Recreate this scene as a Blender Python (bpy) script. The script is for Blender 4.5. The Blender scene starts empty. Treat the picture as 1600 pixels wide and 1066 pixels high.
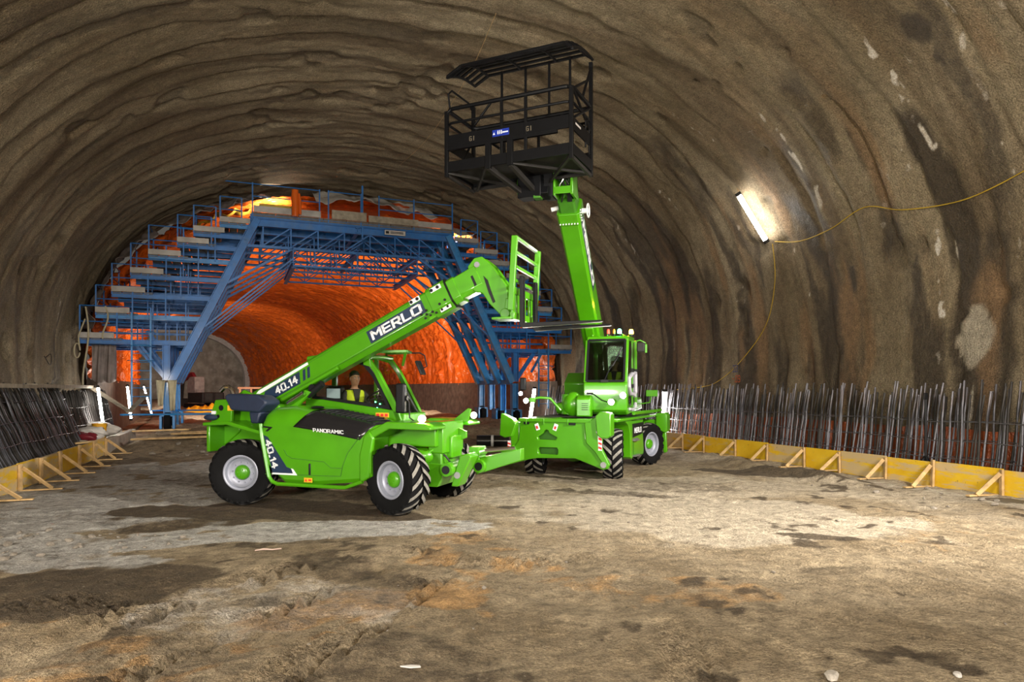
import bpy, bmesh, math, random
import numpy as np
from mathutils import Vector, Matrix

random.seed(7)
SC = bpy.context.scene
COL = SC.collection
PI = math.pi
R = math.radians

# ------------------------------------------------------------------ camera, world, big lights, exposure
cam_d = bpy.data.cameras.new('camera')
cam_d.sensor_width = 36.0
cam_d.lens = 24.0
cam_d.shift_y = 74.0 / 1600.0
cam_d.clip_end = 400
cam = bpy.data.objects.new('camera', cam_d)
cam.location = (0, 0, 2.15)
cam.rotation_euler = (R(90), 0, 0)
COL.objects.link(cam)
SC.camera = cam
SC.view_settings.view_transform = 'Standard'
SC.view_settings.look = 'None'
SC.view_settings.gamma = 1.0
SC.view_settings.use_curve_mapping = False
SC.view_settings.exposure = 0.4

world = bpy.data.worlds.new('world')
SC.world = world
world.use_nodes = True
world.node_tree.nodes['Background'].inputs[0].default_value = (1.0, 0.92, 0.8, 1)
world.node_tree.nodes['Background'].inputs[1].default_value = 0.07


def area_light(name, loc, target, size, power, color, size_y=None, spread=180):
    d = bpy.data.lights.new(name, 'AREA')
    d.energy = power
    d.color = color
    d.shape = 'RECTANGLE'
    d.size = size
    d.size_y = size_y or size
    d.spread = R(spread)
    o = bpy.data.objects.new(name, d)
    o.location = loc
    o.rotation_euler = (Vector(target) - Vector(loc)).to_track_quat('-Z', 'Y').to_euler()
    COL.objects.link(o)
    return o


def spot_light(name, loc, target, power, color, angle=80, blend=0.6, radius=0.15):
    d = bpy.data.lights.new(name, 'SPOT')
    d.energy = power
    d.color = color
    d.spot_size = R(angle)
    d.spot_blend = blend
    d.shadow_soft_size = radius
    o = bpy.data.objects.new(name, d)
    o.location = loc
    o.rotation_euler = (Vector(target) - Vector(loc)).to_track_quat('-Z', 'Y').to_euler()
    COL.objects.link(o)
    return o


WARM = (1.0, 0.86, 0.66)
NEUT = (1.0, 0.94, 0.84)
# unseen fill lights added around the camera to brighten the tunnel
area_light('fill_left', (-6.0, 0.5, 2.7), (-1.0, 12.0, 1.2), 1.3, 850, NEUT)
area_light('fill_right', (5.0, -3.0, 4.5), (7.5, 17.0, 3.5), 2.2, 1250, NEUT)
area_light('fill_high', (1.0, -6.0, 6.0), (0.0, 14.0, 9.0), 3.0, 1000, WARM)
# fill spots added out of frame: one brightens the right floor, one the gantry
spot_light('fill_floor', (10.2, 6.5, 6.5), (3.0, 13.0, 0.0), 11500, NEUT, 78, 0.9, 0.35)
spot_light('fill_gantry', (7.5, -2.0, 7.5), (-6.0, 32.0, 6.8), 6500, NEUT, 34, 0.5, 0.4)

# ------------------------------------------------------------------ tunnel frame: s along the curved axis, q to the right, z up
TH0 = R(19.3)


def axis_angle(s):
    s = np.asarray(s, dtype=float)
    return TH0 + (s - 18) / 300.0 + np.maximum(0, s - 45) / 2200.0


_ds = 0.25
_S = np.arange(-40, 150 + _ds, _ds)
_a = axis_angle(_S)
_cx = np.concatenate([[0], np.cumsum((-np.sin(_a[1:]) - np.sin(_a[:-1])) * _ds / 2)])
_cy = np.concatenate([[0], np.cumsum((np.cos(_a[1:]) + np.cos(_a[:-1])) * _ds / 2)])
_i = int(np.argmin(abs(_S - 18)))
_c18 = (4.15 * math.cos(TH0) - 18 * math.sin(TH0), 4.15 * math.sin(TH0) + 18 * math.cos(TH0))
_cx = _cx - _cx[_i] + _c18[0]
_cy = _cy - _cy[_i] + _c18[1]


def TW(s, q, z):
    """tunnel coordinates to world, arrays allowed"""
    s = np.asarray(s, dtype=float)
    a = axis_angle(s)
    return np.interp(s, _S, _cx) + q * np.cos(a), np.interp(s, _S, _cy) + q * np.sin(a), z + 0 * s


def tw(s, q, z=0.0):
    x, y, zz = TW(s, q, z)
    return Vector((float(x), float(y), float(zz)))


def tang(s):
    return float(axis_angle(s))


# ------------------------------------------------------------------ noise
def _hash(ix, iy, seed):
    h = (ix.astype(np.int64) * 374761393 + iy.astype(np.int64) * 668265263 + seed * 974711) & 0x7fffffff
    h = ((h ^ (h >> 13)) * 1274126177) & 0x7fffffff
    return ((h ^ (h >> 16)) & 0xffff) / 65535.0


def vnoise(x, y, seed=0):
    x = np.asarray(x, float)
    y = np.asarray(y, float)
    ix = np.floor(x)
    iy = np.floor(y)
    fx = x - ix
    fy = y - iy
    fx = fx * fx * fx * (fx * (fx * 6 - 15) + 10)
    fy = fy * fy * fy * (fy * (fy * 6 - 15) + 10)
    a = _hash(ix, iy, seed)
    b = _hash(ix + 1, iy, seed)
    c = _hash(ix, iy + 1, seed)
    d = _hash(ix + 1, iy + 1, seed)
    return (a + (b - a) * fx) * (1 - fy) + (c + (d - c) * fx) * fy


def fbm(x, y, seed=0, octv=4):
    t = 0
    amp = 0.5
    for k in range(octv):
        t = t + amp * (vnoise(x, y, seed + k * 17) - 0.5)
        x = x * 2.03 + 3.1
        y = y * 2.03 + 7.7
        amp *= 0.5
    return t * 2


def smooth(e0, e1, x):
    t = np.clip((x - e0) / (e1 - e0), 0, 1)
    return t * t * (3 - 2 * t)


# ------------------------------------------------------------------ mesh building
class MB:
    def __init__(self):
        self.v = []
        self.f = []
        self.m = []

    def add(self, vs, fs, mi=0):
        n = len(self.v)
        self.v.extend([tuple(p) for p in vs])
        for f in fs:
            self.f.append([i + n for i in f])
            self.m.append(mi)
        return self

    def box(self, c, s, rot=None, mi=0):
        hx, hy, hz = s[0] / 2, s[1] / 2, s[2] / 2
        vs = [Vector((x, y, z)) for x in (-hx, hx) for y in (-hy, hy) for z in (-hz, hz)]
        if rot is not None:
            vs = [rot @ p for p in vs]
        c = Vector(c)
        self.add([p + c for p in vs], [(0, 1, 3, 2), (4, 6, 7, 5), (0, 4, 5, 1), (2, 3, 7, 6), (0, 2, 6, 4), (1, 5, 7, 3)], mi)
        return self

    def bx(self, x0, x1, y0, y1, z0, z1, mi=0):
        return self.box(((x0 + x1) / 2, (y0 + y1) / 2, (z0 + z1) / 2), (abs(x1 - x0), abs(y1 - y0), abs(z1 - z0)), None, mi)

    def beam(self, a, b, w, h, up=(0, 0, 1), mi=0):
        a = Vector(a)
        b = Vector(b)
        d = (b - a)
        L = d.length
        d = d / L
        u = Vector(up)
        sd = d.cross(u)
        if sd.length < 1e-4:
            sd = d.cross(Vector((1, 0, 0)))
        sd.normalize()
        u = sd.cross(d)
        rot = Matrix((d, sd, u)).transposed()
        return self.box((a + b) / 2, (L, w, h), rot, mi)

    def ibeam(self, a, b, w, h, t=0.03, up=(0, 0, 1), mi=0):
        a = Vector(a)
        b = Vector(b)
        d = (b - a).normalized()
        sd = d.cross(Vector(up))
        if sd.length < 1e-4:
            sd = d.cross(Vector((1, 0, 0)))
        sd.normalize()
        u = sd.cross(d)
        o = u * (h / 2 - t / 2)
        self.beam(a + o, b + o, w, t, up, mi)
        self.beam(a - o, b - o, w, t, up, mi)
        self.beam(a, b, t, h - 2 * t, up, mi)
        return self

    def tube(self, a, b, r, n=8, r2=None, mi=0, caps=True):
        return self.path([a, b], r, n, mi, False, r2, caps)

    def path(self, pts, r, n=8, mi=0, closed=False, r2=None, caps=True):
        P = [Vector(p) for p in pts]
        k = len(P)
        T = []
        for i in range(k):
            if closed:
                t = P[(i + 1) % k] - P[i - 1]
            else:
                t = P[min(i + 1, k - 1)] - P[max(i - 1, 0)]
            T.append(t.normalized())
        ref = Vector((0, 0, 1)) if abs(T[0].z) < 0.95 else Vector((1, 0, 0))
        u = T[0].cross(ref).normalized()
        vs = []
        for i in range(k):
            u = (u - T[i] * u.dot(T[i]))
            u = u.normalized() if u.length > 1e-6 else T[i].orthogonal().normalized()
            w = T[i].cross(u)
            rr = r if r2 is None else r + (r2 - r) * i / (k - 1)
            if isinstance(r, (list, tuple)):
                rr = r[i]
            for j in range(n):
                a = 2 * PI * j / n
                vs.append(P[i] + (u * math.cos(a) + w * math.sin(a)) * rr)
        fs = []
        for i in range(k if closed else k - 1):
            i2 = (i + 1) % k
            for j in range(n):
                j2 = (j + 1) % n
                fs.append((i * n + j, i * n + j2, i2 * n + j2, i2 * n + j))
        if not closed and caps:
            fs.append(tuple(range(n - 1, -1, -1)))
            fs.append(tuple((k - 1) * n + j for j in range(n)))
        return self.add(vs, fs, mi)

    def prism(self, poly, a0, a1, axis='y', mi=0, xf=None):
        """extrude a 2D polygon; axis y: poly is (x,z); axis x: poly is (y,z); axis z: poly is (x,y)"""
        def P(p, a):
            if axis == 'y':
                return Vector((p[0], a, p[1]))
            if axis == 'x':
                return Vector((a, p[0], p[1]))
            return Vector((p[0], p[1], a))
        n = len(poly)
        vs = [P(p, a0) for p in poly] + [P(p, a1) for p in poly]
        if xf is not None:
            vs = [xf @ p for p in vs]
        fs = [tuple(range(n)), tuple(range(2 * n - 1, n - 1, -1))]
        for i in range(n):
            j = (i + 1) % n
            fs.append((i, i + n, j + n, j))
        return self.add(vs, fs, mi)

    def loft(self, secs, mi=0, caps=True, closed=True):
        n = len(secs[0])
        vs = [p for s in secs for p in s]
        fs = []
        for i in range(len(secs) - 1):
            for j in range(n if closed else n - 1):
                k = (j + 1) % n
                fs.append((i * n + j, i * n + k, (i + 1) * n + k, (i + 1) * n + j))
        if caps and closed:
            fs.append(tuple(range(n - 1, -1, -1)))
            fs.append(tuple((len(secs) - 1) * n + j for j in range(n)))
        return self.add(vs, fs, mi)

    def lathe(self, prof, n=24, axis='y', mi=0, c=(0, 0, 0), closed=False):
        """profile of (radius, along)"""
        vs = []
        k = len(prof)
        c = Vector(c)
        for i in range(n):
            a = 2 * PI * i / n
            for r, h in prof:
                if axis == 'y':
                    p = Vector((r * math.cos(a), h, r * math.sin(a)))
                elif axis == 'z':
                    p = Vector((r * math.cos(a), r * math.sin(a), h))
                else:
                    p = Vector((h, r * math.cos(a), r * math.sin(a)))
                vs.append(p + c)
        fs = []
        for i in range(n):
            i2 = (i + 1) % n
            for j in range(k if closed else k - 1):
                j2 = (j + 1) % k
                fs.append((i * k + j, i * k + j2, i2 * k + j2, i2 * k + j))
        return self.add(vs, fs, mi)

    def ell(self, c, r, n=10, m=6, mi=0, rot=None):
        vs = []
        c = Vector(c)
        for i in range(m + 1):
            t = PI * i / m
            for j in range(n):
                a = 2 * PI * j / n
                p = Vector((r[0] * math.sin(t) * math.cos(a), r[1] * math.sin(t) * math.sin(a), r[2] * math.cos(t)))
                if rot is not None:
                    p = rot @ p
                vs.append(p + c)
        fs = []
        for i in range(m):
            for j in range(n):
                k = (j + 1) % n
                fs.append((i * n + j, (i + 1) * n + j, (i + 1) * n + k, i * n + k))
        return self.add(vs, fs, mi)

    def mesh(self, name, mats=(), smooth_deg=35):
        me = bpy.data.meshes.new(name)
        me.from_pydata(self.v, [], self.f)
        if not isinstance(mats, (list, tuple)):
            mats = [mats]
        for m in mats:
            me.materials.append(m)
        if len(mats) > 1:
            me.polygons.foreach_set('material_index', self.m)
        bm = bmesh.new()
        bm.from_mesh(me)
        bmesh.ops.remove_doubles(bm, verts=bm.verts, dist=1e-5)
        bmesh.ops.recalc_face_normals(bm, faces=bm.faces)
        bm.to_mesh(me)
        bm.free()
        if smooth_deg:
            me.polygons.foreach_set('use_smooth', [True] * len(me.polygons))
            me.set_sharp_from_angle(angle=R(smooth_deg))
        me.update()
        return me


def link(name, me, parent=None, loc=None, rot=None):
    o = bpy.data.objects.new(name, me)
    COL.objects.link(o)
    if parent is not None:
        o.parent = parent
    if loc is not None:
        o.location = loc
    if rot is not None:
        o.rotation_euler = rot
    return o


def obj(name, mb, mats, parent=None, bevel=0, smooth_deg=35, seg=2, loc=None, rot=None):
    o = link(name, mb.mesh(name, mats, smooth_deg), parent, loc, rot)
    if bevel:
        b = o.modifiers.new('bevel', 'BEVEL')
        b.width = bevel
        b.segments = seg
        b.limit_method = 'ANGLE'
        b.angle_limit = R(40)
        b.harden_normals = False
    return o


def empty(name, loc, rz=0):
    o = bpy.data.objects.new(name, None)
    o.location = loc
    o.rotation_euler = (0, 0, rz)
    o.empty_display_size = 0.3
    COL.objects.link(o)
    return o


def tag(o, label, cat, group=None, kind=None):
    if label:
        o['label'] = label
    if cat:
        o['category'] = cat
    if group:
        o['group'] = group
    if kind:
        o['kind'] = kind
    return o


def grid_mesh(name, X, Y, Z, mat, uv=None, attrs=None):
    n, m = X.shape
    co = np.stack([X, Y, Z], -1).reshape(-1, 3)
    idx = np.arange(n * m).reshape(n, m)
    q = np.stack([idx[:-1, :-1], idx[1:, :-1], idx[1:, 1:], idx[:-1, 1:]], -1).reshape(-1, 4)
    me = bpy.data.meshes.new(name)
    me.vertices.add(len(co))
    me.vertices.foreach_set('co', co.ravel())
    me.loops.add(q.size)
    me.loops.foreach_set('vertex_index', q.ravel().astype(np.int32))
    me.polygons.add(len(q))
    me.polygons.foreach_set('loop_start', (np.arange(len(q)) * 4).astype(np.int32))
    me.polygons.foreach_set('use_smooth', np.ones(len(q), bool))
    me.update(calc_edges=True)
    if uv is not None:
        l = me.uv_layers.new(name='UVMap')
        U = np.stack([uv[0].ravel()[q.ravel()], uv[1].ravel()[q.ravel()]], -1)
        l.data.foreach_set('uv', U.ravel())
    for k, a in (attrs or {}).items():
        at = me.attributes.new(k, 'FLOAT', 'POINT')
        at.data.foreach_set('value', a.ravel().astype(np.float32))
    me.materials.append(mat)
    return me


# ------------------------------------------------------------------ materials
def nmat(name):
    m = bpy.data.materials.new(name)
    m.use_nodes = True
    nt = m.node_tree
    return m, nt, nt.nodes['Principled BSDF']


def N(nt, typ, **kw):
    n = nt.nodes.new(typ)
    for k, v in kw.items():
        if k.startswith('i_'):
            n.inputs[k[2:].replace('_', ' ')].default_value = v
        else:
            setattr(n, k, v)
    return n


def mixrgb(nt, fac, a, b, blend='MIX'):
    n = nt.nodes.new('ShaderNodeMix')
    n.data_type = 'RGBA'
    n.blend_type = blend
    for sock, val in ((n.inputs[0], fac), (n.inputs[6], a), (n.inputs[7], b)):
        if hasattr(val, 'is_output'):
            nt.links.new(val, sock)
        elif isinstance(val, (int, float)):
            sock.default_value = val
        else:
            sock.default_value = (*val[:3], 1)
    return n.outputs[2]


def ramp(nt, src, pts):
    n = nt.nodes.new('ShaderNodeValToRGB')
    cr = n.color_ramp
    while len(cr.elements) < len(pts):
        cr.elements.new(0.5)
    for e, (p, c) in zip(cr.elements, pts):
        e.position = p
        e.color = (c, c, c, 1) if isinstance(c, (int, float)) else (*c, 1)
    nt.links.new(src, n.inputs[0])
    return n.outputs[0]


def mathn(nt, op, a, b=None):
    n = nt.nodes.new('ShaderNodeMath')
    n.operation = op
    for i, v in enumerate((a, b)):
        if v is None:
            continue
        if hasattr(v, 'is_output'):
            nt.links.new(v, n.inputs[i])
        else:
            n.inputs[i].default_value = v
    return n.outputs[0]


def noise(nt, vec, scale, detail=4, rough=0.55, dist=0.0):
    n = nt.nodes.new('ShaderNodeTexNoise')
    n.inputs['Scale'].default_value = scale
    n.inputs['Detail'].default_value = detail
    n.inputs['Roughness'].default_value = rough
    n.inputs['Distortion'].default_value = dist
    if vec is not None:
        nt.links.new(vec, n.inputs['Vector'])
    return n.outputs[0]


def mapping(nt, src, scale=(1, 1, 1), loc=(0, 0, 0)):
    n = nt.nodes.new('ShaderNodeMapping')
    n.inputs['Scale'].default_value = scale
    n.inputs['Location'].default_value = loc
    nt.links.new(src, n.inputs[0])
    return n.outputs[0]


def bump(nt, bsdf, h, strength=0.5, dist=0.02):
    b = nt.nodes.new('ShaderNodeBump')
    b.inputs['Strength'].default_value = strength
    b.inputs['Distance'].default_value = dist
    nt.links.new(h, b.inputs['Height'])
    nt.links.new(b.outputs[0], bsdf.inputs['Normal'])


def plain(name, col, rough=0.5, metal=0.0, var=0.12, scale=6.0, coat=0.0, bumpy=0.0, dirt=None, spec=0.5):
    """a procedural material: base colour with mottling, optional dirt"""
    m, nt, b = nmat(name)
    tc = nt.nodes.new('ShaderNodeTexCoord').outputs['Object']
    nz = noise(nt, tc, scale, 4)
    dark = tuple(c * (1 - var) for c in col)
    lite = tuple(min(1, c * (1 + var)) for c in col)
    c = mixrgb(nt, ramp(nt, nz, [(0.3, 0.0), (0.7, 1.0)]), dark, lite)
    if dirt:
        d = ramp(nt, noise(nt, tc, dirt[1], 6, 0.65), [(0.5, 0.0), (0.72, dirt[2])])
        c = mixrgb(nt, d, c, dirt[0])
    nt.links.new(c, b.inputs['Base Color'])
    b.inputs['Roughness'].default_value = rough
    b.inputs['Metallic'].default_value = metal
    b.inputs['Coat Weight'].default_value = coat
    b.inputs['Specular IOR Level'].default_value = spec
    b.inputs['Coat Roughness'].default_value = 0.08
    if bumpy:
        bump(nt, b, noise(nt, tc, scale * 6, 4), bumpy, 0.01)
    return m


def emitter(name, col, strength):
    m, nt, b = nmat(name)
    b.inputs['Base Color'].default_value = (*col, 1)
    b.inputs['Emission Color'].default_value = (*col, 1)
    b.inputs['Emission Strength'].default_value = strength
    return m


M = {}
M['green'] = plain('green_paint', (0.064, 0.285, 0.003), 0.32, 0, 0.06, 3, 0.5)
M['green_dirty'] = plain('green_paint_dusty', (0.06, 0.25, 0.005), 0.45, 0, 0.1, 4, 0.1, 0, ((0.18, 0.22, 0.06), 3, 0.35))
M['dark_green'] = plain('dark_green_paint', (0.035, 0.16, 0.004), 0.6)  # darker green for seams, inner boom and the painted shade of recesses
M['navy'] = plain('navy_plastic', (0.016, 0.025, 0.055), 0.5)
M['navy_decal'] = plain('navy_decal', (0.014, 0.03, 0.07), 0.4)
M['white_decal'] = plain('white_decal', (0.8, 0.82, 0.84), 0.45, 0, 0.03)
M['black'] = plain('black_plastic', (0.008, 0.008, 0.01), 0.45, spec=0.25)
M['black_gloss'] = plain('black_gloss_panel', (0.01, 0.01, 0.012), 0.22, 0, 0.1, 4, 0.4)
M['black_steel'] = plain('black_painted_steel', (0.003, 0.0032, 0.0042), 0.5, 0.0, 0.2, 5, spec=0.22)
M['dark_under'] = plain('dark_grey_steel', (0.022, 0.02, 0.019), 0.6, 0.0, 0.2, 5, spec=0.25)
M['rubber'] = plain('tyre_rubber', (0.005, 0.005, 0.0055), 0.85, 0, 0.2, 8, spec=0.15)
M['rubber_dust'] = plain('tyre_lug_worn', (0.19, 0.18, 0.16), 0.85, 0, 0.35, 14)
M['rim'] = plain('silver_rim', (0.31, 0.325, 0.40), 0.42, 0.25, 0.08, 6)
M['chrome'] = plain('chrome', (0.75, 0.75, 0.76), 0.15, 1.0, 0.03)
M['steel'] = plain('bare_steel', (0.35, 0.35, 0.36), 0.4, 0.8, 0.1)
M['yellow_sticker'] = plain('yellow_sticker', (0.75, 0.42, 0.02), 0.5)
M['red_sticker'] = plain('red_sticker', (0.65, 0.03, 0.02), 0.5)
M['blue_sign'] = plain('blue_sign', (0.01, 0.03, 0.28), 0.4)
M['grey_plastic'] = plain('grey_door_trim', (0.45, 0.44, 0.5), 0.4)
M['blue_steel'] = plain('blue_painted_steel', (0.007, 0.125, 0.40), 0.42, 0.05, 0.18, 2.5, 0.1, 0, ((0.10, 0.16, 0.24), 2.0, 0.5))
M['blue_pale'] = plain('blue_painted_steel_worn', (0.02, 0.19, 0.48), 0.4, 0.05, 0.2, 2.5, 0.1, 0, ((0.16, 0.24, 0.36), 2.0, 0.5))
M['galv'] = plain('galvanised_sheet', (0.30, 0.28, 0.26), 0.5, 0.35, 0.25, 2.0)
M['grating'] = plain('serrated_grating', (0.16, 0.14, 0.12), 0.7, 0.3, 0.3, 5)
M['rebar'] = plain('ribbed_steel_bar', (0.15, 0.15, 0.175), 0.45, 0.5, 0.35, 9, 0, 0.2, ((0.16, 0.09, 0.05), 4, 0.5))
M['rebar_dark'] = plain('oiled_steel_bar', (0.05, 0.046, 0.044), 0.55, 0.5, 0.3, 9)
M['wood'] = plain('sawn_softwood', (0.50, 0.33, 0.15), 0.75, 0, 0.3, 7)
M['wood_grey'] = plain('grey_weathered_wood', (0.30, 0.26, 0.20), 0.85, 0, 0.3, 5)
M['white_sheet'] = plain('white_sheet', (0.52, 0.49, 0.46), 0.8, 0, 0.15, 3)
M['fleece'] = plain('grey_brown_fleece', (0.22, 0.18, 0.165), 0.95, 0, 0.25, 3)
M['white_fleece'] = plain('white_fleece', (0.55, 0.52, 0.48), 0.9, 0, 0.12, 3)
M['rope'] = plain('rope', (0.42, 0.37, 0.25), 0.9)
M['yellow_plastic'] = plain('yellow_plastic', (0.72, 0.36, 0.015), 0.45, 0, 0.2, 3)
M['yellow_board'] = plain('yellow_panel', (0.50, 0.33, 0.03), 0.6, 0, 0.2, 2)
M['red_plastic'] = plain('red_plastic', (0.16, 0.012, 0.02), 0.5)
M['tan_wood'] = plain('pinkish_timber', (0.5, 0.25, 0.14), 0.8)
M['skin'] = plain('skin', (0.42, 0.22, 0.14), 0.55, 0, 0.05)
M['hair'] = plain('dark_hair', (0.012, 0.010, 0.009), 0.7)
M['hivis'] = plain('hi_vis_yellow', (0.55, 0.72, 0.01), 0.6, 0, 0.08)
M['cloth_dark'] = plain('dark_clothing', (0.02, 0.022, 0.025), 0.85)
M['screen'] = emitter('pale_screen', (0.45, 0.58, 0.66), 0.35)
M['helmet'] = plain('white_helmet', (0.7, 0.75, 0.75), 0.35)
M['concrete'] = plain('pale_concrete', (0.40, 0.36, 0.31), 0.85, 0, 0.25, 2.5, 0, 0.3)
M['rock'] = plain('grey_rock', (0.21, 0.18, 0.145), 0.9, 0, 0.35, 5, 0, 0.5)
M['tube_lit'] = emitter('lit_fluorescent_tube', (1.0, 0.96, 0.88), 45)
M['tube_far'] = emitter('lit_far_tube', (1.0, 0.95, 0.86), 60)
M['lamp_warm'] = emitter('lit_headlamp_warm', (1.0, 0.78, 0.5), 60)
M['lamp_white'] = emitter('lit_headlamp_white', (0.95, 0.97, 1.0), 70)
M['lamp_green'] = emitter('lit_green_beacon', (0.05, 1.0, 0.25), 60)
M['lamp_amber'] = emitter('lit_amber_beacon', (1.0, 0.38, 0.02), 90)
M['lamp_red'] = emitter('lit_red_lamp', (1.0, 0.06, 0.03), 2.5)
M['paint_blue'] = plain('blue_spray_paint', (0.05, 0.06, 0.16), 0.8)
M['paint_red'] = plain('red_spray_paint', (0.42, 0.09, 0.03), 0.8)


def glass_mat(name, tint, refl_rough=0.03, dens=0.1):
    m = bpy.data.materials.new(name)
    m.use_nodes = True
    nt = m.node_tree
    nt.nodes.clear()
    out = nt.nodes.new('ShaderNodeOutputMaterial')
    tr = nt.nodes.new('ShaderNodeBsdfTransparent')
    tr.inputs[0].default_value = (*tint, 1)
    gl = nt.nodes.new('ShaderNodeBsdfGlossy')
    gl.inputs['Roughness'].default_value = refl_rough
    fr = nt.nodes.new('ShaderNodeFresnel')
    fr.inputs[0].default_value = 1.45
    mx = nt.nodes.new('ShaderNodeMixShader')
    nt.links.new(fr.outputs[0], mx.inputs[0])
    nt.links.new(tr.outputs[0], mx.inputs[1])
    nt.links.new(gl.outputs[0], mx.inputs[2])
    nt.links.new(mx.outputs[0], out.inputs[0])
    return m


M['glass'] = glass_mat('cab_glass', (0.80, 0.80, 0.76))
M['glass_dark'] = glass_mat('cab_glass_tinted', (0.42, 0.48, 0.42))


def shotcrete_mat():
    m, nt, b = nmat('sprayed_concrete')
    uv = nt.nodes.new('ShaderNodeUVMap').outputs[0]
    ob = nt.nodes.new('ShaderNodeTexCoord').outputs['Object']
    at = lambda nm: N(nt, 'ShaderNodeAttribute', attribute_name=nm).outputs['Fac']
    base = mixrgb(nt, ramp(nt, noise(nt, ob, 0.35, 6, 0.6), [(0.32, 0), (0.68, 1)]), (0.185, 0.142, 0.083), (0.32, 0.262, 0.175))
    # pinkish/orange mineral tint in long hoop-wise runs
    st = ramp(nt, noise(nt, mapping(nt, uv, (1.1, 0.16, 1)), 1.0, 6, 0.65), [(0.52, 0), (0.72, 0.55)])
    c = mixrgb(nt, st, base, (0.30, 0.205, 0.115))
    # ochre pockets
    oc = ramp(nt, noise(nt, mapping(nt, uv, (0.9, 0.55, 1), (7, 3, 0)), 1.3, 5, 0.7), [(0.66, 0), (0.76, 0.8)])
    c = mixrgb(nt, oc, c, (0.30, 0.15, 0.035))
    # broad brown damp bands following the rib lines
    band = noise(nt, mapping(nt, uv, (0.75, 0.10, 1), (3, 1, 0)), 1.0, 6, 0.62, 0.6)
    c = mixrgb(nt, ramp(nt, band, [(0.46, 0), (0.62, 0.72)]), c, (0.115, 0.078, 0.044))
    rag = noise(nt, mapping(nt, uv, (2.2, 1.1, 1)), 2.2, 5, 0.7)

    def ragged(nm, k, lo, gain):
        v_ = mathn(nt, 'ADD', at(nm), mathn(nt, 'MULTIPLY', mathn(nt, 'SUBTRACT', rag, 0.5), k))
        v_ = mathn(nt, 'MULTIPLY', mathn(nt, 'SUBTRACT', v_, lo), gain)
        n_ = nt.nodes.new('ShaderNodeClamp')
        nt.links.new(v_, n_.inputs[0])
        return n_.outputs[0]
    c = mixrgb(nt, mathn(nt, 'MULTIPLY', ragged('wet', 0.7, 0.18, 1.35), 0.95), c, (0.052, 0.038, 0.024))
    c = mixrgb(nt, ragged('lime', 1.0, 0.30, 2.6), c, (0.66, 0.60, 0.52))
    c = mixrgb(nt, at('rust'), c, (0.25, 0.15, 0.075))
    c = mixrgb(nt, at('patch'), c, (0.42, 0.37, 0.29))
    fine = noise(nt, ob, 6, 3, 0.7)
    c = mixrgb(nt, 0.5, c, ramp(nt, fine, [(0.25, 0.25), (0.75, 0.8)]), 'OVERLAY')
    grain = noise(nt, ob, 34, 2, 0.6)
    c = mixrgb(nt, 0.75, c, ramp(nt, grain, [(0.3, 0.22), (0.7, 0.80)]), 'OVERLAY')
    nt.links.new(c, b.inputs['Base Color'])
    rr = mathn(nt, 'SUBTRACT', 0.88, mathn(nt, 'MULTIPLY', at('wet'), 0.35))
    nt.links.new(rr, b.inputs['Roughness'])
    h = mathn(nt, 'ADD', noise(nt, ob, 22, 3, 0.7), mathn(nt, 'MULTIPLY', noise(nt, ob, 3, 4, 0.6), 1.2))
    bump(nt, b, h, 1.0, 0.06)
    return m


M['shotcrete'] = shotcrete_mat()


def membrane_mat(name, col, rough):
    m, nt, b = nmat(name)
    uv = nt.nodes.new('ShaderNodeUVMap').outputs[0]
    c = mixrgb(nt, ramp(nt, noise(nt, mapping(nt, uv, (0.5, 0.2, 1)), 1.0, 4), [(0.3, 0), (0.7, 1)]), col, tuple(x * 1.35 for x in col))
    nt.links.new(c, b.inputs['Base Color'])
    b.inputs['Roughness'].default_value = rough
    b.inputs['Specular IOR Level'].default_value = 0.6
    def ridged(src):
        return mathn(nt, 'SUBTRACT', 1.0, mathn(nt, 'ABSOLUTE', mathn(nt, 'SUBTRACT', mathn(nt, 'MULTIPLY', src, 4.0), 2.0)))
    h = mathn(nt, 'ADD', ridged(noise(nt, mapping(nt, uv, (2.6, 0.8, 1)), 1.0, 3, 0.6, 1.0)), mathn(nt, 'MULTIPLY', ridged(noise(nt, mapping(nt, uv, (6.5, 2.6, 1)), 1.0, 2, 0.5, 1.2)), 0.45))
    bump(nt, b, h, 0.6, 0.06)
    return m


M['membrane'] = membrane_mat('orange_membrane', (0.56, 0.10, 0.011), 0.24)
M['membrane_dull'] = membrane_mat('orange_membrane_darker', (0.33, 0.075, 0.022), 0.35)  # darker red-brown copy of the membrane colour, for the low skirt


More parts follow.
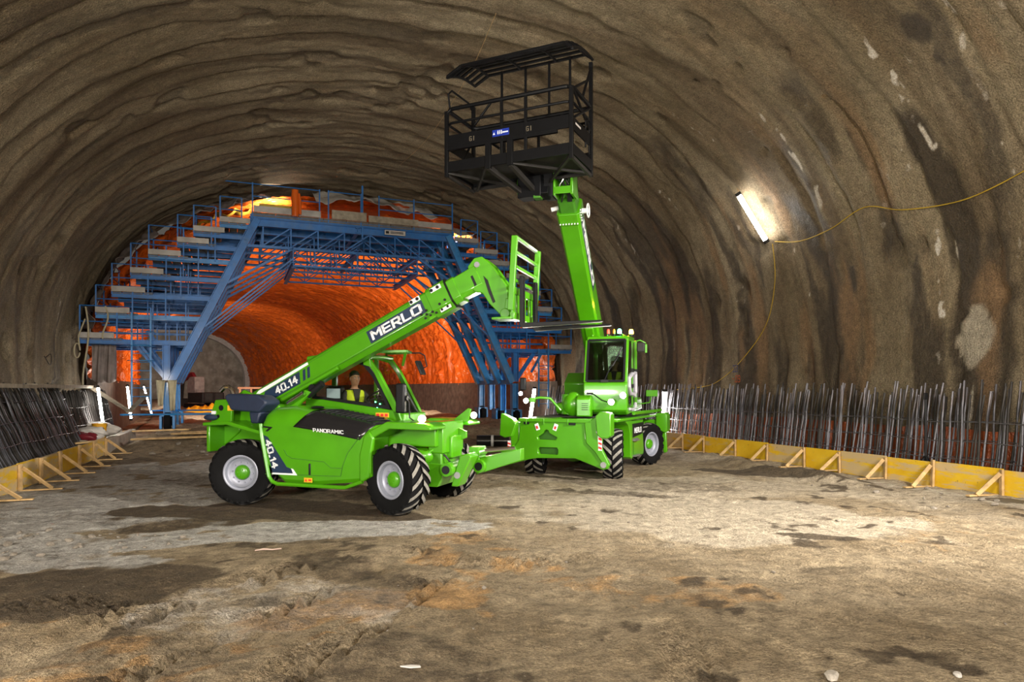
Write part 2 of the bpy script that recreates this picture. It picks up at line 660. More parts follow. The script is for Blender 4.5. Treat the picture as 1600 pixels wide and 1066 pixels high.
def ground_mat():
    m, nt, b = nmat('trodden_earth')
    ob = nt.nodes.new('ShaderNodeTexCoord').outputs['Object']
    at = lambda nm: N(nt, 'ShaderNodeAttribute', attribute_name=nm).outputs['Fac']
    base = mixrgb(nt, ramp(nt, noise(nt, ob, 0.9, 7, 0.62), [(0.3, 0), (0.7, 1)]), (0.20, 0.145, 0.082), (0.40, 0.315, 0.205))
    rag = noise(nt, ob, 3.4, 6, 0.75)

    def ragged(nm, k=0.9):
        v_ = mathn(nt, 'ADD', at(nm), mathn(nt, 'MULTIPLY', mathn(nt, 'SUBTRACT', rag, 0.5), k))
        v_ = mathn(nt, 'MULTIPLY', mathn(nt, 'SUBTRACT', v_, 0.28), 2.4)
        n_ = nt.nodes.new('ShaderNodeClamp')
        nt.links.new(v_, n_.inputs[0])
        return mathn(nt, 'MULTIPLY', n_.outputs[0], 0.92)
    c = mixrgb(nt, ragged('clay', 1.6), base, (0.42, 0.245, 0.10))
    c = mixrgb(nt, at('pale'), c, (0.56, 0.48, 0.37))
    c = mixrgb(nt, ragged('dust', 0.8), c, (0.52, 0.495, 0.46))  # real dust, its colour raised to take in brightness from the left tubes
    c = mixrgb(nt, ragged('damp', 1.1), c, (0.075, 0.052, 0.03))
    fine = noise(nt, mapping(nt, ob, (1, 1, 1)), 5, 6, 0.75)
    c = mixrgb(nt, 0.75, c, ramp(nt, fine, [(0.3, 0.15), (0.7, 0.85)]), 'OVERLAY')
    grain = noise(nt, ob, 45, 3, 0.7)
    c = mixrgb(nt, 0.7, c, ramp(nt, grain, [(0.3, 0.2), (0.7, 0.82)]), 'OVERLAY')
    crumb = ramp(nt, noise(nt, ob, 2.6, 8, 0.8), [(0.36, 0.6), (0.44, 0)])
    c = mixrgb(nt, crumb, c, (0.10, 0.07, 0.04))
    sp = ramp(nt, noise(nt, ob, 30, 2, 0.5), [(0.68, 0), (0.74, 0.55)])
    c = mixrgb(nt, sp, c, (0.45, 0.38, 0.29))
    nt.links.new(c, b.inputs['Base Color'])
    b.inputs['Roughness'].default_value = 0.9
    b.inputs['Specular IOR Level'].default_value = 0.3
    h = mathn(nt, 'ADD', noise(nt, ob, 20, 5, 0.75), mathn(nt, 'MULTIPLY', noise(nt, ob, 5, 6, 0.7), 2.0))
    bump(nt, b, h, 1.0, 0.07)
    return m


M['ground'] = ground_mat()


def board_mat(name='yellow_formwork_board', lo=0.50):
    m, nt, b = nmat(name)
    ob = nt.nodes.new('ShaderNodeTexCoord').outputs['Object']
    at = nt.nodes.new('ShaderNodeObjectInfo')
    off = nt.nodes.new('ShaderNodeVectorMath')
    off.operation = 'ADD'
    cmb = nt.nodes.new('ShaderNodeCombineXYZ')
    nt.links.new(mathn(nt, 'MULTIPLY', at.outputs['Random'], 50), cmb.inputs[0])
    nt.links.new(ob, off.inputs[0])
    nt.links.new(cmb.outputs[0], off.inputs[1])
    v = off.outputs[0]
    c = mixrgb(nt, ramp(nt, noise(nt, v, 2.0, 4), [(0.3, 0), (0.7, 1)]), (0.74, 0.44, 0.008), (0.84, 0.56, 0.03))
    wear = noise(nt, mapping(nt, v, (0.7, 0.7, 5)), 1.6, 7, 0.7)
    th = mathn(nt, 'ADD', wear, mathn(nt, 'MULTIPLY', mathn(nt, 'SUBTRACT', at.outputs['Random'], 0.5), 0.25))
    c = mixrgb(nt, ramp(nt, th, [(lo, 0), (lo + 0.10, 0.85)]), c, (0.58, 0.45, 0.28))
    c = mixrgb(nt, ramp(nt, noise(nt, v, 9, 5, 0.7), [(0.62, 0), (0.7, 0.7)]), c, (0.12, 0.09, 0.05))
    nt.links.new(c, b.inputs['Base Color'])
    b.inputs['Roughness'].default_value = 0.55
    return m


M['board'] = board_mat()
M['board_worn'] = board_mat('worn_yellow_formwork_board', 0.40)

# ------------------------------------------------------------------ stroke lettering (flat print)
GLY = {
    'M': [[(0, 0), (0, 6), (2.5, 2.6), (5, 6), (5, 0)]],
    'E': [[(4, 6), (0, 6), (0, 0), (4, 0)], [(0, 3), (3.6, 3)]],
    'R': [[(0, 0), (0, 6), (3.4, 6), (4, 5.3), (4, 3.4), (3.4, 2.7), (0, 2.7)], [(2.0, 2.7), (4.2, 0)]],
    'L': [[(0, 6), (0, 0), (3.8, 0)]],
    'O': [[(0.7, 0), (0, 0.7), (0, 5.3), (0.7, 6), (4, 6), (4.7, 5.3), (4.7, 0.7), (4, 0), (0.7, 0)]],
    'P': [[(0, 0), (0, 6), (3.4, 6), (4, 5.3), (4, 3.4), (3.4, 2.7), (0, 2.7)]],
    'A': [[(0, 0), (2.2, 6), (4.4, 0)], [(0.9, 2), (3.5, 2)]],
    'N': [[(0, 0), (0, 6), (4, 0), (4, 6)]],
    'I': [[(0.5, 0), (0.5, 6)]],
    'C': [[(4, 5.5), (3.4, 6), (0.7, 6), (0, 5.3), (0, 0.7), (0.7, 0), (3.4, 0), (4, 0.5)]],
    'G': [[(4, 5.5), (3.4, 6), (0.7, 6), (0, 5.3), (0, 0.7), (0.7, 0), (4, 0), (4, 2.8), (2.2, 2.8)]],
    '4': [[(3, 0), (3, 6), (0, 2), (4.2, 2)]],
    '0': [[(0.7, 0), (0, 0.7), (0, 5.3), (0.7, 6), (3.3, 6), (4, 5.3), (4, 0.7), (3.3, 0), (0.7, 0)]],
    '1': [[(0, 4.8), (1.2, 6), (1.2, 0)]],
    '2': [[(0, 5.3), (0.7, 6), (3.3, 6), (4, 5.3), (4, 3.7), (0, 0), (4, 0)]],
    '3': [[(0, 6), (4, 6), (1.8, 3.4), (3.4, 3.2), (4, 2.5), (4, 0.7), (3.3, 0), (0, 0)]],
    '9': [[(0.3, 0), (3.3, 0), (4, 0.7), (4, 5.3), (3.3, 6), (0.7, 6), (0, 5.3), (0, 3.4), (0.7, 2.8), (4, 2.8)]],
    '.': [[(0, 0.1), (0.9, 0.1)]],
    '-': [[(0, 3), (2.6, 3)]],
    '+': [[(0, 3), (3, 3)], [(1.5, 1.5), (1.5, 4.5)]],
    ' ': [],
}
GW = {'M': 5, 'E': 4, 'R': 4.2, 'L': 3.8, 'O': 4.7, 'P': 4, 'A': 4.4, 'N': 4, 'I': 1, 'C': 4, 'G': 4, '4': 4.2, '0': 4, '1': 1.4, '2': 4, '3': 4, '9': 4, '.': 0.9, '-': 2.6, '+': 3, ' ': 2}


def lettering(mb, text, o, u, v, width, height, w=1.15, slant=0.0, depth=0.004, gap=1.9, mi=0):
    """flat raised letters; o lower-left corner, u along, v up (unit vectors), fills width x height"""
    o = Vector(o)
    u = Vector(u).normalized()
    v = Vector(v).normalized()
    n = u.cross(v)
    tot = sum(GW[c] for c in text) + gap * (len(text) - 1) + w
    sx = width / tot
    sy = height / (6 + w)
    x = w / 2
    for ch in text:
        for pl in GLY[ch]:
            for (a, b) in zip(pl[:-1], pl[1:]):
                A = np.array(a, float)
                B = np.array(b, float)
                d = (B - A) / max(1e-6, np.linalg.norm(B - A))
                A = A - d * w * 0.46
                B = B + d * w * 0.46
                pn = np.array((-d[1], d[0])) * w / 2
                cs = [A + pn, A - pn, B - pn, B + pn]
                pts = [o + u * ((x + c[0] + slant * c[1]) * sx) + v * ((c[1] + w / 2) * sy) for c in cs]
                mb.add([p for p in pts] + [p + n * depth for p in pts], [(4, 5, 6, 7), (0, 1, 5, 4), (1, 2, 6, 5), (2, 3, 7, 6), (3, 0, 4, 7)], mi)
        x += GW[ch] + gap
    return mb
# ================================================================== SETTING: tunnel shell
def ring_profile(hw=11.75, zc=3.4, top=12.1, zlow=-0.6):
    t = np.linspace(0, PI, 4001)
    n = 2.2
    c, sn = np.cos(t), np.sin(t)
    q = -hw * np.sign(c) * np.abs(c) ** (2 / n)
    z = zc + (top - zc) * np.abs(sn) ** (2 / n)
    zz = np.linspace(zlow, zc, 200)[:-1]
    ql = -(hw - 0.4 + .4 * np.sin((zz - zlow) / (zc - zlow) * PI / 2))
    q = np.concatenate([ql, q, -ql[::-1]])
    z = np.concatenate([zz, z, zz[::-1]])
    v = np.concatenate([[0], np.cumsum(np.hypot(np.diff(q), np.diff(z)))])
    return q, z, v


RQ, RZ, RV = ring_profile()
RL = float(RV[-1])


def ring_at(v):
    q = np.interp(v, RV, RQ)
    z = np.interp(v, RV, RZ)
    e = 0.05
    dq = np.interp(v + e, RV, RQ) - np.interp(v - e, RV, RQ)
    dz = np.interp(v + e, RV, RZ) - np.interp(v - e, RV, RZ)
    ln = np.hypot(dq, dz) + 1e-9
    return q, z, dz / ln, -dq / ln          # inward normal: rotate the tangent right


def shell_disp(s, v):
    """inward relief of the sprayed concrete over its steel ribs"""
    sw = s + 0.55 * fbm(s * 0.35, v * 0.16, 3, 3) + 0.18 * fbm(s * 1.2, v * 0.6, 9, 3)
    ph = (sw / 1.15) % 1.0
    rib = smooth(0.0, 0.75, ph) * (1 - smooth(0.82, 1.0, ph))
    amp = 0.02 + 0.17 * vnoise(s * 0.7, v * 0.22, 21) ** 1.6
    d = amp * rib
    d = d + 0.05 * np.cos(2 * PI * sw / 1.15) * vnoise(s * 0.3, v * 0.3, 23)
    d = d + 0.34 * fbm(s * 0.25, v * 0.2, 31, 3)
    d = d + 0.14 * fbm(s * 0.9, v * 0.45, 41, 4)
    d = d + 0.05 * fbm(s * 3.2, v * 2.0, 51, 4)
    # ragged ledges between the lifts
    ed = np.abs(((sw / 1.15 + 0.55) % 1.0) - 0.5)
    d = d - 0.11 * np.exp(-(ed / 0.09) ** 2) * smooth(0.45, 0.75, vnoise(s * 0.5, v * 0.45, 61))
    pk = smooth(0.74, 0.82, vnoise(s * 0.75, v * 0.75, 71) * 0.7 + 0.3 * vnoise(s * 2.2, v * 2.0, 72))
    d = d * (0.70 - 0.06 * smooth(23, 30, v))
    return d - 0.12 * pk, pk


S_AX = np.concatenate([np.arange(-16, 8, 0.5), np.arange(8, 37.01, 0.085)])


def stain_maps(s, v):
    ssn = s + 0.4 * fbm(s * 0.4, v * 0.2, 3, 3)
    right = smooth(22, 30, v)
    low = smooth(27, 33, v)
    n1 = fbm(ssn * 1.0, v * 0.16, 81, 4)
    n2 = fbm(ssn * 2.6, v * 0.35, 91, 4)
    wet = smooth(0.10, 0.34, n1 * 1.1 + n2 * 0.45 - 0.02 + 0.10 * low) * right
    wet = wet * (0.35 + 0.5 * low)
    wl = smooth(0.18, 0.4, n1 + 0.5 * n2) * (1 - right) * 0.5
    wet = np.maximum(wet, wl)

    def stripe(s0, v0, s1, v1, w, k, blur=0.5):
        t = np.clip((v - v0) / (v1 - v0 + 1e-9), 0, 1)
        c = s0 + (s1 - s0) * t + 0.35 * fbm(v * 0.6 + s0, v * 0 + s0 * 3, 101, 3)
        wv = w * (0.65 + 0.7 * vnoise(v * 0.9, v * 0 + s0 * 5, 103))
        m = 1 - smooth(wv * (1 - blur), wv, np.abs(s - c))
        e = smooth(v0 - 0.5, v0 + 0.3, v) * (1 - smooth(v1 - 0.3, v1 + 0.5, v))
        return k * m * e

    for a in ((12.15, 31.2, 12.3, 34.5, 0.45, 1.0), (12.2, 33.8, 12.1, 41, 0.55, 1.0), (11.4, 34.5, 11.5, 41, 0.5, 0.8),
              (10.6, 29, 10.9, 34, 0.35, 0.7), (16.05, 34.0, 16.2, 37.6, 0.42, 0.95), (16.5, 32.2, 16.1, 34.5, 0.3, 0.9),
              (15.4, 30.3, 15.7, 34.2, 0.16, 0.8), (24.6, 34.5, 24.6, 39, 0.35, 0.95), (28.9, 33.5, 28.9, 36.5, 0.4, 0.9),
              (21.6, 33.5, 21.7, 36.5, 0.3, 0.8), (22.8, 30.5, 22.4, 35, 0.28, 0.8), (26.9, 33.5, 26.9, 39, 0.35, 0.8),
              (19.6, 28.5, 19.9, 31.5, 0.4, 0.7), (14.2, 29.0, 14.4, 31.5, 0.5, 0.65), (13.7, 33.2, 13.9, 34.6, 0.4, 0.8),
              (30.6, 2.5, 30.6, 6.0, 0.2, 0.8), (20.2, 36.8, 20.2, 39, 0.18, 0.7), (31.5, 34, 31.5, 40, 0.4, 0.7)):
        wet = np.maximum(wet, stripe(*a, 0.55))
    # drips and blots
    for (s0, v0, rs, rv) in ((15.3, 34.98, 0.17, 0.42), (10.9, 29.6, 0.3, 0.45), (10.9, 30.4, 0.12, 0.2), (17.2, 37.6, 0.13, 0.17), (13.0, 37.3, 0.12, 0.2)):
        e = ((s - s0) / rs) ** 2 + ((v - v0) / rv) ** 2
        wet = np.maximum(wet, 0.95 * (1 - smooth(0.6, 1.2, e + 0.3 * fbm(s * 5, v * 5, 5, 2))))
    lime = 0 * s
    for a in ((15.35, 29.4, 15.4, 33.2, 0.085, 1.0), (11.85, 29.3, 12.0, 32.4, 0.10, 1.0), (12.75, 34.3, 12.8, 34.9, 0.1, 0.9),
              (12.45, 34.4, 12.4, 34.9, 0.08, 0.9), (12.85, 35.5, 12.85, 36.5, 0.1, 0.9), (16.9, 35.0, 16.9, 35.4, 0.1, 0.9),
              (25.2, 31.4, 25.2, 32.5, 0.14, 0.9), (21.4, 30.0, 21.3, 31.0, 0.1, 0.8), (12.0, 38.2, 12.0, 39.2, 0.08, 0.8),
              (10.6, 32.6, 10.6, 33.4, 0.08, 0.8), (17.9, 28.0, 17.6, 29.6, 0.07, 0.7), (10.3, 28.9, 10.4, 30.5, 0.1, 0.9),
              (30.4, 5.4, 30.4, 6.1, 0.1, 0.9), (27.6, 2.3, 27.6, 3.4, 0.07, 0.8), (23.2, 35.8, 23.2, 36.8, 0.1, 0.6)):
        lime = np.maximum(lime, stripe(*a, 0.7))
    lime = lime * smooth(0.42, 0.58, 0.6 * vnoise(s * 9, v * 2.6, 111) + 0.4 * vnoise(s * 22, v * 8, 112))
    lime = np.maximum(lime, 0.35 * smooth(0.82, 0.88, vnoise(ssn * 3.3, v * 0.8, 121) * 0.75 + 0.25 * vnoise(s * 9, v * 4, 122)) * right)
    rust = smooth(0.2, 0.45, fbm(ssn * 1.4, v * 0.22, 131, 4)) * 0.7 * low
    patch = (1 - smooth(0.7, 1.1, ((s - 12.0) / 0.42) ** 2 + ((v - 36.9) / 0.75) ** 2 + 0.4 * fbm(s * 3, v * 3, 7, 3))) * 0.95
    wet = wet * (1 - patch) * (1 - 0.6 * lime)
    return wet, lime, rust, patch


def shell_piece(name, v0, v1):
    va = np.arange(v0, v1 + 0.01, 0.11)
    va[-1] = v1
    s, v = np.meshgrid(S_AX, va, indexing='ij')
    q, z, nq, nz = ring_at(v)
    d, pk = shell_disp(s, v)
    q = q + nq * d
    z = z + nz * d
    wet, lime, rust, patch = stain_maps(s, v)
    wet = np.maximum(wet, pk * 0.45)  # pockets of the relief coloured darker as well
    X, Y, Z = TW(s, q, z)
    me = grid_mesh(name, X, Y, Z, M['shotcrete'], (s, v), {'wet': wet, 'lime': lime, 'rust': rust, 'patch': patch})
    return tag(link(name, me), None, None, None, 'structure')


shell_piece('wall_left', 0.0, 9.0)
shell_piece('ceiling', 9.0, RL - 9.0)
shell_piece('wall_right', RL - 9.0, RL)


def surf(s, v, off=0.0):
    """world point on the real relief of the shell, off metres proud of it"""
    sa, va = np.array([[s]], float), np.array([[v]], float)
    q, z, nq, nz = ring_at(va)
    d, _ = shell_disp(sa, va)
    return tw(s, float(q[0, 0] + nq[0, 0] * (d[0, 0] + off)), float(z[0, 0] + nz[0, 0] * (d[0, 0] + off)))


# ------------------------------------------------------------------ floor
def gworld(x, y):
    """nearest tunnel coordinates of a ground point (array safe, straight-line approximation refined once)"""
    x = np.asarray(x, float)
    y = np.asarray(y, float)
    s = y * 0.95
    for _ in range(8):
        a = axis_angle(s)
        ox = np.interp(s, _S, _cx)
        oy = np.interp(s, _S, _cy)
        s = s + (-(x - ox) * np.sin(a) + (y - oy) * np.cos(a))
    a = axis_angle(s)
    return s, (x - np.interp(s, _S, _cx)) * np.cos(a) + (y - np.interp(s, _S, _cy)) * np.sin(a)


def ground_h(s, q):
    X, Y, _ = TW(s, q, 0 * s)
    flat = 1 - 0.75 * np.exp(-(((X + 1.0) / 5.0) ** 2 + ((Y - 14.5) / 4.5) ** 2) ** 2)
    h = 0.08 * fbm(X * 0.45, Y * 0.45, 201, 3) * flat
    rough = 0.35 + 0.65 * np.clip(vnoise(X * 0.3, Y * 0.3, 205), 0, 1)
    h = h + 0.055 * fbm(X * 1.7, Y * 1.7, 211, 4) * rough
    h = h + 0.028 * fbm(X * 5, Y * 5, 221, 4) * rough

    # tyre tracks with chevron lugs, foreground left
    def track(x0, y0, x1, y1, wd, dep, per):
        d = np.array([x1 - x0, y1 - y0])
        L = np.hypot(*d)
        d = d / L
        t = (X - x0) * d[0] + (Y - y0) * d[1]
        w = (X - x0) * -d[1] + (Y - y0) * d[0] + 0.18 * np.sin(t * 0.8 + x0)
        m = smooth(0, 0.6, t) * (1 - smooth(L - 0.6, L, t)) * (1 - smooth(wd * 0.7, wd, np.abs(w)))
        lug = np.sin((t + np.abs(w) * 0.9) * 2 * PI / per)
        return m * 2.6 * (-dep * 0.4 + dep * lug * smooth(0.35, 0.6, vnoise(X * 1.5, Y * 1.5, 233)))

    for tr in ((-5.2, 3.6, -2.0, 9.0, 0.32, 0.022, 0.16), (-3.2, 4.0, -1.3, 9.6, 0.30, 0.026, 0.17), (-1.9, 3.5, -1.1, 8.2, 0.32, 0.024, 0.16),
               (-4.3, 3.6, -3.6, 8.0, 0.3, 0.018, 0.18), (-1.6, 8.2, 1.4, 8.9, 0.3, 0.014, 0.17), (-6.5, 6.5, -2.4, 7.7, 0.3, 0.018, 0.17), (0.8, 3.6, 1.6, 6.5, 0.3, 0.012, 0.17)):
        h = h + track(*tr)
    # mud windrow along the right-hand boards
    ml = np.exp(-((q - 8.0 + 0.3 * np.sin(s)) / 0.45) ** 2) * smooth(11.0, 12.5, s) * (1 - smooth(17.5, 19.5, s))
    h = h + ml * (0.09 + 0.16 * np.clip(fbm(s * 1.5, q * 1.5, 241, 4) + 0.3, 0, 1))
    h = h + 0.05 * np.exp(-(((X - 3.6) / 0.7) ** 2 + ((Y - 10.0) / 0.35) ** 2)) * (0.5 + fbm(X * 4, Y * 4, 243, 3))
    # bank of muck below the gantry
    bank = smooth(24.0, 28.5, s + 0.8 * fbm(s * 0.4, q * 0.4, 251, 3)) * smooth(-9.2, -8.0, q) * (1 - smooth(8.5, 9.3, q))
    h = h + bank * (0.42 + 0.22 * fbm(s * 0.9, q * 0.9, 253, 4))
    # kerb of loose spoil at the left edge
    kb = np.exp(-((q + 8.0 + 1.1 * np.sin(s * 0.55)) / 1.2) ** 2) * smooth(11, 13, s) * (1 - smooth(15, 17, s))
    h = h + kb * 0.06 * np.clip(fbm(X * 2.5, Y * 2.5, 261, 4) + 0.4, 0, 1)
    # trench floor behind the boards
    h = h + 0.02 * smooth(9.2, 9.6, np.abs(q))
    return h


def blob(X, Y, x0, y0, rx, ry, ang=0.0, seed=0, ragged=0.7):
    c, sn = math.cos(ang), math.sin(ang)
    u = ((X - x0) * c + (Y - y0) * sn) / rx
    w = (-(X - x0) * sn + (Y - y0) * c) / ry
    return 1 - smooth(0.78, 1.08, u * u + w * w + ragged * fbm(X * 1.1, Y * 1.1, 300 + seed, 5))


def ground_maps(s, q):
    X, Y, _ = TW(s, q, 0 * s)
    n = fbm(X * 0.5, Y * 0.5, 311, 5)
    n2 = fbm(X * 2.0, Y * 2.0, 321, 4)
    dust = np.maximum.reduce([blob(X, Y, -8.6, 12.0, 4.2, 3.0, 0.2, 1) * 0.95, blob(X, Y, -2.9, 10.45, 2.6, 0.75, 0.12, 2) * 0.95,
                              blob(X, Y, -6.8, 8.9, 2.2, 0.7, -0.2, 3, 0.9) * 0.7, blob(X, Y, -5.4, 9.6, 2.2, 0.5, 0.35, 8) * 0.8,
                              blob(X, Y, -2.3, 6.9, 1.2, 1.0, 0, 4, 1.2) * 0.4, blob(X, Y, -9.5, 16.5, 2.8, 4.5, -0.4, 9) * 0.8])
    damp = np.maximum.reduce([blob(X, Y, -5.6, 11.3, 1.8, 1.0, 0.1, 5) * 0.7, blob(X, Y, -4.7, 7.3, 1.6, 1.1, 0.2, 6) * 0.75,
                              blob(X, Y, -2.9, 9.75, 1.0, 0.28, 0, 7) * 0.55, blob(X, Y, 7.0, 16.3, 2.8, 0.55, -0.62, 8) * 0.85,
                              blob(X, Y, 2.3, 13.9, 1.3, 0.28, -0.25, 10) * 0.6, blob(X, Y, 4.4, 9.7, 0.6, 0.22, -0.3, 11) * 0.8,
                              blob(X, Y, 3.0, 15.3, 2.2, 0.9, -0.4, 12) * 0.45, blob(X, Y, -6.8, 16.2, 1.8, 1.1, 0.2, 13) * 0.7,
                              blob(X, Y, -1.0, 5.0, 0.9, 1.0, 0.2, 14, 1.0) * 0.5, blob(X, Y, -2.8, 5.5, 0.9, 0.8, 0, 15, 1.1) * 0.45,
                              blob(X, Y, 9.7, 13.1, 1.1, 0.35, -0.1, 19) * 0.6, blob(X, Y, -6.2, 6.6, 1.4, 0.8, 0.2, 22) * 0.6])
    damp = np.maximum(damp, 0.55 * smooth(0.22, 0.45, n + 0.35 * n2) * (1 - smooth(3, 6, X)))
    damp = np.maximum(damp, 0.7 * smooth(0.25, 0.42, n2) * smooth(0.3, 0.6, vnoise(X * 0.35, Y * 0.6, 327)))
    clay = np.maximum.reduce([blob(X, Y, -3.8, 5.3, 1.8, 1.1, 0.3, 16, 1.2) * 0.9, blob(X, Y, -1.2, 6.7, 1.6, 0.8, 0.2, 17, 1.2) * 0.8,
                              blob(X, Y, 1.0, 7.2, 2.2, 0.6, -0.1, 18, 1.2) * 0.5, blob(X, Y, -0.6, 9.2, 1.2, 1.6, 0.3, 20, 1.0) * 0.6,
                              blob(X, Y, 7.5, 10.5, 3.0, 2.0, 0, 21, 1.2) * 0.3])
    clay = clay * smooth(-0.25, 0.25, n2 + 0.3 * n)
    pale = np.maximum(blob(X, Y, 3.2, 11.8, 3.4, 2.4, -0.5, 23) * 0.7, 0.5 * smooth(0.05, 0.4, -n) * smooth(9, 13, Y))  # the oval puts the bright pool on the floor into the soil colour
    strip = smooth(8.45, 8.7, q + 0.3 * n2) * (1 - smooth(9.6, 9.7, q))
    pale = np.maximum(pale, strip)
    dark_soil = np.maximum(blob(X, Y, -5.3, 11.95, 1.9, 0.75, 0.05, 31), blob(X, Y, -3.4, 12.1, 2.4, 0.9, -0.3, 32))  # darker soil beside the rear wheel and beneath the left machine
    damp = np.maximum(damp, 0.85 * dark_soil)
    dust = dust * (1 - 0.9 * dark_soil)
    dust = dust * smooth(-0.35, 0.1, n2 + 0.25)
    damp = damp * (1 - strip)
    return dust, damp * (1 - 0.5 * dust), clay, pale


def floor_mesh():
    sa = np.concatenate([np.arange(-14, 2.0, 0.6), np.arange(2.0, 14, 0.055), np.arange(14, 34, 0.11), np.arange(34, 122, 0.8)])
    qa = np.concatenate([np.arange(-12.4, -10.0, 0.4), np.arange(-10.0, 10.0, 0.075), np.arange(10.0, 12.5, 0.4)])
    s, q = np.meshgrid(sa, qa, indexing='ij')
    h = ground_h(s, q)
    X, Y, Z = TW(s, q, h)
    d, w, c, p = ground_maps(s, q)
    return grid_mesh('floor', X, Y, Z, M['ground'], (s, q), {'dust': d, 'damp': w, 'clay': c, 'pale': p})


tag(link('floor', floor_mesh()), None, None, None, 'structure')


def gz(x, y):
    s, q = gworld(np.array([[x]]), np.array([[y]]))
    return float(ground_h(s, q)[0, 0])


def gz_sq(s, q):
    return float(ground_h(np.array([[s]], float), np.array([[q]], float))[0, 0])


# ------------------------------------------------------------------ far end of the tunnel
def end_wall():
    mb = MB()
    k = 40
    va = np.linspace(0, RL, k)
    q, z, nq, nz = ring_at(va)
    pts = [tw(121, float(a), float(b)) for a, b in zip(q, z)]
    mb.add(pts, [tuple(range(k))])
    return mb


far_m = plain('far_rock_face', (0.32, 0.28, 0.23), 0.9, 0, 0.4, 0.6, 0, 0.6, ((0.45, 0.42, 0.38), 1.2, 0.7))
tag(obj('wall_end', end_wall(), far_m), None, None, None, 'structure')


def membrane(name, s0, s1, ds, dv, inset, vlo, mat, label, wr=1.0):
    sa = np.concatenate([np.arange(s0, 72, ds), np.arange(72, s1, ds * 2)])
    va = np.arange(vlo, RL - vlo + 0.01, dv)
    s, v = np.meshgrid(sa, va, indexing='ij')
    q, z, nq, nz = ring_at(v)
    side = np.abs(v - RL / 2) / (RL / 2)
    sw = s + 0.5 * fbm(s * 0.5, v * 0.2, 403, 3)
    d = 0.10 * np.abs(np.sin(PI * sw / 1.0 + 1.2 * fbm(s * 0.4, v * 0.3, 405, 2))) ** 0.7
    d = d + 0.20 * fbm(s * 0.45, v * 0.3, 401, 3)
    drape = fbm(sw * 1.9, v * 0.28, 411, 3)
    d = d + (0.11 + 0.16 * smooth(0.5, 0.8, side)) * drape
    f1 = fbm(s * 1.7, v * 1.1, 421, 4)
    f2 = fbm(sw * 3.4, v * 1.5 + 0.6 * f1, 431, 3)
    d = d + (0.20 * (0.25 - np.abs(f1)) + 0.09 * (0.25 - np.abs(f2))) * wr
    hoop = np.abs(np.sin(PI * sw / 0.62 + 2.2 * f1 + 1.3 * fbm(s * 0.8, v * 0.35, 443, 3)))
    d = d + 0.15 * (1 - hoop) ** 1.5 * (0.35 + smooth(-0.15, 0.3, fbm(s * .3, v * .3, 441, 2)))
    cr = np.abs(fbm(sw * 0.9 + v * 0.5, v * 0.55 - sw * 0.35, 451, 3))
    d = d + 0.22 * np.exp(-(cr / 0.09) ** 2) * smooth(0.3, 0.55, side)
    d = np.clip(d, -0.25, 0.6) + inset
    q = q + nq * d
    z = z + nz * d
    X, Y, Z = TW(s, q, z)
    return tag(link(name, grid_mesh(name, X, Y, Z, mat, (s, v))), label, 'membrane')


membrane('waterproofing_membrane', 34.6, 120.5, 0.11, 0.12, 0.45, 3.0, M['membrane'], 'wrinkled glossy orange waterproofing membrane lining the vault behind the blue gantry')

# concrete arch ring at the far end
mb = MB()
va = np.linspace(2.2, RL - 2.2, 60)
q, z, nq, nz = ring_at(va)
secs = []
for a, b, c, d in zip(q, z, nq, nz):
    secs.append([tw(119.6, a + c * .5, b + d * .5), tw(119.6, a + c * 1.25, b + d * 1.25), tw(120.5, a + c * 1.25, b + d * 1.25), tw(120.5, a + c * .5, b + d * .5)])
mb.loft(secs)
tag(obj('arch_ring', mb, M['white_sheet']), 'pale concrete arch ring closing the orange vault at its far end', 'arch ring')

# ------------------------------------------------------------------ kicker walls in the lined length (dark rebar mats below the membrane)
for sd, nm in ((-1, 'left'), (1, 'right')):
    mb = MB()
    secs = []
    for s in np.arange(34.5, 120, 1.5):
        secs.append([tw(s, sd * 10.75, -0.3), tw(s, sd * 10.9, 2.55), tw(s, sd * 11.3, 2.55), tw(s, sd * 11.3, -0.3)])
    mb.loft(secs)
    tag(obj('trim_' + ('1' if sd < 0 else '2'), mb, plain('dark_kicker_' + nm, (0.095, 0.068, 0.05), 0.8, 0, 0.45, 2.5, 0, 0.6)), None, None, None, 'structure')


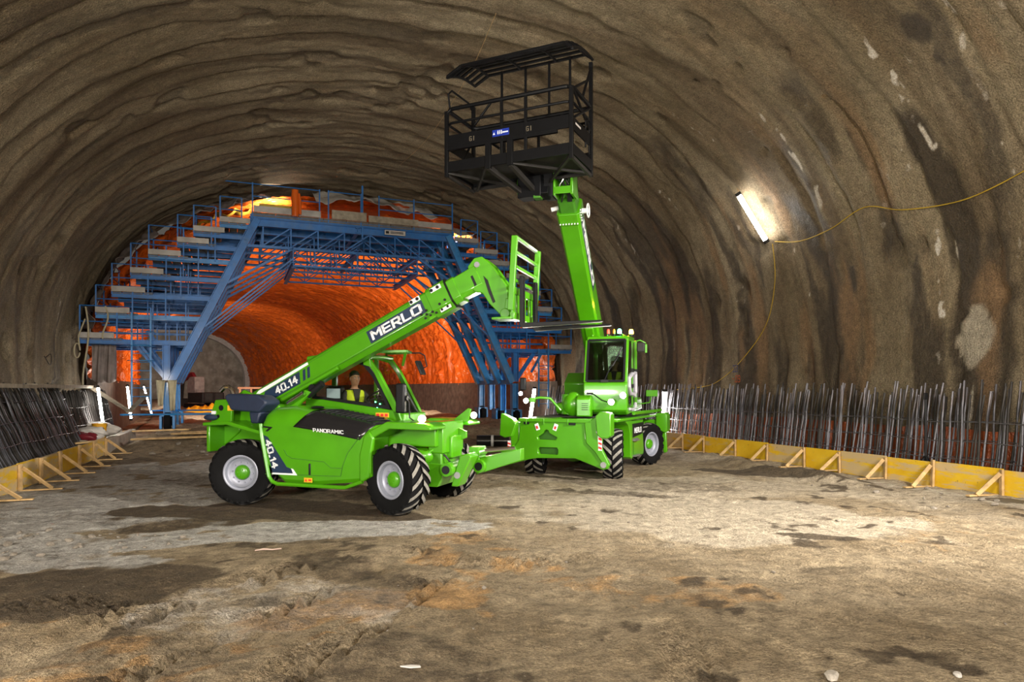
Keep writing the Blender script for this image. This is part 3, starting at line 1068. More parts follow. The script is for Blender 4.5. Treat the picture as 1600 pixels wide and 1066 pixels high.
# ------------------------------------------------------------------ formwork kerbs: boards, posts, braces, ground battens
def kerb(name, label, q0, s_list, sd, hgt=0.56, skip_brace=()):
    s_mid = s_list[len(s_list) // 2]
    root = empty(name, tw(s_mid, q0, 0))
    tag(root, label, 'formwork')
    inv = root.matrix_basis.inverted()

    def P(s, q, z):
        return inv @ tw(s, q, z)
    for i, (sa, sb) in enumerate(zip(s_list[:-1], s_list[1:])):
        mb = MB()
        jit = random.uniform(-.02, .02)
        n = 3
        secs = []
        for k in range(n):
            s = sa + 0.008 + (sb - sa - 0.016) * k / (n - 1)
            secs.append([P(s, q0, 0.0), P(s, q0 + sd * 0.027, 0.0), P(s, q0 + sd * 0.027, hgt + jit), P(s, q0, hgt + jit)])
        mb.loft(secs)
        obj('board', mb, M['board'] if sd > 0 else M['board_worn'], root, 0.004)
    for i, s in enumerate(s_list):
        g = gz_sq(s, q0 - sd * 0.6)
        mb = MB()
        mb.beam(P(s, q0 - sd * 0.045, -0.03), P(s + random.uniform(-.02, .02), q0 - sd * 0.045, hgt + random.uniform(-.04, .05)), 0.085, 0.05, (1, 0, 0))
        obj('post', mb, M['wood'], root, 0.004)
        if i in skip_brace:
            continue
        js = random.uniform(-.06, .06)
        mb = MB()
        mb.beam(P(s, q0 - sd * 0.09, hgt * 0.86), P(s + js, q0 - sd * 0.62, g + 0.05), 0.03, 0.08, (1, 0, 0))
        obj('brace', mb, M['wood'], root, 0.004)
        mb = MB()
        mb.beam(P(s + js * .5 + .05, q0 - sd * 0.08, g + 0.03), P(s + js + .05, q0 - sd * 0.80, g + 0.035), 0.09, 0.028)
        obj('batten', mb, M['wood'], root, 0.003)
    return root


kerb('kerb_formwork', 'long kerb of yellow boards with timber braces along the right-hand wall', 9.5,
     [7.4, 8.6, 9.72, 11.2, 12.4, 13.75, 14.95, 16.4, 17.8, 19.4, 20.6, 21.9, 23.2], 1)
kerb('kerb_formwork', 'kerb of yellow boards with timber braces along the left side of the tunnel', -9.2,
     [13.2, 15.0, 16.9, 18.3, 19.9, 21.8, 23.6, 25.4], -1)

# plain concrete kerb that continues the left boards
mb = MB()
secs = []
for s in np.arange(25.45, 33, 1.0):
    secs.append([tw(s, -9.2, -0.1), tw(s, -9.2, 0.45), tw(s, -9.45, 0.45), tw(s, -9.45, -0.1)])
mb.loft(secs)
tag(obj('concrete_kerb', mb, M['concrete'], None, 0.02), 'low grey concrete kerb running on from the end of the left yellow boards', 'kerb')

# blinding strip below the left spoil (raised shelf behind the boards)
for sd, s0, s1, nm in ((-1, 12.5, 33.5, 'trim_3'), (1, 7.0, 24.5, 'trim_4')):
    mb = MB()
    secs = []
    for s in np.arange(s0, s1, 1.0):
        q0 = 9.23 if sd < 0 else 9.54
        zt = 0.40 if sd < 0 else 0.20
        secs.append([tw(s, sd * q0, -0.2), tw(s, sd * q0, zt), tw(s, sd * 11.6, zt), tw(s, sd * 11.6, -0.2)])
    mb.loft(secs)
    tag(obj(nm, mb, M['concrete']), None, None, None, 'structure')


# ------------------------------------------------------------------ reinforcement: every bar a part of its cage
def bar_mesh(L, r):
    mb = MB()
    k = 7
    pts = [(0.012 * math.sin(i * 1.7), 0.01 * math.cos(i * 2.3), L * i / k) for i in range(k + 1)]
    mb.path(pts, r, 6)
    return mb.mesh('bar', M['rebar'], 60)


def cage(name, label, s0, s1, rows, zb, zt, lean, step, mats, horiz, jitter=1.0):
    root = empty(name, tw((s0 + s1) / 2, rows[0], 0))
    tag(root, label, 'rebar')
    inv = root.matrix_basis.inverted()
    metas = []
    for m in mats:
        me = bar_mesh(1.0, 0.023)
        me.materials.clear()
        me.materials.append(m)
        metas.append(me)
    n = 0
    for ri, q0 in enumerate(rows):
        s = s0 + ri * step * 0.4
        while s < s1 and n < 298:
            ss = s + random.uniform(-.05, .05) * jitter
            top = zt + random.uniform(-0.28, 0.12) * jitter
            a = inv @ tw(ss, q0, zb)
            b = inv @ tw(ss + random.uniform(-.10, .10) * jitter, q0 + lean + random.uniform(-.1, .1) * jitter, top)
            o = link('vertical_bar', random.choice(metas), root, a)
            d = b - a
            o.rotation_euler = d.to_track_quat('Z', 'Y').to_euler()
            o.scale = (1, 1, d.length)
            n += 1
            s += step * random.uniform(0.7, 1.3)
    for z in horiz:
        for q0 in rows[:2]:
            mb = MB()
            pts = []
            for s in np.arange(s0, s1 + .6, 1.0):
                f = (z - zb) / (zt - zb)
                pts.append(inv @ tw(float(s), q0 + lean * f - 0.03 * np.sign(q0), z + 0.02 * math.sin(s * 2)))
            mb.path(pts, 0.011, 5)
            obj('horizontal_bar', mb, mats[0], root)
    return root


cage('rebar_cage', 'tall row of dark steel starter bars standing behind the right-hand yellow boards', 7.6, 24.2, (9.85, 10.4), 0.15, 2.22, 0.25, 0.132, [M['rebar'], M['rebar'], M['rebar_dark']], (0.62, 1.0, 1.42))
cage('rebar_cage', 'further row of thin steel bars behind the tall tube lamp and right-hand machine', 24.4, 33.5, (9.9, 10.5), 0.1, 2.2, 0.25, 0.16, [M['rebar'], M['rebar_dark']], (0.6, 1.4))
cage('rebar_cage', 'dense leaning row of dark steel bars along the left wall behind the boards', 14.5, 25.5, (-9.75, -10.3), 0.38, 2.2, -0.75, 0.11, [M['rebar'], M['rebar_dark']], (0.8, 1.3, 1.8))
cage('rebar_cage', 'far left row of dark steel bars below the long grey plank', 25.7, 33.0, (-10.0, -10.6), 0.3, 2.05, -0.4, 0.09, [M['rebar_dark'], M['rebar_dark']], (0.9, 1.5), 0.5)

# orange sheet behind the right-hand bars
sa = np.arange(7.0, 25.0, 0.1)
va = np.linspace(0, 1, 14)
s, v = np.meshgrid(sa, va, indexing='ij')
q = 11.0 + 0.10 * np.sin(s * 5 + 2 * fbm(s, v * 2, 501, 2)) + 0.12 * fbm(s * 2.2, v * 2, 503, 3) + 0.15 * v
z = 0.0 + v * (1.22 + 0.10 * fbm(s * 0.8, s * 0, 505, 3))
X, Y, Z = TW(s, q, z)
tag(link('membrane_skirt', grid_mesh('membrane_skirt', X, Y, Z, M['membrane_dull'], (s * 1.5, v * 2))), 'strip of orange membrane hanging low behind the right-hand steel bars', 'membrane')

# grey plank rail over the left bars, with the leaning planks beyond
mb = MB()
for sa_, sb_ in ((16.5, 21.0), (21.0, 25.5), (25.5, 29.2)):
    mb.beam(tw(sa_, -9.9 - (sa_ - 16) * .03, 2.22), tw(sb_, -9.9 - (sb_ - 16) * .03, 2.2), 0.24, 0.10)
tag(obj('plank_rail', mb, M['wood_grey'], None, 0.006), 'long pale grey plank lying along the top of the left steel bars', 'plank')
for (a, b, lab) in (((29.2, -10.2, 2.15), (31.6, -9.3, 1.2), 'grey plank sloping down from the end of the left plank rail'),
                    ((31.5, -9.35, 1.2), (33.6, -8.9, 1.9), 'short brown plank leaning up beside the left ladder foot')):
    mb = MB()
    mb.beam(tw(*a), tw(*b), 0.2, 0.06)
    tag(obj('plank', mb, M['wood_grey'], None, 0.005), lab, 'plank')

# numbers sprayed on the right wall
mb = MB()
a = surf(20.35, 37.35, 0.0)
b = surf(19.65, 37.35, 0.0)
u = (b - a).normalized()
c0 = min([surf(20.3, 37.6, 0.06), surf(19.7, 37.3, 0.06), surf(20.0, 37.6, .06)], key=lambda p: p.y)
base = tw(20.3, 11.35, 2.6)
u = (tw(19.5, 11.35, 2.6) - base).normalized()
root = empty('wall_number', base)
tag(root, 'sprayed blue and red numbers on the brown wall above the right-hand bars', 'painted numbers')
lettering(mb, '203', (0, 0, 0.12), u, (0, 0, 1), 0.27, 0.26, 1.0)
obj('blue_digits', mb, M['paint_blue'], root)
mb = MB()
lettering(mb, '-.09', Vector((0, 0, -0.24)) + u * -0.02, u, (0, 0, 1), 0.42, 0.26, 1.0)
obj('red_digits', mb, M['paint_red'], root)
# ================================================================== BLUE GANTRY
G_S = 33.0
g_org = tw(G_S, 0, 0)
gantry = empty('membrane_gantry', g_org, tang(G_S))
tag(gantry, 'huge blue steel gantry of stepped work platforms filling the tunnel behind the machines', 'gantry')
BAYS = [0.0, 1.7, 3.4, 5.1]
BL, BP = M['blue_steel'], M['blue_pale']


def gpart(name, mb, mat, parent=None, bevel=0):
    return obj(name, mb, mat, parent or gantry, bevel)


# portal frames
for bi, y in enumerate(BAYS):
    mb = MB()
    mb.ibeam((-4.75, y, 9.62), (4.75, y, 9.62), 0.22, 0.34, 0.035)
    fr = gpart('portal_frame', mb, BL)
    for sd in (-1, 1):
        m1 = MB()
        m1.beam((sd * 7.9, y, 2.45), (sd * 4.45, y, 9.75), 0.30, 0.34, (0, 1, 0))
        m1.beam((sd * 8.06, y - .0, 2.52), (sd * 4.62, y, 9.82), 0.36, 0.03, (sd * .9, 0, .43))
        gpart('inclined_leg', m1, BL if sd < 0 else BP, fr)
        m1 = MB()
        m1.ibeam((sd * 8.05, y, 0.95), (sd * 8.05, y, 2.4), 0.32, 0.32, 0.03, (1, 0, 0))
        gpart('lower_column', m1, BP, fr)
        m1 = MB()
        m1.ibeam((sd * 8.1, y, 2.5), (sd * 8.1, y, 4.05), 0.3, 0.3, 0.03, (1, 0, 0))
        gpart('upper_column', m1, BL, fr)
        # diagonal brace from column head to inclined leg
        m1 = MB()
        m1.beam((sd * 9.1, y, 4.0), (sd * 8.1, y, 2.6), 0.07, 0.09)
        m1.beam((sd * 5.9, y, 6.7), (sd * 2.9, y, 8.55), 0.09, 0.10)
        m1.beam((sd * 6.9, y, 4.6), (sd * 2.9, y, 8.1), 0.06, 0.07)
        gpart('knee_brace', m1, BL, fr)
    # lower truss below the top beam
    m1 = MB()
    m1.beam((-5.1, y, 8.55), (5.1, y, 8.55), 0.09, 0.12)
    gpart('truss_chord', m1, BL, fr)
    m1 = MB()
    m1.beam((-2.9, y, 7.78), (2.9, y, 7.78), 0.07, 0.08)
    gpart('lower_chord', m1, BL, fr)
    xs = np.linspace(-4.2, 4.2, 8)
    for i, x in enumerate(xs):
        m1 = MB()
        m1.beam((x, y, 8.55), (x, y, 9.5), 0.06, 0.06)
        gpart('truss_post', m1, BL, fr)
        if i < len(xs) - 1:
            m1 = MB()
            if x < 0:
                m1.beam((x, y, 8.6), (xs[i + 1], y, 9.48), 0.055, 0.06)
            else:
                m1.beam((x, y, 9.48), (xs[i + 1], y, 8.6), 0.055, 0.06)
            gpart('truss_diagonal', m1, BL, fr)
    for i, x in enumerate(np.linspace(-2.9, 2.9, 7)):
        m1 = MB()
        m1.beam((x, y, 7.78), (x, y, 8.55), 0.05, 0.05)
        if i < 6:
            x2 = np.linspace(-2.9, 2.9, 7)[i + 1]
            m1.beam((x, y, 7.8 if i % 2 else 8.5), (x2, y, 8.5 if i % 2 else 7.8), 0.04, 0.045)
        gpart('lower_web', m1, BL, fr)

# longitudinal beams tying the frames
for (x, z) in ((-7.9, 2.47), (7.9, 2.47), (-4.6, 9.6), (4.6, 9.6), (-6.2, 6.1), (6.2, 6.1), (-2.9, 8.55), (2.9, 8.55), (0, 8.55), (-2.9, 7.78), (2.9, 7.78), (0, 9.62)):
    m1 = MB()
    m1.ibeam((x, -0.15, z), (x, BAYS[-1] + .15, z), 0.18, 0.24, 0.025)
    gpart('tie_beam', m1, BP if z < 3 else BL)
for sd in (-1, 1):
    for k in range(3):
        m1 = MB()
        y0, y1 = BAYS[k], BAYS[k + 1]
        m1.tube((sd * 7.0, y0, 4.3), (sd * 6.2, y1, 6.1), 0.035, 6)
        m1.tube((sd * 7.0, y1, 4.3), (sd * 6.2, y0, 6.1), 0.035, 6)
        gpart('cross_brace', m1, BL)

# bogies with wheels
for sd in (-1, 1):
    for y in (0.0, 2.2, 5.1):
        m1 = MB()
        m1.bx(sd * 8.05 - .3, sd * 8.05 - .2, y - .35, y + .35, 0.42, 1.0)
        m1.bx(sd * 8.05 + .2, sd * 8.05 + .3, y - .35, y + .35, 0.42, 1.0)
        m1.bx(sd * 8.05 - .3, sd * 8.05 + .3, y - .35, y + .35, 0.95, 1.05)
        bg = gpart('bogie', m1, BP, None, 0.01)
        m1 = MB()
        m1.lathe([(0.06, -.13), (0.36, -.13), (0.40, -.09), (0.40, .09), (0.36, .13), (0.06, .13)], 20, 'x', 0, (sd * 8.05, y - .1, 0.72))
        gpart('bogie_wheel', m1, M['rubber'], bg)
m1 = MB()
m1.tube((-9.8, -.35, 1.05), (-2.2, -.35, 1.02), 0.04, 8)
gpart('bumper_bar', m1, BP)
m1 = MB()
m1.tube((-8.9, 2.6, 1.12), (-3.0, 2.6, 1.12), 0.035, 8)
gpart('bumper_bar', m1, BL)

# stepped platforms
LEV = [(11.29, 4.12, 7.0), (10.72, 5.18, 6.5), (10.14, 6.08, 6.1), (9.45, 6.9, 5.75), (8.78, 7.72, 5.35), (7.68, 8.33, 5.05), (7.05, 8.87, 4.8), (6.0, 9.36, 4.6)]
RAILH = [1.45, 1.25, 1.28, 1.36, 1.36, 1.3, 1.23, 1.24]
rng = random.Random(5)
for sd in (-1, 1):
    for li, (qo, z, qi) in enumerate(LEV):
        mb = MB()
        mb.ibeam((sd * qo, -0.1, z - .02), (sd * (qi + .1), -0.1, z - .02), 0.14, 0.2, 0.02)
        pf = gpart('work_platform', mb, BL if (li + sd) % 3 else BP)
        for y in BAYS[1:]:
            m1 = MB()
            m1.ibeam((sd * qo, y, z - .02), (sd * (qi - .1), y, z - .02), 0.14, 0.2, 0.02)
            gpart('cross_beam', m1, BL, pf)
        # decking: serrated planks side by side running along the tunnel
        w_in = qo - 2.5 if li < 6 else qo - 1.7
        npl = 4 if li < 6 else 3
        for k in range(npl):
            x0 = qo - 0.04 - k * (qo - w_in) / npl * 0.62
            m1 = MB()
            m1.bx(sd * x0, sd * (x0 - .33), -0.2, BAYS[-1] + .2, z + .09, z + .125)
            for yy in np.arange(-0.15, BAYS[-1], 0.3):
                m1.bx(sd * x0, sd * (x0 - .33), yy, yy + .05, z + .035, z + .09)
            gpart('deck_plank', m1, M['grating'], pf)
        # toe board at the outer edge, front
        m1 = MB()
        m1.bx(sd * qo, sd * (qo - 1.25), -0.24, -0.2, z + .12, z + .34)
        gpart('toe_board', m1, M['galv'], pf)
        rh = RAILH[li]
        posts = [qo - .02, qo - 1.35, qo - 2.6] if li < 6 else [qo - .02, qo - .9]
        posts = [p for p in posts if p > qi + .2]
        for p in posts:
            m1 = MB()
            m1.beam((sd * p, -0.15, z), (sd * p, -0.15, z + rh), 0.055, 0.055, (1, 0, 0))
            gpart('guard_post', m1, BL, pf)
        for y in BAYS[1:]:
            m1 = MB()
            m1.beam((sd * (qo - .02), y, z), (sd * (qo - .02), y, z + rh), 0.055, 0.055, (1, 0, 0))
            gpart('guard_post', m1, BL, pf)
        for hh in (rh, rh * .55):
            m1 = MB()
            m1.tube((sd * qo, -0.15, z + hh), (sd * posts[-1], -0.15, z + hh), 0.024, 6)
            gpart('guard_rail', m1, BL, pf)
            m1 = MB()
            m1.tube((sd * (qo - .02), -0.15, z + hh), (sd * (qo - .02), BAYS[-1], z + hh), 0.024, 6)
            gpart('guard_rail', m1, BL, pf)

# inner uprights joining the left levels (dense bars seen against the orange)
for sd in (-1, 1):
    for (x, z0, z1) in ((9.3, 4.1, 5.2), (8.7, 4.1, 6.1), (8.2, 4.1, 6.1), (7.75, 4.1, 5.2), (7.4, 4.1, 6.0), (8.9, 5.2, 6.9), (8.0, 6.1, 7.0), (7.3, 6.1, 7.7), (6.9, 6.1, 6.9), (7.5, 6.9, 7.7), (6.5, 7.7, 8.35)):
        for y in (0.85, 2.6):
            m1 = MB()
            m1.beam((sd * x, y, z0), (sd * x, y, z1), 0.05, 0.05, (1, 0, 0))
            gpart('inner_upright', m1, BL)
    for (z, x0, x1) in ((4.65, 11.0, 7.2), (5.0, 10.9, 7.0), (5.65, 10.5, 6.6), (6.5, 9.9, 6.2), (7.3, 9.2, 5.9)):
        m1 = MB()
        m1.beam((sd * x0, 2.5, z), (sd * x1, 2.5, z), 0.06, 0.1)
        gpart('stringer', m1, BL)

# top deck
mb = MB()
mb.ibeam((-4.75, -0.12, 9.86), (4.75, -0.12, 9.86), 0.12, 0.16, 0.02)
td = gpart('top_platform', mb, BL)
for k in range(9):
    x0 = -4.7 + k * 1.045
    m1 = MB()
    m1.bx(x0, x0 + 1.02, -0.2, BAYS[-1] + .2, 9.99, 10.03)
    for yy in np.arange(-0.15, BAYS[-1], 0.3):
        m1.bx(x0, x0 + 1.02, yy, yy + .06, 9.86, 9.99)
    gpart('deck_plank', m1, M['grating'], td)
for (x0, x1, mt, zt) in ((-4.6, -1.7, 'galv', 10.32), (-1.2, 0.4, 'wood_grey', 10.45), (0.5, 2.9, 'wood_grey', 10.35), (2.9, 4.6, 'galv', 10.3)):
    m1 = MB()
    m1.bx(x0, x1, -0.24, -0.2, 10.04, zt)
    gpart('toe_board', m1, M[mt], td)
for x in (-4.65, -1.75, -1.35, 0.15, 1.0, 2.7, 4.65):
    m1 = MB()
    m1.beam((x, -0.15, 9.8), (x, -0.15, 11.35), 0.055, 0.055, (1, 0, 0))
    gpart('guard_post', m1, BL, td)
m1 = MB()
m1.beam((0.22, -0.1, 9.2), (0.22, -0.1, 11.75), 0.08, 0.08, (1, 0, 0))
gpart('mast', m1, BL, td)
for z, x0, x1 in ((11.3, -5.9, -1.75), (10.75, -4.65, -1.75), (11.3, -1.35, 0.15), (11.25, 1.0, 4.65), (10.7, 1.0, 4.65)):
    m1 = MB()
    m1.tube((x0, -0.15, z), (x1, -0.15, z), 0.024, 6)
    gpart('guard_rail', m1, BL, td)
m1 = MB()
m1.bx(1.25, 2.25, -0.30, -0.27, 9.5, 9.72)
sg = gpart('name_plate', m1, M['white_sheet'])
m1 = MB()
m1.bx(1.3, 1.45, -0.31, -0.30, 9.55, 9.67)
m1.bx(1.52, 2.15, -0.31, -0.30, 9.63, 9.66)
m1.bx(1.52, 2.15, -0.31, -0.30, 9.57, 9.60)
gpart('plate_print', m1, M['black'], sg)

# ladders
for sd, x0, x1, zt, zb in ((-1, 9.35, 8.65, 5.3, 1.3), (1, 9.2, 9.75, 4.2, 1.2)):
    mb = MB()
    mb.beam((sd * x0, -0.55, zb), (sd * x0, -0.55, zt), 0.05, 0.07, (1, 0, 0))
    mb.beam((sd * x1, -0.55, zb - .1), (sd * x1, -0.55, zt), 0.05, 0.07, (1, 0, 0))
    ld = gpart('ladder', mb, BP)
    for z in np.arange(zb + .15, zt - .9, 0.36):
        m1 = MB()
        m1.tube((sd * x0, -0.55, z), (sd * x1, -0.55, z), 0.018, 6)
        gpart('rung', m1, BP, ld)
    for z in (4.5, 3.9, 3.3):
        if z < zt:
            m1 = MB()
            xm = (x0 + x1) / 2
            m1.path([(sd * (xm + .5 * math.cos(a)), -0.55 - .55 * math.sin(a), z) for a in np.linspace(0, PI, 9)], 0.018, 6)
            gpart('cage_hoop', m1, BP, ld)
# steep stair next to the left ladder
for (a, b) in (((-9.3, 0.2, 4.0), (-8.2, 0.2, 2.6)), ((-8.95, 0.9, 4.0), (-7.95, 0.9, 2.6)), ((-9.0, 1.4, 4.7), (-8.1, 1.4, 3.6)), ((9.3, 0.2, 4.0), (8.3, 0.2, 2.6)), ((9.7, .2, 4.0), (9.1, .2, 3.0))):
    m1 = MB()
    m1.beam(a, b, 0.05, 0.12)
    gpart('stair_stringer', m1, BL)


def on_gantry(x, y, z):
    return gantry.matrix_basis @ Vector((x, y, z))


# ------------------------------------------------------------------ sheets, rolls and ropes on the gantry
def sheet(name, label, cat, mat, fn, nu, nv, group=None):
    u, v = np.meshgrid(np.linspace(0, 1, nu), np.linspace(0, 1, nv), indexing='ij')
    X = np.zeros_like(u)
    Y = np.zeros_like(u)
    Z = np.zeros_like(u)
    for i in range(nu):
        for j in range(nv):
            p = fn(float(u[i, j]), float(v[i, j]))
            X[i, j], Y[i, j], Z[i, j] = p
    o = link(name, grid_mesh(name, X, Y, Z, mat, (u, v)))
    so = o.modifiers.new('thickness', 'SOLIDIFY')
    so.thickness = 0.012
    return tag(o, label, cat, group)


def edge_fleece(name, label, v0, v1, s0, s1, mat, inset0, inset1, seed):
    def fn(u, v):
        vv = v0 + (v1 - v0) * u
        ss = s0 + (s1 - s0) * v + 0.35 * math.sin(u * 9 + seed) * v
        q, z, nq, nz = ring_at(np.array([vv]))
        w = float(fbm(np.array([vv * 1.6]), np.array([v * 2.0 + seed]), 601, 3)[0])
        d = inset0 + (inset1 - inset0) * v + 0.28 * w + 0.18 * v * abs(math.sin(u * 14 + seed))
        return tw(ss, float(q[0] + nq[0] * d), float(z[0] + nz[0] * d))
    return sheet(name, label, 'fleece', mat, fn, 60, 12)


edge_fleece('fleece_edge', 'white fleece edge sagging from the crown above the top deck', 18.6, 24.8, 35.4, 33.6, M['white_fleece'], 0.15, 0.85, 1)
edge_fleece('fleece_edge', 'white fleece edge on the right shoulder beyond the fork carriage', 25.4, 30.6, 35.8, 34.0, M['white_fleece'], 0.3, 1.15, 2)
edge_fleece('fleece_edge', 'brownish folded fleece edge on the left shoulder above the steps', 11.6, 16.4, 35.2, 33.6, M['fleece'], 0.2, 0.7, 3)
edge_fleece('fleece_edge', 'grey crumpled fleece edge low on the left beside the platforms', 5.4, 11.0, 35.4, 33.8, M['fleece'], 0.12, 0.45, 4)


def hang(u, v):
    x = -11.0 + 0.9 * u
    return on_gantry(x, 0.75 + 0.10 * math.sin(u * 14) * (0.3 + v) + .05 * math.sin(u * 31 + v * 3), 4.0 - 1.62 * v * (0.9 + 0.12 * math.sin(u * PI)) - 0.06 * math.sin(u * 9) * v)


sheet('fleece_sheet', 'grey brown fleece sheet hanging below the lowest left platform', 'fleece', M['fleece'], hang, 40, 16)

mb = MB()
c = on_gantry(-2.85, -0.36, 9.95)
mb.path([c, c + Vector((.02, 0, .4)), c + Vector((-.01, 0, .8)), c + Vector((0, 0, 1.2))], [.15, .17, .165, .15], 14)
mb.path([c + Vector((.22, .05, .1)), c + Vector((.21, .05, .7)), c + Vector((.16, .05, 1.05))], [.06, .07, .05], 8)
tag(obj('membrane_roll', mb, M['membrane']), 'orange membrane roll standing upright on the front of the top deck', 'roll')

mb = MB()
mb.beam(on_gantry(-4.35, 0.4, 10.42), on_gantry(-2.9, 0.4, 10.42), 0.5, 0.22)
tag(obj('yellow_sheet', mb, M['yellow_board'], None, 0.01), 'yellow panel lying on the left half of the top deck', 'panel')


def crumple(u, v):
    x = 0.6 + 2.0 * u
    return on_gantry(x, 0.5 + 1.0 * v, 10.1 + 0.75 * math.sin(PI * u) ** .7 * (math.sin(PI * min(1, v + .2))) * (0.75 + 0.5 * float(fbm(np.array([u * 5]), np.array([v * 4]), 611, 3)[0])))


sheet('membrane_heap', 'crumpled heap of bright orange membrane on the top deck', 'membrane', M['membrane'], crumple, 40, 20)
# yellow fleece strip on left shoulder
edge_fleece('yellow_sheet', 'yellow sheet stretched below the left shoulder behind the upper steps', 12.2, 16.0, 37.5, 35.6, M['yellow_board'], 0.35, 0.6, 6)['category'] = 'sheet'

for (x, z0, z1, lab) in ((-11.05, 5.5, 2.2, 'long rope dangling from the outer left corner of the lowest platform'), (-10.35, 5.55, 4.2, 'short rope loop tied to the lowest left guard rail')):
    mb = MB()
    pts = [on_gantry(x + 0.10 * math.sin(t * 5), -0.25, z0 + (z1 - z0) * t) for t in np.linspace(0, 1, 14)]
    mb.path(pts, 0.035, 6)
    if z1 < 3:
        p0 = on_gantry(x - .3, -0.25, 3.7)
        mb.path([p0 + Vector((.12 * math.cos(a), 0, .3 * math.sin(a))) for a in np.linspace(0, 6, 14)], 0.03, 6)
        mb.path([on_gantry(x - .02, -.25, 5.0), on_gantry(x - .25, -.25, 4.3), p0 + Vector((.1, 0, .1))], 0.03, 6)
    tag(obj('rope', mb, M['rope']), lab, 'rope')
# rags tied on the left column
for (dx, l, lab) in ((-.25, 1.1, 'pale rag tied to the near left column of the gantry'), (.2, 1.3, 'longer pale rag hanging beside the first on the left column')):
    def rag(u, v, dx=dx, l=l):
        return on_gantry(-8.05 + dx + (0.36 - .2 * v) * (u - .5), -0.3 - .05 * math.sin(u * 7) + .06 * math.sin(v * 5 + u * 4), 2.5 - l * v)
    sheet('rag', lab, 'rag', M['rope'], rag, 10, 14)

# lamps on the gantry (light the crown and the membrane)
for (x, y, z, tx, tz, pw, lab) in ((-3.4, 1.5, 10.3, -4.6, 11.9, 170, 'work lamp on the left of the top deck'), (5.6, 2.4, 9.9, 7, 13, 260, 'work lamp on the right shoulder platform')):
    p = on_gantry(x, y, z)
    root = empty('work_lamp', p, tang(G_S))
    tag(root, lab + ', shining up at the orange vault', 'lamp')
    mb = MB()
    mb.bx(-.2, .2, -.12, .12, -.16, -.08)
    mb.bx(-.23, -.2, -.12, .12, -.16, .1)
    mb.bx(.2, .23, -.12, .12, -.16, .1)
    obj('housing', mb, M['dark_under'], root, .01)
    mb = MB()
    mb.bx(-.19, .19, -.11, .11, -.08, -.04)
    obj('lens', mb, M['tube_lit'], root)
    spot_light('work_lamp_beam', p + Vector((0, 0, .12)), on_gantry(tx, y + 2.2, tz), pw * 6, NEUT, 120, 0.8, .15)
# site floodlights inside the lined length, hidden behind the gantry legs
spot_light('tunnel_flood', tw(40, -7.6, 3.2), tw(60, 3.5, 7), 6000, NEUT, 130, 0.8, .4)
spot_light('tunnel_flood', tw(41.5, 7.8, 3.0), tw(56, -2.0, 8), 6500, WARM, 140, 0.8, .4)
spot_light('tunnel_flood', tw(72, -7.5, 4.0), tw(110, 3, 4), 9000, NEUT, 110, 0.8, .5)
spot_light('tunnel_flood', tw(38.5, -8.6, 3.0), tw(37.5, -11.2, 4.6), 300, NEUT, 150, 0.8, .3)
spot_light('tunnel_flood', tw(38.0, 9.0, 3.2), tw(36.8, 11.2, 4.2), 160, NEUT, 150, 0.8, .3)


# ------------------------------------------------------------------ fluorescent site lamps
def tube_lamp(label, a, b, power, mat, r=0.045):
    a = Vector(a)
    b = Vector(b)
    root = empty('tube_lamp', a)
    tag(root, label, 'lamp')
    d = b - a
    mb = MB()
    mb.tube(d * 0.04, d * 0.96, r, 12)
    obj('lit_tube', mb, mat, root)
    mb = MB()
    mb.tube(d * -0.01, d * 0.05, r * 1.25, 12)
    obj('end_cap', mb, M['dark_under'], root)
    mb = MB()
    mb.tube(d * 0.95, d * 1.01, r * 1.25, 12)
    obj('end_cap', mb, M['dark_under'], root)
    if power:
        n = 3
        for k in range(n):
            L = bpy.data.lights.new('tube_glow', 'POINT')
            L.energy = power / n
            L.color = NEUT
            L.shadow_soft_size = r * 0.7
            o = bpy.data.objects.new('tube_glow', L)
            o.parent = root
            o.location = d * ((k + .5) / n)
            COL.objects.link(o)
    return root


tube_lamp('bright fluorescent tube fixed high on the right wall with a yellow cable', surf(17.88, 31.31, 0.30), surf(17.69, 33.21, 0.30), 0, M['tube_lit'], 0.075)
tube_lamp('tall lit tube standing among the right-hand steel bars beside the rear wheel', tw(22.2, 9.72, 0.35), tw(22.2, 9.8, 2.1), 0, M['tube_lit'], 0.085)
tube_lamp('lit tube standing on the left behind the white bag and planks', tw(28.6, -9.75, 0.6), tw(28.6, -9.95, 2.25), 0, M['tube_far'], 0.045)
tube_lamp('slanting lit tube left of the gantry ladder', tw(34.4, -9.6, 0.75), tw(34.4, -9.75, 2.3), 0, M['tube_far'], 0.045)
tube_lamp('thin lit tube right of the gantry ladder', tw(36.2, -8.95, 0.9), tw(36.2, -9.3, 2.3), 0, M['tube_far'], 0.03)
tube_lamp('lit tube standing far right between the gantry and the right-hand machine', tw(33.6, 9.2, 0.4), tw(33.6, 9.5, 2.2), 0, M['tube_far'], 0.085)


def cable(name, label, pts, r=0.012, mat='yellow_board'):
    P = [Vector(p) for p in pts]
    out = []
    for i in range(len(P) - 1):
        p0, p1, p2, p3 = P[max(i - 1, 0)], P[i], P[i + 1], P[min(i + 2, len(P) - 1)]
        for t in np.linspace(0, 1, 8)[:-1]:
            out.append(0.5 * ((2 * p1) + (p2 - p0) * t + (2 * p0 - 5 * p1 + 4 * p2 - p3) * t * t + (3 * p1 - p0 - 3 * p2 + p3) * t ** 3))
    out.append(P[-1])
    mb = MB()
    mb.path(out, r, 6)
    return tag(obj(name, mb, M[mat]), label, 'cable')


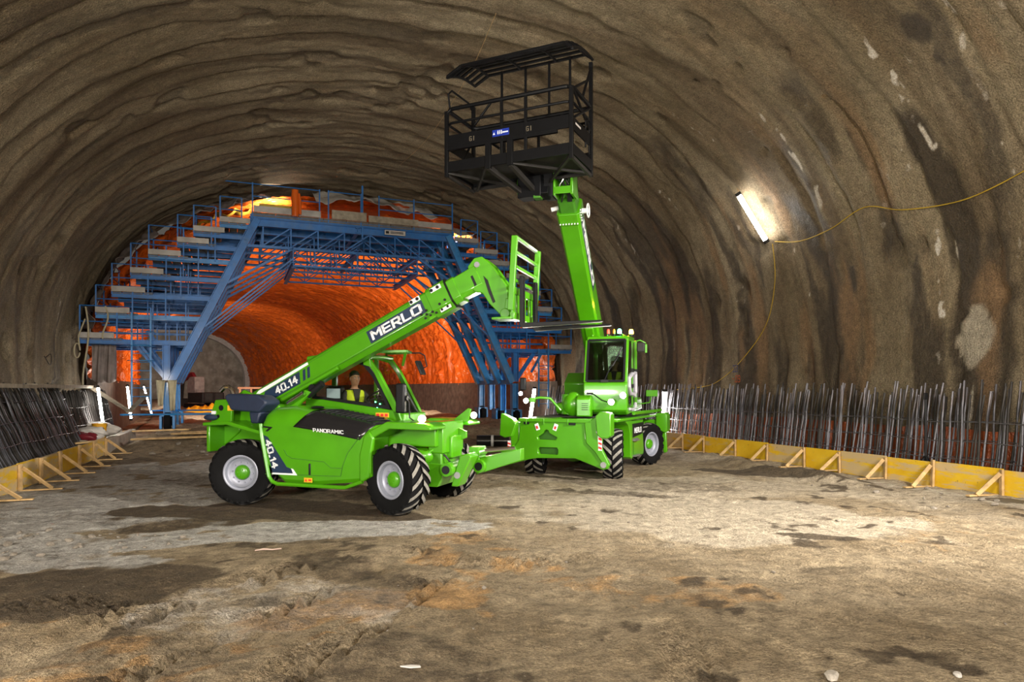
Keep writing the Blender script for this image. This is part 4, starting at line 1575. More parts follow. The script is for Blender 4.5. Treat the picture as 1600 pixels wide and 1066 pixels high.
cable('cable', 'thin yellow cable sagging across the right wall from the high tube lamp', [surf(17.6, 33.3, .1), surf(16.6, 33.5, .12), surf(15.4, 33.4, .12), surf(14.2, 33.1, .08), surf(13.2, 33.45, .12), surf(12.0, 33.65, .15), surf(11.0, 33.55, .12), surf(9.6, 33.2, .08)], 0.014)
cable('cable', 'yellow cable dropping from the high tube lamp to the right-hand bars', [surf(17.72, 33.35, .1), surf(18.1, 34.6, .1), surf(18.9, 36.0, .1), surf(20.2, 37.2, .12), surf(21.4, 37.9, .14), surf(22.4, 38.1, .14), tw(22.6, 10.6, 2.1)], 0.014)
cable('hanging_wire', 'thin wire hanging along the crown left of the work basket', [surf(16.9, 21.8, .05), tw(20, 1.4, 11.55), tw(25, 1.4, 11.5), surf(30.2, 21.9, .05)], 0.008, 'wood')
cable('wire_loop', 'dark bent wire hooks sticking out of the left wall', [surf(29.2, 3.9, .05), surf(29.0, 4.0, .25), surf(28.9, 3.7, .3), surf(28.5, 3.6, .3), surf(28.2, 3.9, .2)], 0.012, 'black')

# ------------------------------------------------------------------ things far back in the tunnel
# small excavator
ex = empty('excavator', tw(66, -5.9, 0.25), tang(66) + R(115))
tag(ex, 'small red and grey excavator standing far back near the rock face', 'excavator')
for y in (-.9, .9):
    mb = MB()
    mb.prism([(-1.5, .3), (-1.3, 0), (1.3, 0), (1.5, .3), (1.3, .62), (-1.3, .62)], y - .22, y + .22, 'y')
    obj('track', mb, M['black'], ex, .03)
mb = MB()
mb.bx(-1.4, 1.0, -1.0, 1.0, .65, 1.55)
obj('upper_body', mb, M['dark_under'], ex, .08)
mb = MB()
mb.prism([(-.2, 1.5), (1.1, 1.5), (1.0, 2.6), (.7, 2.9), (-.2, 2.9)], .1, 1.0, 'y')
obj('cab', mb, M['fleece'], ex, .06)
mb = MB()
mb.beam((.8, -.3, 1.2), (2.6, -.3, 3.2), .3, .4)
mb.beam((2.5, -.3, 3.2), (4.2, -.3, 2.6), .28, .34)
obj('boom', mb, M['red_plastic'], ex, .03)
mb = MB()
mb.beam((4.1, -.3, 2.7), (4.4, -.3, .9), .22, .28)
mb.bx(4.0, 4.8, -.7, .1, .3, 1.0)
obj('arm_and_bucket', mb, M['dark_under'], ex, .03)


def heap(u, v):
    p = tw(56, -6.4, .2)
    x = (u - .5) * 3.4
    y = (v - .5) * 1.8
    e = max(0, 1 - (2 * (u - .5)) ** 2) * max(0, 1 - (2 * (v - .5)) ** 2)
    hgt = 0.75 * e ** .5 * (0.65 + 0.9 * abs(float(fbm(np.array([u * 6]), np.array([v * 4]), 621, 3)[0])))
    return (p.x + x, p.y + y, p.z + hgt)


sheet('yellow_heap', 'heap of crumpled yellow plastic sheeting behind the left-hand machine', 'sheeting', M['yellow_plastic'], heap, 40, 16)

root = empty('timber_rack', tw(60, -1.2, 0.3), tang(60))
tag(root, 'pinkish timber lattice rack standing in front of the far arch', 'rack')
for k in range(7):
    mb = MB()
    mb.bx(-2.6 + k * .85, -2.45 + k * .85, -.08, .08, 0, 1.9)
    obj('upright', mb, M['tan_wood'], root)
for z in (.2, 1.0, 1.8):
    mb = MB()
    mb.bx(-2.7, 2.9, -.14, -.06, z, z + .16)
    obj('cross_rail', mb, M['tan_wood'], root)

# black plastic pipe
pp = empty('black_pipe', (-0.72, 25.6, 0.42))
tag(pp, 'black plastic pipe with a pale strap lying between the two green machines', 'pipe')
mb = MB()
mb.lathe([(.19, -.6), (.215, -.6), (.215, .62), (.19, .62)], 24, 'x', 0, (0, 0, 0), True)
obj('pipe_wall', mb, M['black_gloss'], pp)
mb = MB()
mb.lathe([(.216, -.06), (.228, -.06), (.228, .03), (.216, .03)], 24, 'x', 0, (.0, 0, 0), True)
obj('strap', mb, M['white_decal'], pp)
pp.location.z = gz(-0.72, 25.6) + .2
# ================================================================== wheels shared by both machines
def wheel_meshes(rad, wid, rim_r, nlug=17):
    hw = wid / 2
    mb = MB()
    prof = [(rim_r, -hw * .78), (rim_r + .05, -hw * .92), (rad * .82, -hw), (rad * .90, -hw * .94), (rad * .925, -hw * .8), (rad * .94, 0),
            (rad * .925, hw * .8), (rad * .90, hw * .94), (rad * .82, hw), (rim_r + .05, hw * .92), (rim_r, hw * .78)]
    mb.lathe(prof, 48, 'y', 0)
    for k in range(nlug):
        for sd in (-1, 1):
            a0 = 2 * PI * (k + (0.5 if sd > 0 else 0)) / nlug
            secs = []
            for t in np.linspace(0, 1, 5):
                y = sd * (0.015 + (hw * 1.0 - 0.015) * t)
                a = a0 - 0.34 * t
                ro = rad - 0.035 * t ** 3
                ri = rad * .90 - 0.03 * t ** 3
                wd = 0.042 / rad
                secs.append([Vector((ro * math.cos(a - wd), y, ro * math.sin(a - wd))), Vector((ro * math.cos(a + wd), y, ro * math.sin(a + wd))),
                             Vector((ri * math.cos(a + wd * 1.4), y, ri * math.sin(a + wd * 1.4))), Vector((ri * math.cos(a - wd * 1.4), y, ri * math.sin(a - wd * 1.4)))])
            # shoulder drop
            a = a0 - 0.40
            secs.append([Vector((rad * .9 * math.cos(a - wd), sd * (hw + .012), rad * .9 * math.sin(a - wd))), Vector((rad * .9 * math.cos(a + wd), sd * (hw + .012), rad * .9 * math.sin(a + wd))),
                         Vector((rad * .82 * math.cos(a + wd), sd * hw * .97, rad * .82 * math.sin(a + wd))), Vector((rad * .82 * math.cos(a - wd), sd * hw * .97, rad * .82 * math.sin(a - wd)))])
            n = 4
            vs = [p for s in secs for p in s]
            fs, ms = [], []
            for i in range(len(secs) - 1):
                for j in range(4):
                    k2 = (j + 1) % 4
                    f = (i * n + j, i * n + k2, (i + 1) * n + k2, (i + 1) * n + j)
                    mb.m.append(1 if (j == 0 and i < 4) else 0)
                    fs.append(f)
            base = len(mb.v)
            mb.v.extend([tuple(p) for p in vs])
            mb.f.extend([[i + base for i in f] for f in fs])
    tyre = mb.mesh('wheel', [M['rubber'], M['rubber_dust']], 40)
    mb = MB()
    o = -hw
    mb.lathe([(rim_r + .012, o * .86), (rim_r - .005, o * .90), (rim_r - .03, o * .84), (rim_r - .045, o * .5), (rim_r - .07, o * .40), (rim_r - .12, o * .34), (.13, o * .34), (.12, o * .1),
              (.12, hw * .3), (rim_r - .06, hw * .3), (rim_r - .03, hw * .86), (rim_r + .012, hw * .86)], 40, 'y', 0)
    for k in range(10):
        a = 2 * PI * k / 10
        p = Vector((.19 * math.cos(a), o * .34, .19 * math.sin(a)))
        mb.tube(p + Vector((0, .005, 0)), p + Vector((0, -.025, 0)), .016, 6)
    rim = mb.mesh('rim', M['rim'], 35)
    mb = MB()
    mb.lathe([(.14, o * .2), (.14, o * .5), (.125, o * .62), (.10, o * .70), (.0, o * .72)], 20, 'y', 0)
    for k in range(6):
        a = 2 * PI * k / 6
        p = Vector((.06 * math.cos(a), o * .70, .06 * math.sin(a)))
        mb.tube(p, p + Vector((0, -.015, 0)), .012, 6)
    hub = mb.mesh('hub', M['green'], 35)
    return tyre, rim, hub


WA = wheel_meshes(0.61, 0.42, 0.315)
WB = wheel_meshes(0.60, 0.44, 0.33)


def put_wheel(root, W, x, y, z, steer, spin):
    """y<0: outer face towards -y"""
    w = link('wheel', W[0], root, (x, y, z))
    flip = 0 if y < 0 else PI
    w.rotation_euler = (0, spin, flip + steer)
    r = link('rim', W[1], w)
    h = link('hub', W[2], w)
    return w


def quad_plate(mb, pts, n, t=0.004, mi=0):
    n = Vector(n).normalized() * t
    k = len(pts)
    P = [Vector(p) for p in pts]
    mb.add(P + [p + n for p in P], [tuple(range(k)), tuple(range(2 * k - 1, k - 1, -1))] + [(i, (i + 1) % k, k + (i + 1) % k, k + i) for i in range(k)], mi)
    return mb


# ================================================================== MACHINE A: telehandler
A_ORG = Vector((-3.137, 13.116, 0))
A_HEAD = R(-19)
ta = empty('telehandler', A_ORG, A_HEAD)
tag(ta, 'green telehandler with a raised boom and empty pallet forks, seen side-on at centre left', 'telehandler')
GR, GD = M['green'], M['green_dirty']


def P_(name, mb, mat=None, bevel=0.0, parent=None, seg=2, deg=35):
    return obj(name, mb, mat or GR, parent or ta, bevel, deg, seg)


for (x, y, st, sp) in ((-1.6, -1.0, R(18), 0.1), (-1.6, 1.0, R(18), 0.5), (1.6, -1.0, R(-18), 0.2), (1.6, 1.0, R(-18), 0.33)):
    # local z rotation: positive = to the left; front wheels steer towards the camera side
    put_wheel(ta, WA, x, y, 0.60, R(18) if x < 0 else -R(18), sp)

mb = MB()
mb.prism([(-2.3, .62), (-2.1, .5), (2.0, .48), (2.15, .62), (2.15, 1.05), (-2.3, 1.15)], -.42, .42, 'y')
P_('chassis', mb, GD, .02)
for x in (-1.6, 1.6):
    mb = MB()
    mb.tube((x, -.82, .6), (x, .82, .6), .14, 14)
    mb.ell((x, 0, .6), (.26, .3, .26), 14, 8)
    for sd in (-1, 1):
        mb.tube((x, sd * .62, .6), (x, sd * .8, .6), .22, 14)
        mb.tube((x + .22, sd * .7, .55), (x + .22, -sd * .1, .55), .035, 8)
        mb.bx(x - .12, x + .12, sd * .55, sd * .7, .5, 1.0)
    P_('axle', mb, GR, .01)

# engine hood on the near side
XS = [-1.13, -1.06, -.62, .1, .95, 1.16]
ZT = [1.62, 1.80, 1.83, 1.74, 1.60, 1.52]
ZB = [1.2, .80, .45, .45, .53, .64]


def hood_sec(x, off=0.0, y_in=-.2):
    zt = float(np.interp(x, XS, ZT))
    zb = float(np.interp(x, XS, ZB))
    q = -1.13 - off
    return [(x, q + .05, zb), (x, q, zb + .07), (x, q, zt - .36), (x, q + .03, zt - .24), (x, q + .11, zt - .12), (x, q + .24, zt - .035 + off), (x, q + .42, zt + off), (x, y_in, zt + off), (x, y_in, zb)]


mb = MB()
mb.loft([[Vector(p) for p in hood_sec(x)] for x in np.linspace(-1.13, 1.16, 40)])
P_('engine_hood', mb, GR, 0, None, 2, 30)
# sill rail and arch edges
mb = MB()
mb.path([(-1.14, -1.12, 1.5), (-1.10, -1.14, 1.28), (-.93, -1.15, .56), (-.86, -1.15, .47), (-.74, -1.15, .43), (.66, -1.15, .43), (1.0, -1.14, .55)], .035, 8)
P_('sill', mb, GR, 0)
mb = MB()
mb.prism([(1.0, .54), (1.12, .62), (1.16, 1.0), (1.22, 1.30), (1.13, 1.42), (1.02, 1.34), (.93, 1.0), (.93, .56)], -1.15, -.6, 'y')
P_('front_arch', mb, GR, .03)
mb = MB()
for pl in ([(-1.02, .60), (.56, .62)], [(.56, .62), (.60, .80), (.70, 1.03), (.92, 1.30)], [(-.55, .95), (-.45, .90), (.22, .86), (.36, .76), (.58, .76)], [(-.62, 1.05), (-.55, .95)]):
    for (a, b) in zip(pl[:-1], pl[1:]):
        mb.beam((a[0], -1.133, a[1]), (b[0], -1.133, b[1]), .012, .016 if pl[0][0] != -.55 else .008, (0, 1, 0))
P_('panel_seam', mb, M['dark_green'])
mb = MB()
mb.bx(-.09, -.055, -1.15, -1.12, .62, .82)
P_('door_handle', mb, M['black'], .008)
# black ribbed bonnet panel


def bonnet(x, k):
    s = hood_sec(x, .012)
    return [Vector(p) for p in s[2:8]]


mb = MB()
secs = []
for t in np.linspace(0, 1, 16):
    x_lo = -.42 + t * 1.36
    x_hi = .02 + t * 1.22
    row = []
    for i in range(6):
        f = i / 5
        x = x_lo + (x_hi - x_lo) * f
        p = list(hood_sec(x, .014, -.32)[2 + i])
        if i == 0:
            p[2] += .02
        row.append(Vector(p))
    secs.append(row)
mb.loft(secs, 0, False, False)
bn = P_('bonnet_panel', mb, M['black_gloss'], 0, None, 2, 60)
so = bn.modifiers.new('thickness', 'SOLIDIFY')
so.thickness = .012
mb = MB()
for t in np.linspace(.06, .94, 11):
    x = .02 + t * 1.22
    a = Vector(hood_sec(x, .016, -.32)[7])
    b = Vector(hood_sec(x - .12, .016)[5])
    mb.beam(a, Vector(hood_sec(x - .05, .018)[6]), .03, .012)
    mb.beam(Vector(hood_sec(x - .05, .018)[6]), b, .03, .012)
P_('bonnet_rib', mb, M['black'], 0, bn)['kind'] = 'stuff'
mb = MB()
lettering(mb, 'PANORAMIC', (.02, -1.165, 1.385), (1, 0, -.045), (-.12, .02, 1), .62, .065, 1.2)
P_('hood_lettering', mb, M['white_decal'], 0, bn)
mb = MB()
mb.prism([(-.42, 1.38), (-.20, 1.52), (.02, 1.61), (-.02, 1.63), (-.3, 1.55), (-.5, 1.40)], -1.146, -1.13, 'y')
# oval fuel cap panel
mb = MB()
mb.ell((-.18, -.74, 1.80), (.13, .10, .03), 16, 6)
P_('filler_cap', mb, M['black'])

# number decal on the side
mb = MB()
quad_plate(mb, [(-1.06, -1.132, 1.30), (-.97, -1.132, 1.27), (-.56, -1.132, .74), (-.40, -1.132, .69), (-.36, -1.132, .62), (-.86, -1.132, .62)], (0, -1, 0), .005)
dc = P_('number_decal', mb, M['navy_decal'])
mb = MB()
uu = Vector((.21, 0, -.62)).normalized()
vv = Vector((.62, 0, .21)).normalized()
lettering(mb, '40.14', Vector((-1.035, -1.139, 1.20)), uu, vv, .54, .135, 1.3, 0, .004)
P_('number_lettering', mb, M['white_decal'], 0, dc)
mb = MB()
quad_plate(mb, [(-.87, -1.138, .60), (-.86, -1.138, .63), (-.42, -1.138, .63), (-.46, -1.138, .72), (-.42, -1.138, .71), (-.33, -1.138, .60)], (0, -1, 0), .004)
P_('white_stripe', mb, M['white_decal'], 0, dc)
mb = MB()
quad_plate(mb, [(-1.06, -1.132, 1.47), (-.86, -1.132, 1.45), (-.97, -1.132, 1.37), (-1.02, -1.132, 1.375), (-.95, -1.132, 1.43), (-1.08, -1.132, 1.44)], (0, -1, 0), .005)
P_('arrow_decal', mb, M['black'])
mb = MB()
mb.bx(-.17, .0, -1.168, -1.16, .49, .57)
st = P_('warning_sticker', mb, M['yellow_sticker'])
mb = MB()
mb.prism([(-.155, .505), (-.125, .555), (-.095, .505)], -1.172, -1.168, 'y')
mb.bx(-.075, -.015, -1.172, -1.168, .515, .545)
P_('sticker_print', mb, M['red_sticker'], 0, st)

# rear end
mb = MB()
mb.prism([(-2.40, .72), (-2.40, 1.62), (-2.30, 1.90), (-1.75, 1.97), (-1.10, 1.84), (-1.10, .9), (-1.3, .75)], -.62, .62, 'y')
P_('rear_body', mb, GR, .04)
mb = MB()
mb.prism([(-2.45, 1.44), (-1.9, 1.47), (-1.42, 1.36), (-1.12, 1.31), (-1.12, 1.37), (-1.40, 1.43), (-1.88, 1.54), (-2.45, 1.51)], -1.14, -.5, 'y')
P_('rear_fender', mb, GR, .02)
mb = MB()
mb.prism([(-2.45, 1.44), (-1.9, 1.47), (-1.42, 1.36), (-1.12, 1.31), (-1.12, 1.37), (-1.40, 1.43), (-1.88, 1.54), (-2.45, 1.51)], .5, 1.14, 'y')
P_('rear_fender', mb, GR, .02)
mb = MB()
mb.bx(-2.44, -2.36, -1.05, -.55, .95, 1.46)
mb.prism([(-2.40, 1.02), (-2.0, 1.32), (-2.0, 1.44), (-2.40, 1.44)], -.66, -.6, 'y')
P_('rear_plate', mb, GR, .02)
mb = MB()
mb.prism([(-2.42, 1.5), (-2.42, 1.70), (-2.32, 1.93), (-1.92, 1.95), (-1.95, 1.5)], -.95, -.88, 'y')
rp = P_('rear_side_plate', mb, GR, .015)
mb = MB()
for (x, z, r) in ((-2.18, 1.78, .055), (-2.25, 1.62, .035)):
    mb.tube((x, -.955, z), (x, -.93, z), r, 14)
P_('plate_hole', mb, M['black'], 0, rp)
mb = MB()
mb.bx(-2.40, -2.30, -.965, -.95, 1.66, 1.72)
P_('plate_label', mb, M['white_decal'], 0, rp)
mb = MB()
mb.bx(-2.02, -1.88, -.965, -.95, 1.73, 1.83)
P_('warning_sticker', mb, M['yellow_sticker'], 0, rp)
mb = MB()
mb.ell((-2.36, -1.02, 1.60), (.15, .09, .06), 14, 6)
P_('tail_lamp', mb, M['navy'])
mb = MB()
mb.prism([(-2.05, 1.99), (-1.98, 2.05), (-1.28, 2.02), (-1.12, 1.93), (-1.10, 1.86), (-1.28, 1.70), (-1.90, 1.74)], -1.02, -.60, 'y')
mb.prism([(-1.52, 1.72), (-1.26, 1.71), (-1.32, 1.5), (-1.48, 1.5)], -.98, -.66, 'y')
P_('air_filter_box', mb, M['navy'], .03)
mb = MB()
mb.path([(-1.98, -.82, 1.78), (-1.99, -.82, 1.98), (-2.04, -.82, 2.12), (-2.12, -.82, 2.18), (-2.22, -.82, 2.17), (-2.30, -.82, 2.10)], .042, 10)
P_('exhaust_pipe', mb, M['chrome'])

# ---- cab
mb = MB()
mb.prism([(-1.0, 1.35), (-1.0, 1.95), (-.6, 1.93), (.90, 1.74), (1.02, 1.74), (1.15, 1.50), (1.12, 1.2)], .02, .12, 'y')
mb.prism([(-1.0, .9), (-1.0, 1.95), (.9, 1.74), (1.02, 1.74), (1.15, 1.50), (1.12, .9)], .88, .98, 'y')
mb.bx(-1.0, -.92, .1, .9, 1.0, 1.95)
mb.bx(-1.0, 1.1, .1, .9, 1.2, 1.28)
cb = P_('cab_body', mb, GR, .02)
mb = MB()
mb.bx(1.05, 1.17, .06, .96, 1.25, 1.68)
P_('cab_front_panel', mb, GR, .03)
mb = MB()
for y0 in (.02, .90):
    pts = [(-.95, 2.72), (.10, 2.83), (.42, 2.74), (.62, 2.50), (.84, 2.12), (1.04, 1.76), (1.14, 1.52)]
    pin = [(-.90, 2.63), (.08, 2.74), (.36, 2.66), (.53, 2.45), (.74, 2.07), (.93, 1.74), (1.02, 1.50)]
    for i in range(len(pts) - 1):
        mb.prism([pts[i], pts[i + 1], pin[i + 1], pin[i]], y0, y0 + .08, 'y')
    P_('cab_pillar', mb, GR, .012)
    mb = MB()
    mb.prism([(-1.0, 1.9), (-.9, 1.9), (-.86, 2.7), (-.97, 2.7)], y0, y0 + .08, 'y')
    P_('cab_pillar', mb, GR, .012)
    mb = MB()
mb = MB()
mb.bx(.02, .10, .9, .97, 1.75, 2.75)
P_('door_post', mb, GR, .01)
mb = MB()
mb.prism([(-.97, 2.70), (.12, 2.81), (.42, 2.72), (.44, 2.78), (.14, 2.88), (-.95, 2.78)], .0, 1.0, 'y')
P_('cab_roof', mb, GR, .02)
mb = MB()
mb.beam((.25, .06, 2.86), (1.0, .45, 2.87), .05, .05)
mb.beam((.25, .98, 2.86), (.82, .98, 2.87), .05, .05)
mb.beam((1.0, .45, 2.87), (.82, .98, 2.87), .05, .05)
mb.beam((.25, .06, 2.86), (.44, .06, 2.6), .05, .05)
mb.beam((.96, .5, 2.86), (.66, .94, 2.62), .05, .05)
for k in range(3):
    mb.beam((.3 + k * .18, .12 + .1 * k, 2.87), (.3 + k * .18, .95, 2.87), .02, .03)
mb.prism([(.28, 2.88), (.32, 2.60), (.47, 2.56), (.44, 2.88)], .0, .05, 'y')
P_('roof_guard', mb, GR, .006)
# black window frame and glass
mb = MB()
wf = [(-.86, 1.95), (.88, 1.755), (.76, 2.03), (.54, 2.42), (.36, 2.64), (.08, 2.72), (-.84, 2.60)]
wi = [(-.78, 2.0), (.78, 1.83), (.68, 2.03), (.48, 2.38), (.30, 2.58), (.06, 2.65), (-.76, 2.54)]
for i in range(len(wf)):
    j = (i + 1) % len(wf)
    mb.prism([wf[i], wf[j], wi[j], wi[i]], .04, .075, 'y')
P_('window_seal', mb, M['black'])
mb = MB()
quad_plate(mb, [(p[0], .055, p[1]) for p in wi], (0, 1, 0), .006)
P_('side_glass', mb, M['glass'])
mb = MB()
quad_plate(mb, [(p[0], .945, p[1]) for p in [(.12, 1.86), (.9, 1.80), (.70, 2.05), (.5, 2.4), (.3, 2.62), (.12, 2.68)]], (0, 1, 0), .006)
quad_plate(mb, [(p[0], .945, p[1]) for p in [(-.88, 1.95), (0, 1.88), (0, 2.68), (-.86, 2.6)]], (0, 1, 0), .006)
P_('far_glass', mb, M['glass'])
mb = MB()
ws = [(.42, 2.74), (.60, 2.50), (.82, 2.12), (1.02, 1.76), (1.10, 1.66)]
mb.loft([[Vector((x, .10, z)), Vector((x + .03, .5, z)), Vector((x, .90, z))] for x, z in ws], 0, False, False)
wsg = P_('windscreen', mb, M['glass'], 0, None, 2, 60)
mb = MB()
mb.beam((1.10, .75, 1.66), (.86, .70, 2.12), .018, .03)
P_('wiper', mb, M['black'])
# interior
mb = MB()
mb.bx(-.55, -.10, .28, .78, 1.50, 1.62)
mb.prism([(-.62, 1.55), (-.50, 1.55), (-.58, 2.2), (-.70, 2.2)], .3, .76, 'y')
P_('operator_seat', mb, M['black'], .03)
mb = MB()
mb.prism([(.35, 1.6), (.42, 1.92), (.78, 1.98), (1.0, 1.72), (1.0, 1.3), (.5, 1.3)], .2, .86, 'y')
dsh = P_('dashboard', mb, M['black'], .03)
mb = MB()
for (x, y, z, c) in ((.46, .19, 1.88, 0), (.56, .19, 1.84, 0), (.50, .19, 1.78, 0)):
    mb.bx(x, x + .025, y - .004, y, z, z + .018)
P_('dial_light', mb, M['lamp_green'], 0, dsh)
mb = MB()
ax = Vector((-.5, 0, .85)).normalized()
cc = Vector((.30, .52, 2.02))
e1 = Vector((0, 1, 0))
e2 = ax.cross(e1)
mb.path([cc + (e1 * math.cos(a) + e2 * math.sin(a)) * .20 for a in np.linspace(0, 2 * PI, 25)[:-1]], .018, 8, 0, True)
mb.tube(cc, cc - ax * .25, .025, 8)
mb.beam(cc - e1 * .19, cc + e1 * .19, .03, .02)
P_('steering_wheel', mb, M['black'])
mb = MB()
mb.bx(-.60, -.25, .13, .15, 1.93, 2.17)
ds = P_('monitor_panel', mb, M['black'], .008)
mb = MB()
mb.bx(-.575, -.275, .122, .13, 1.955, 2.145)
P_('monitor_screen', mb, M['screen'], 0, ds)
mb = MB()
mb.bx(.28, .36, .90, .915, 1.98, 2.14)
nt_ = P_('notice_card', mb, M['white_decal'])
# mirrors
mb = MB()
mb.bx(1.22, 1.40, -.40, -.28, 1.70, 2.24)
mr = P_('side_mirror', mb, M['black'], .03)
mb = MB()
mb.path([(1.40, -.32, 1.98), (1.46, -.32, 1.90), (1.46, -.30, 1.62), (1.55, -.3, 1.56)], .014, 8)
mb.tube((1.36, -.33, 1.97), (1.44, -.33, 1.97), .05, 10)
P_('mirror_arm', mb, M['black'], 0, mr)
mb = MB()
mb.prism([(.84, 2.70), (.97, 2.42), (1.0, 2.44), (.88, 2.72)], 1.10, 1.32, 'y')
mr2 = P_('far_mirror', mb, M['black'], .01)
mb = MB()
mb.prism([(.835, 2.69), (.965, 2.43), (.970, 2.43), (.84, 2.69)], 1.12, 1.30, 'y')
P_('mirror_glass', mb, M['chrome'], 0, mr2)
mb = MB()
mb.path([(.80, .98, 2.86), (.95, 1.12, 2.87), (1.02, 1.2, 2.82), (1.06, 1.22, 2.6), (.98, 1.22, 2.56)], .014, 8)
P_('mirror_arm', mb, M['black'], 0, mr2)
# sticker on cab panel
mb = MB()
mb.bx(.58, .86, .01, .02, 1.60, 1.69)
st = P_('warning_sticker', mb, M['yellow_sticker'])
mb = MB()
mb.bx(.60, .66, .004, .01, 1.62, 1.67)
mb.bx(.69, .75, .004, .01, 1.62, 1.67)
mb.bx(.78, .84, .004, .01, 1.62, 1.67)
P_('sticker_print', mb, M['red_sticker'], 0, st)

# ---- front end
for sd in (-1, 1):
    mb = MB()
    y0, y1 = (-1.13, -.5) if sd < 0 else (.55, 1.1)
    mb.prism([(1.12, 1.42), (1.45, 1.58), (2.15, 1.56), (2.28, 1.50), (2.28, 1.45), (1.5, 1.46), (1.2, 1.30)], y0, y1, 'y')
    P_('front_fender', mb, GR, .02)
mb = MB()
mb.bx(1.15, 2.1, -.55, .5, 1.12, 1.54)
mb.bx(1.9, 2.2, -.45, .45, 1.0, 1.56)
mb.bx(2.0, 2.26, -.2, .25, .9, 1.3)
P_('front_frame', mb, GR, .025)
mb = MB()
mb.prism([(2.2, 1.42), (2.36, 1.36), (2.36, 1.24), (2.2, 1.18)], .2, .26, 'y')
P_('tow_bracket', mb, GR, .01)
mb = MB()
mb.prism([(1.95, 1.52), (2.3, 1.78), (2.36, 1.76), (2.30, 1.52)], .42, .47, 'y')
P_('lamp_bracket', mb, GR, .01)
mb = MB()
mb.bx(2.02, 2.12, -.3, -.15, .72, 1.1)
P_('axle_link', mb, GR, .01)
mb = MB()
mb.prism([(1.35, .42), (2.1, .42), (2.2, .6), (2.2, .82), (1.35, .85)], -.5, .45, 'y')
mb.ell((1.75, -.4, .95), (.25, .2, .16), 12, 8)
mb.tube((1.5, -.5, 1.02), (2.0, -.15, 1.02), .07, 12)
mb.tube((1.55, -.55, .85), (2.0, -.3, .85), .05, 10)
mb.path([(1.4, -.5, 1.1), (1.5, -.62, .95), (1.75, -.62, .9), (1.9, -.5, 1.0), (2.05, -.4, 1.1)], .02, 8)
P_('front_axle_guard', mb, GR, .01)
mb = MB()
mb.path([(1.35, -.45, 1.15), (1.45, -.58, .9), (1.7, -.62, .75), (1.95, -.45, .82)], .018, 8)
mb.path([(1.5, -.5, 1.16), (1.62, -.62, 1.02), (1.85, -.6, .78)], .016, 8)
mb.path([(1.9, -.3, 1.1), (2.2, -.35, .95), (2.3, -.3, .8)], .018, 8)
P_('hydraulic_hose', mb, M['black'])
# folded stabilisers
for (y0, y1, xa) in ((-.55, -.1, 2.29), (.15, .62, 2.62)):
    mb = MB()
    mb.lathe([(.0, y0), (.115, y0), (.125, y0 + .03), (.125, y1), (.0, y1)], 20, 'y', 0, (xa, 0, .73))
    sb = P_('stabilizer_pivot', mb, GR)
    mb = MB()
    mb.lathe([(.0, y0 - .006), (.075, y0 - .006), (.075, y0 + .01)], 16, 'y', 0, (xa, 0, .73))
    P_('pivot_cap', mb, M['black'], 0, sb)
mb = MB()
mb.prism([(2.33, .43), (2.46, .43), (2.72, .96), (2.66, 1.02), (2.50, .98)], -.42, -.08, 'y')
sf = P_('stabilizer_foot', mb, M['green'], .02)
mb = MB()
mb.tube((2.45, -.43, .63), (2.45, -.40, .63), .06, 12)
P_('foot_pin', mb, M['steel'], 0, sf)
mb = MB()
secs = []
for t in np.linspace(0, 1, 6):
    x, z, h, w = 2.55 + .85 * t, .72 + .24 * t, .15 - .045 * t, .13 - .03 * t
    secs.append([Vector((x, .35 - w, z - h)), Vector((x, .35 + w, z - h)), Vector((x, .35 + w, z + h)), Vector((x, .35 - w, z + h))])
mb.loft(secs)
mb.bx(2.42, 2.62, .18, .52, .8, 1.08)
mb.tube((2.6, .1, .98), (2.6, .5, .98), .07, 12)
P_('stabilizer_arm', mb, GR, .012)
mb = MB()
mb.tube((2.75, .16, 1.02), (3.3, .22, 1.08), .035, 10)
P_('stabilizer_cylinder', mb, M['chrome'])


def lamp(parent_fn, x, y, z, mat, r=.055, name='headlamp', dir_=(1, 0, 0), watts=90):
    d = Vector(dir_).normalized()
    c = Vector((x, y, z))
    m = MB()
    m.path([c - d * .10, c - d * .06, c - d * .005], [r * .5, r * .95, r * 1.08], 14)
    h = parent_fn(name, m, M['black'])
    m = MB()
    m.path([c - d * .005, c + d * .012], [r, r * .85], 14)
    ln = parent_fn('lit_lens', m, mat, 0, h)
    L = bpy.data.lights.new('headlamp_beam', 'SPOT')
    L.energy = watts
    L.color = (1.0, .82, .58) if mat is M['lamp_warm'] else (.95, .97, 1.0)
    L.spot_size = R(140)
    L.spot_blend = .8
    L.shadow_soft_size = .04
    o = bpy.data.objects.new('headlamp_beam', L)
    o.parent = ln
    o.location = c + d * .04
    o.rotation_euler = (d + Vector((0, 0, -.15))).to_track_quat('-Z', 'Y').to_euler()
    COL.objects.link(o)
    return h


lamp(P_, 2.02, -.92, 1.63, M['lamp_warm'], .065, 'headlamp', (.55, -.8, 0))
lamp(P_, 2.24, .86, 1.63, M['lamp_warm'], .06, 'headlamp', (.55, -.8, 0))

# ---- boom
BANG = math.atan2(4.22 - 1.83, 2.5 + 2.45)
bd = Vector((math.cos(BANG), 0, math.sin(BANG)))
bn_ = Vector((-math.sin(BANG), 0, math.cos(BANG)))
b0 = Vector((-2.45, 0, 1.83))


def bp(t, y, n):
    return b0 + bd * t + bn_ * n + Vector((0, y, 0))


def boom_sec(t, g=0.0, drop=0.0, tail=1.0):
    h = .50 * tail
    pr = [(-.40 - g, -.05), (-.35 - g, g), (-.05 + g, g), (0 + g, -.05), (0 + g, -h + .10 - drop), (-.09, -h - g - drop), (-.31, -h - g - drop), (-.40 - g, -h + .10 - drop)]
    return [bp(t, y, n) for y, n in pr]


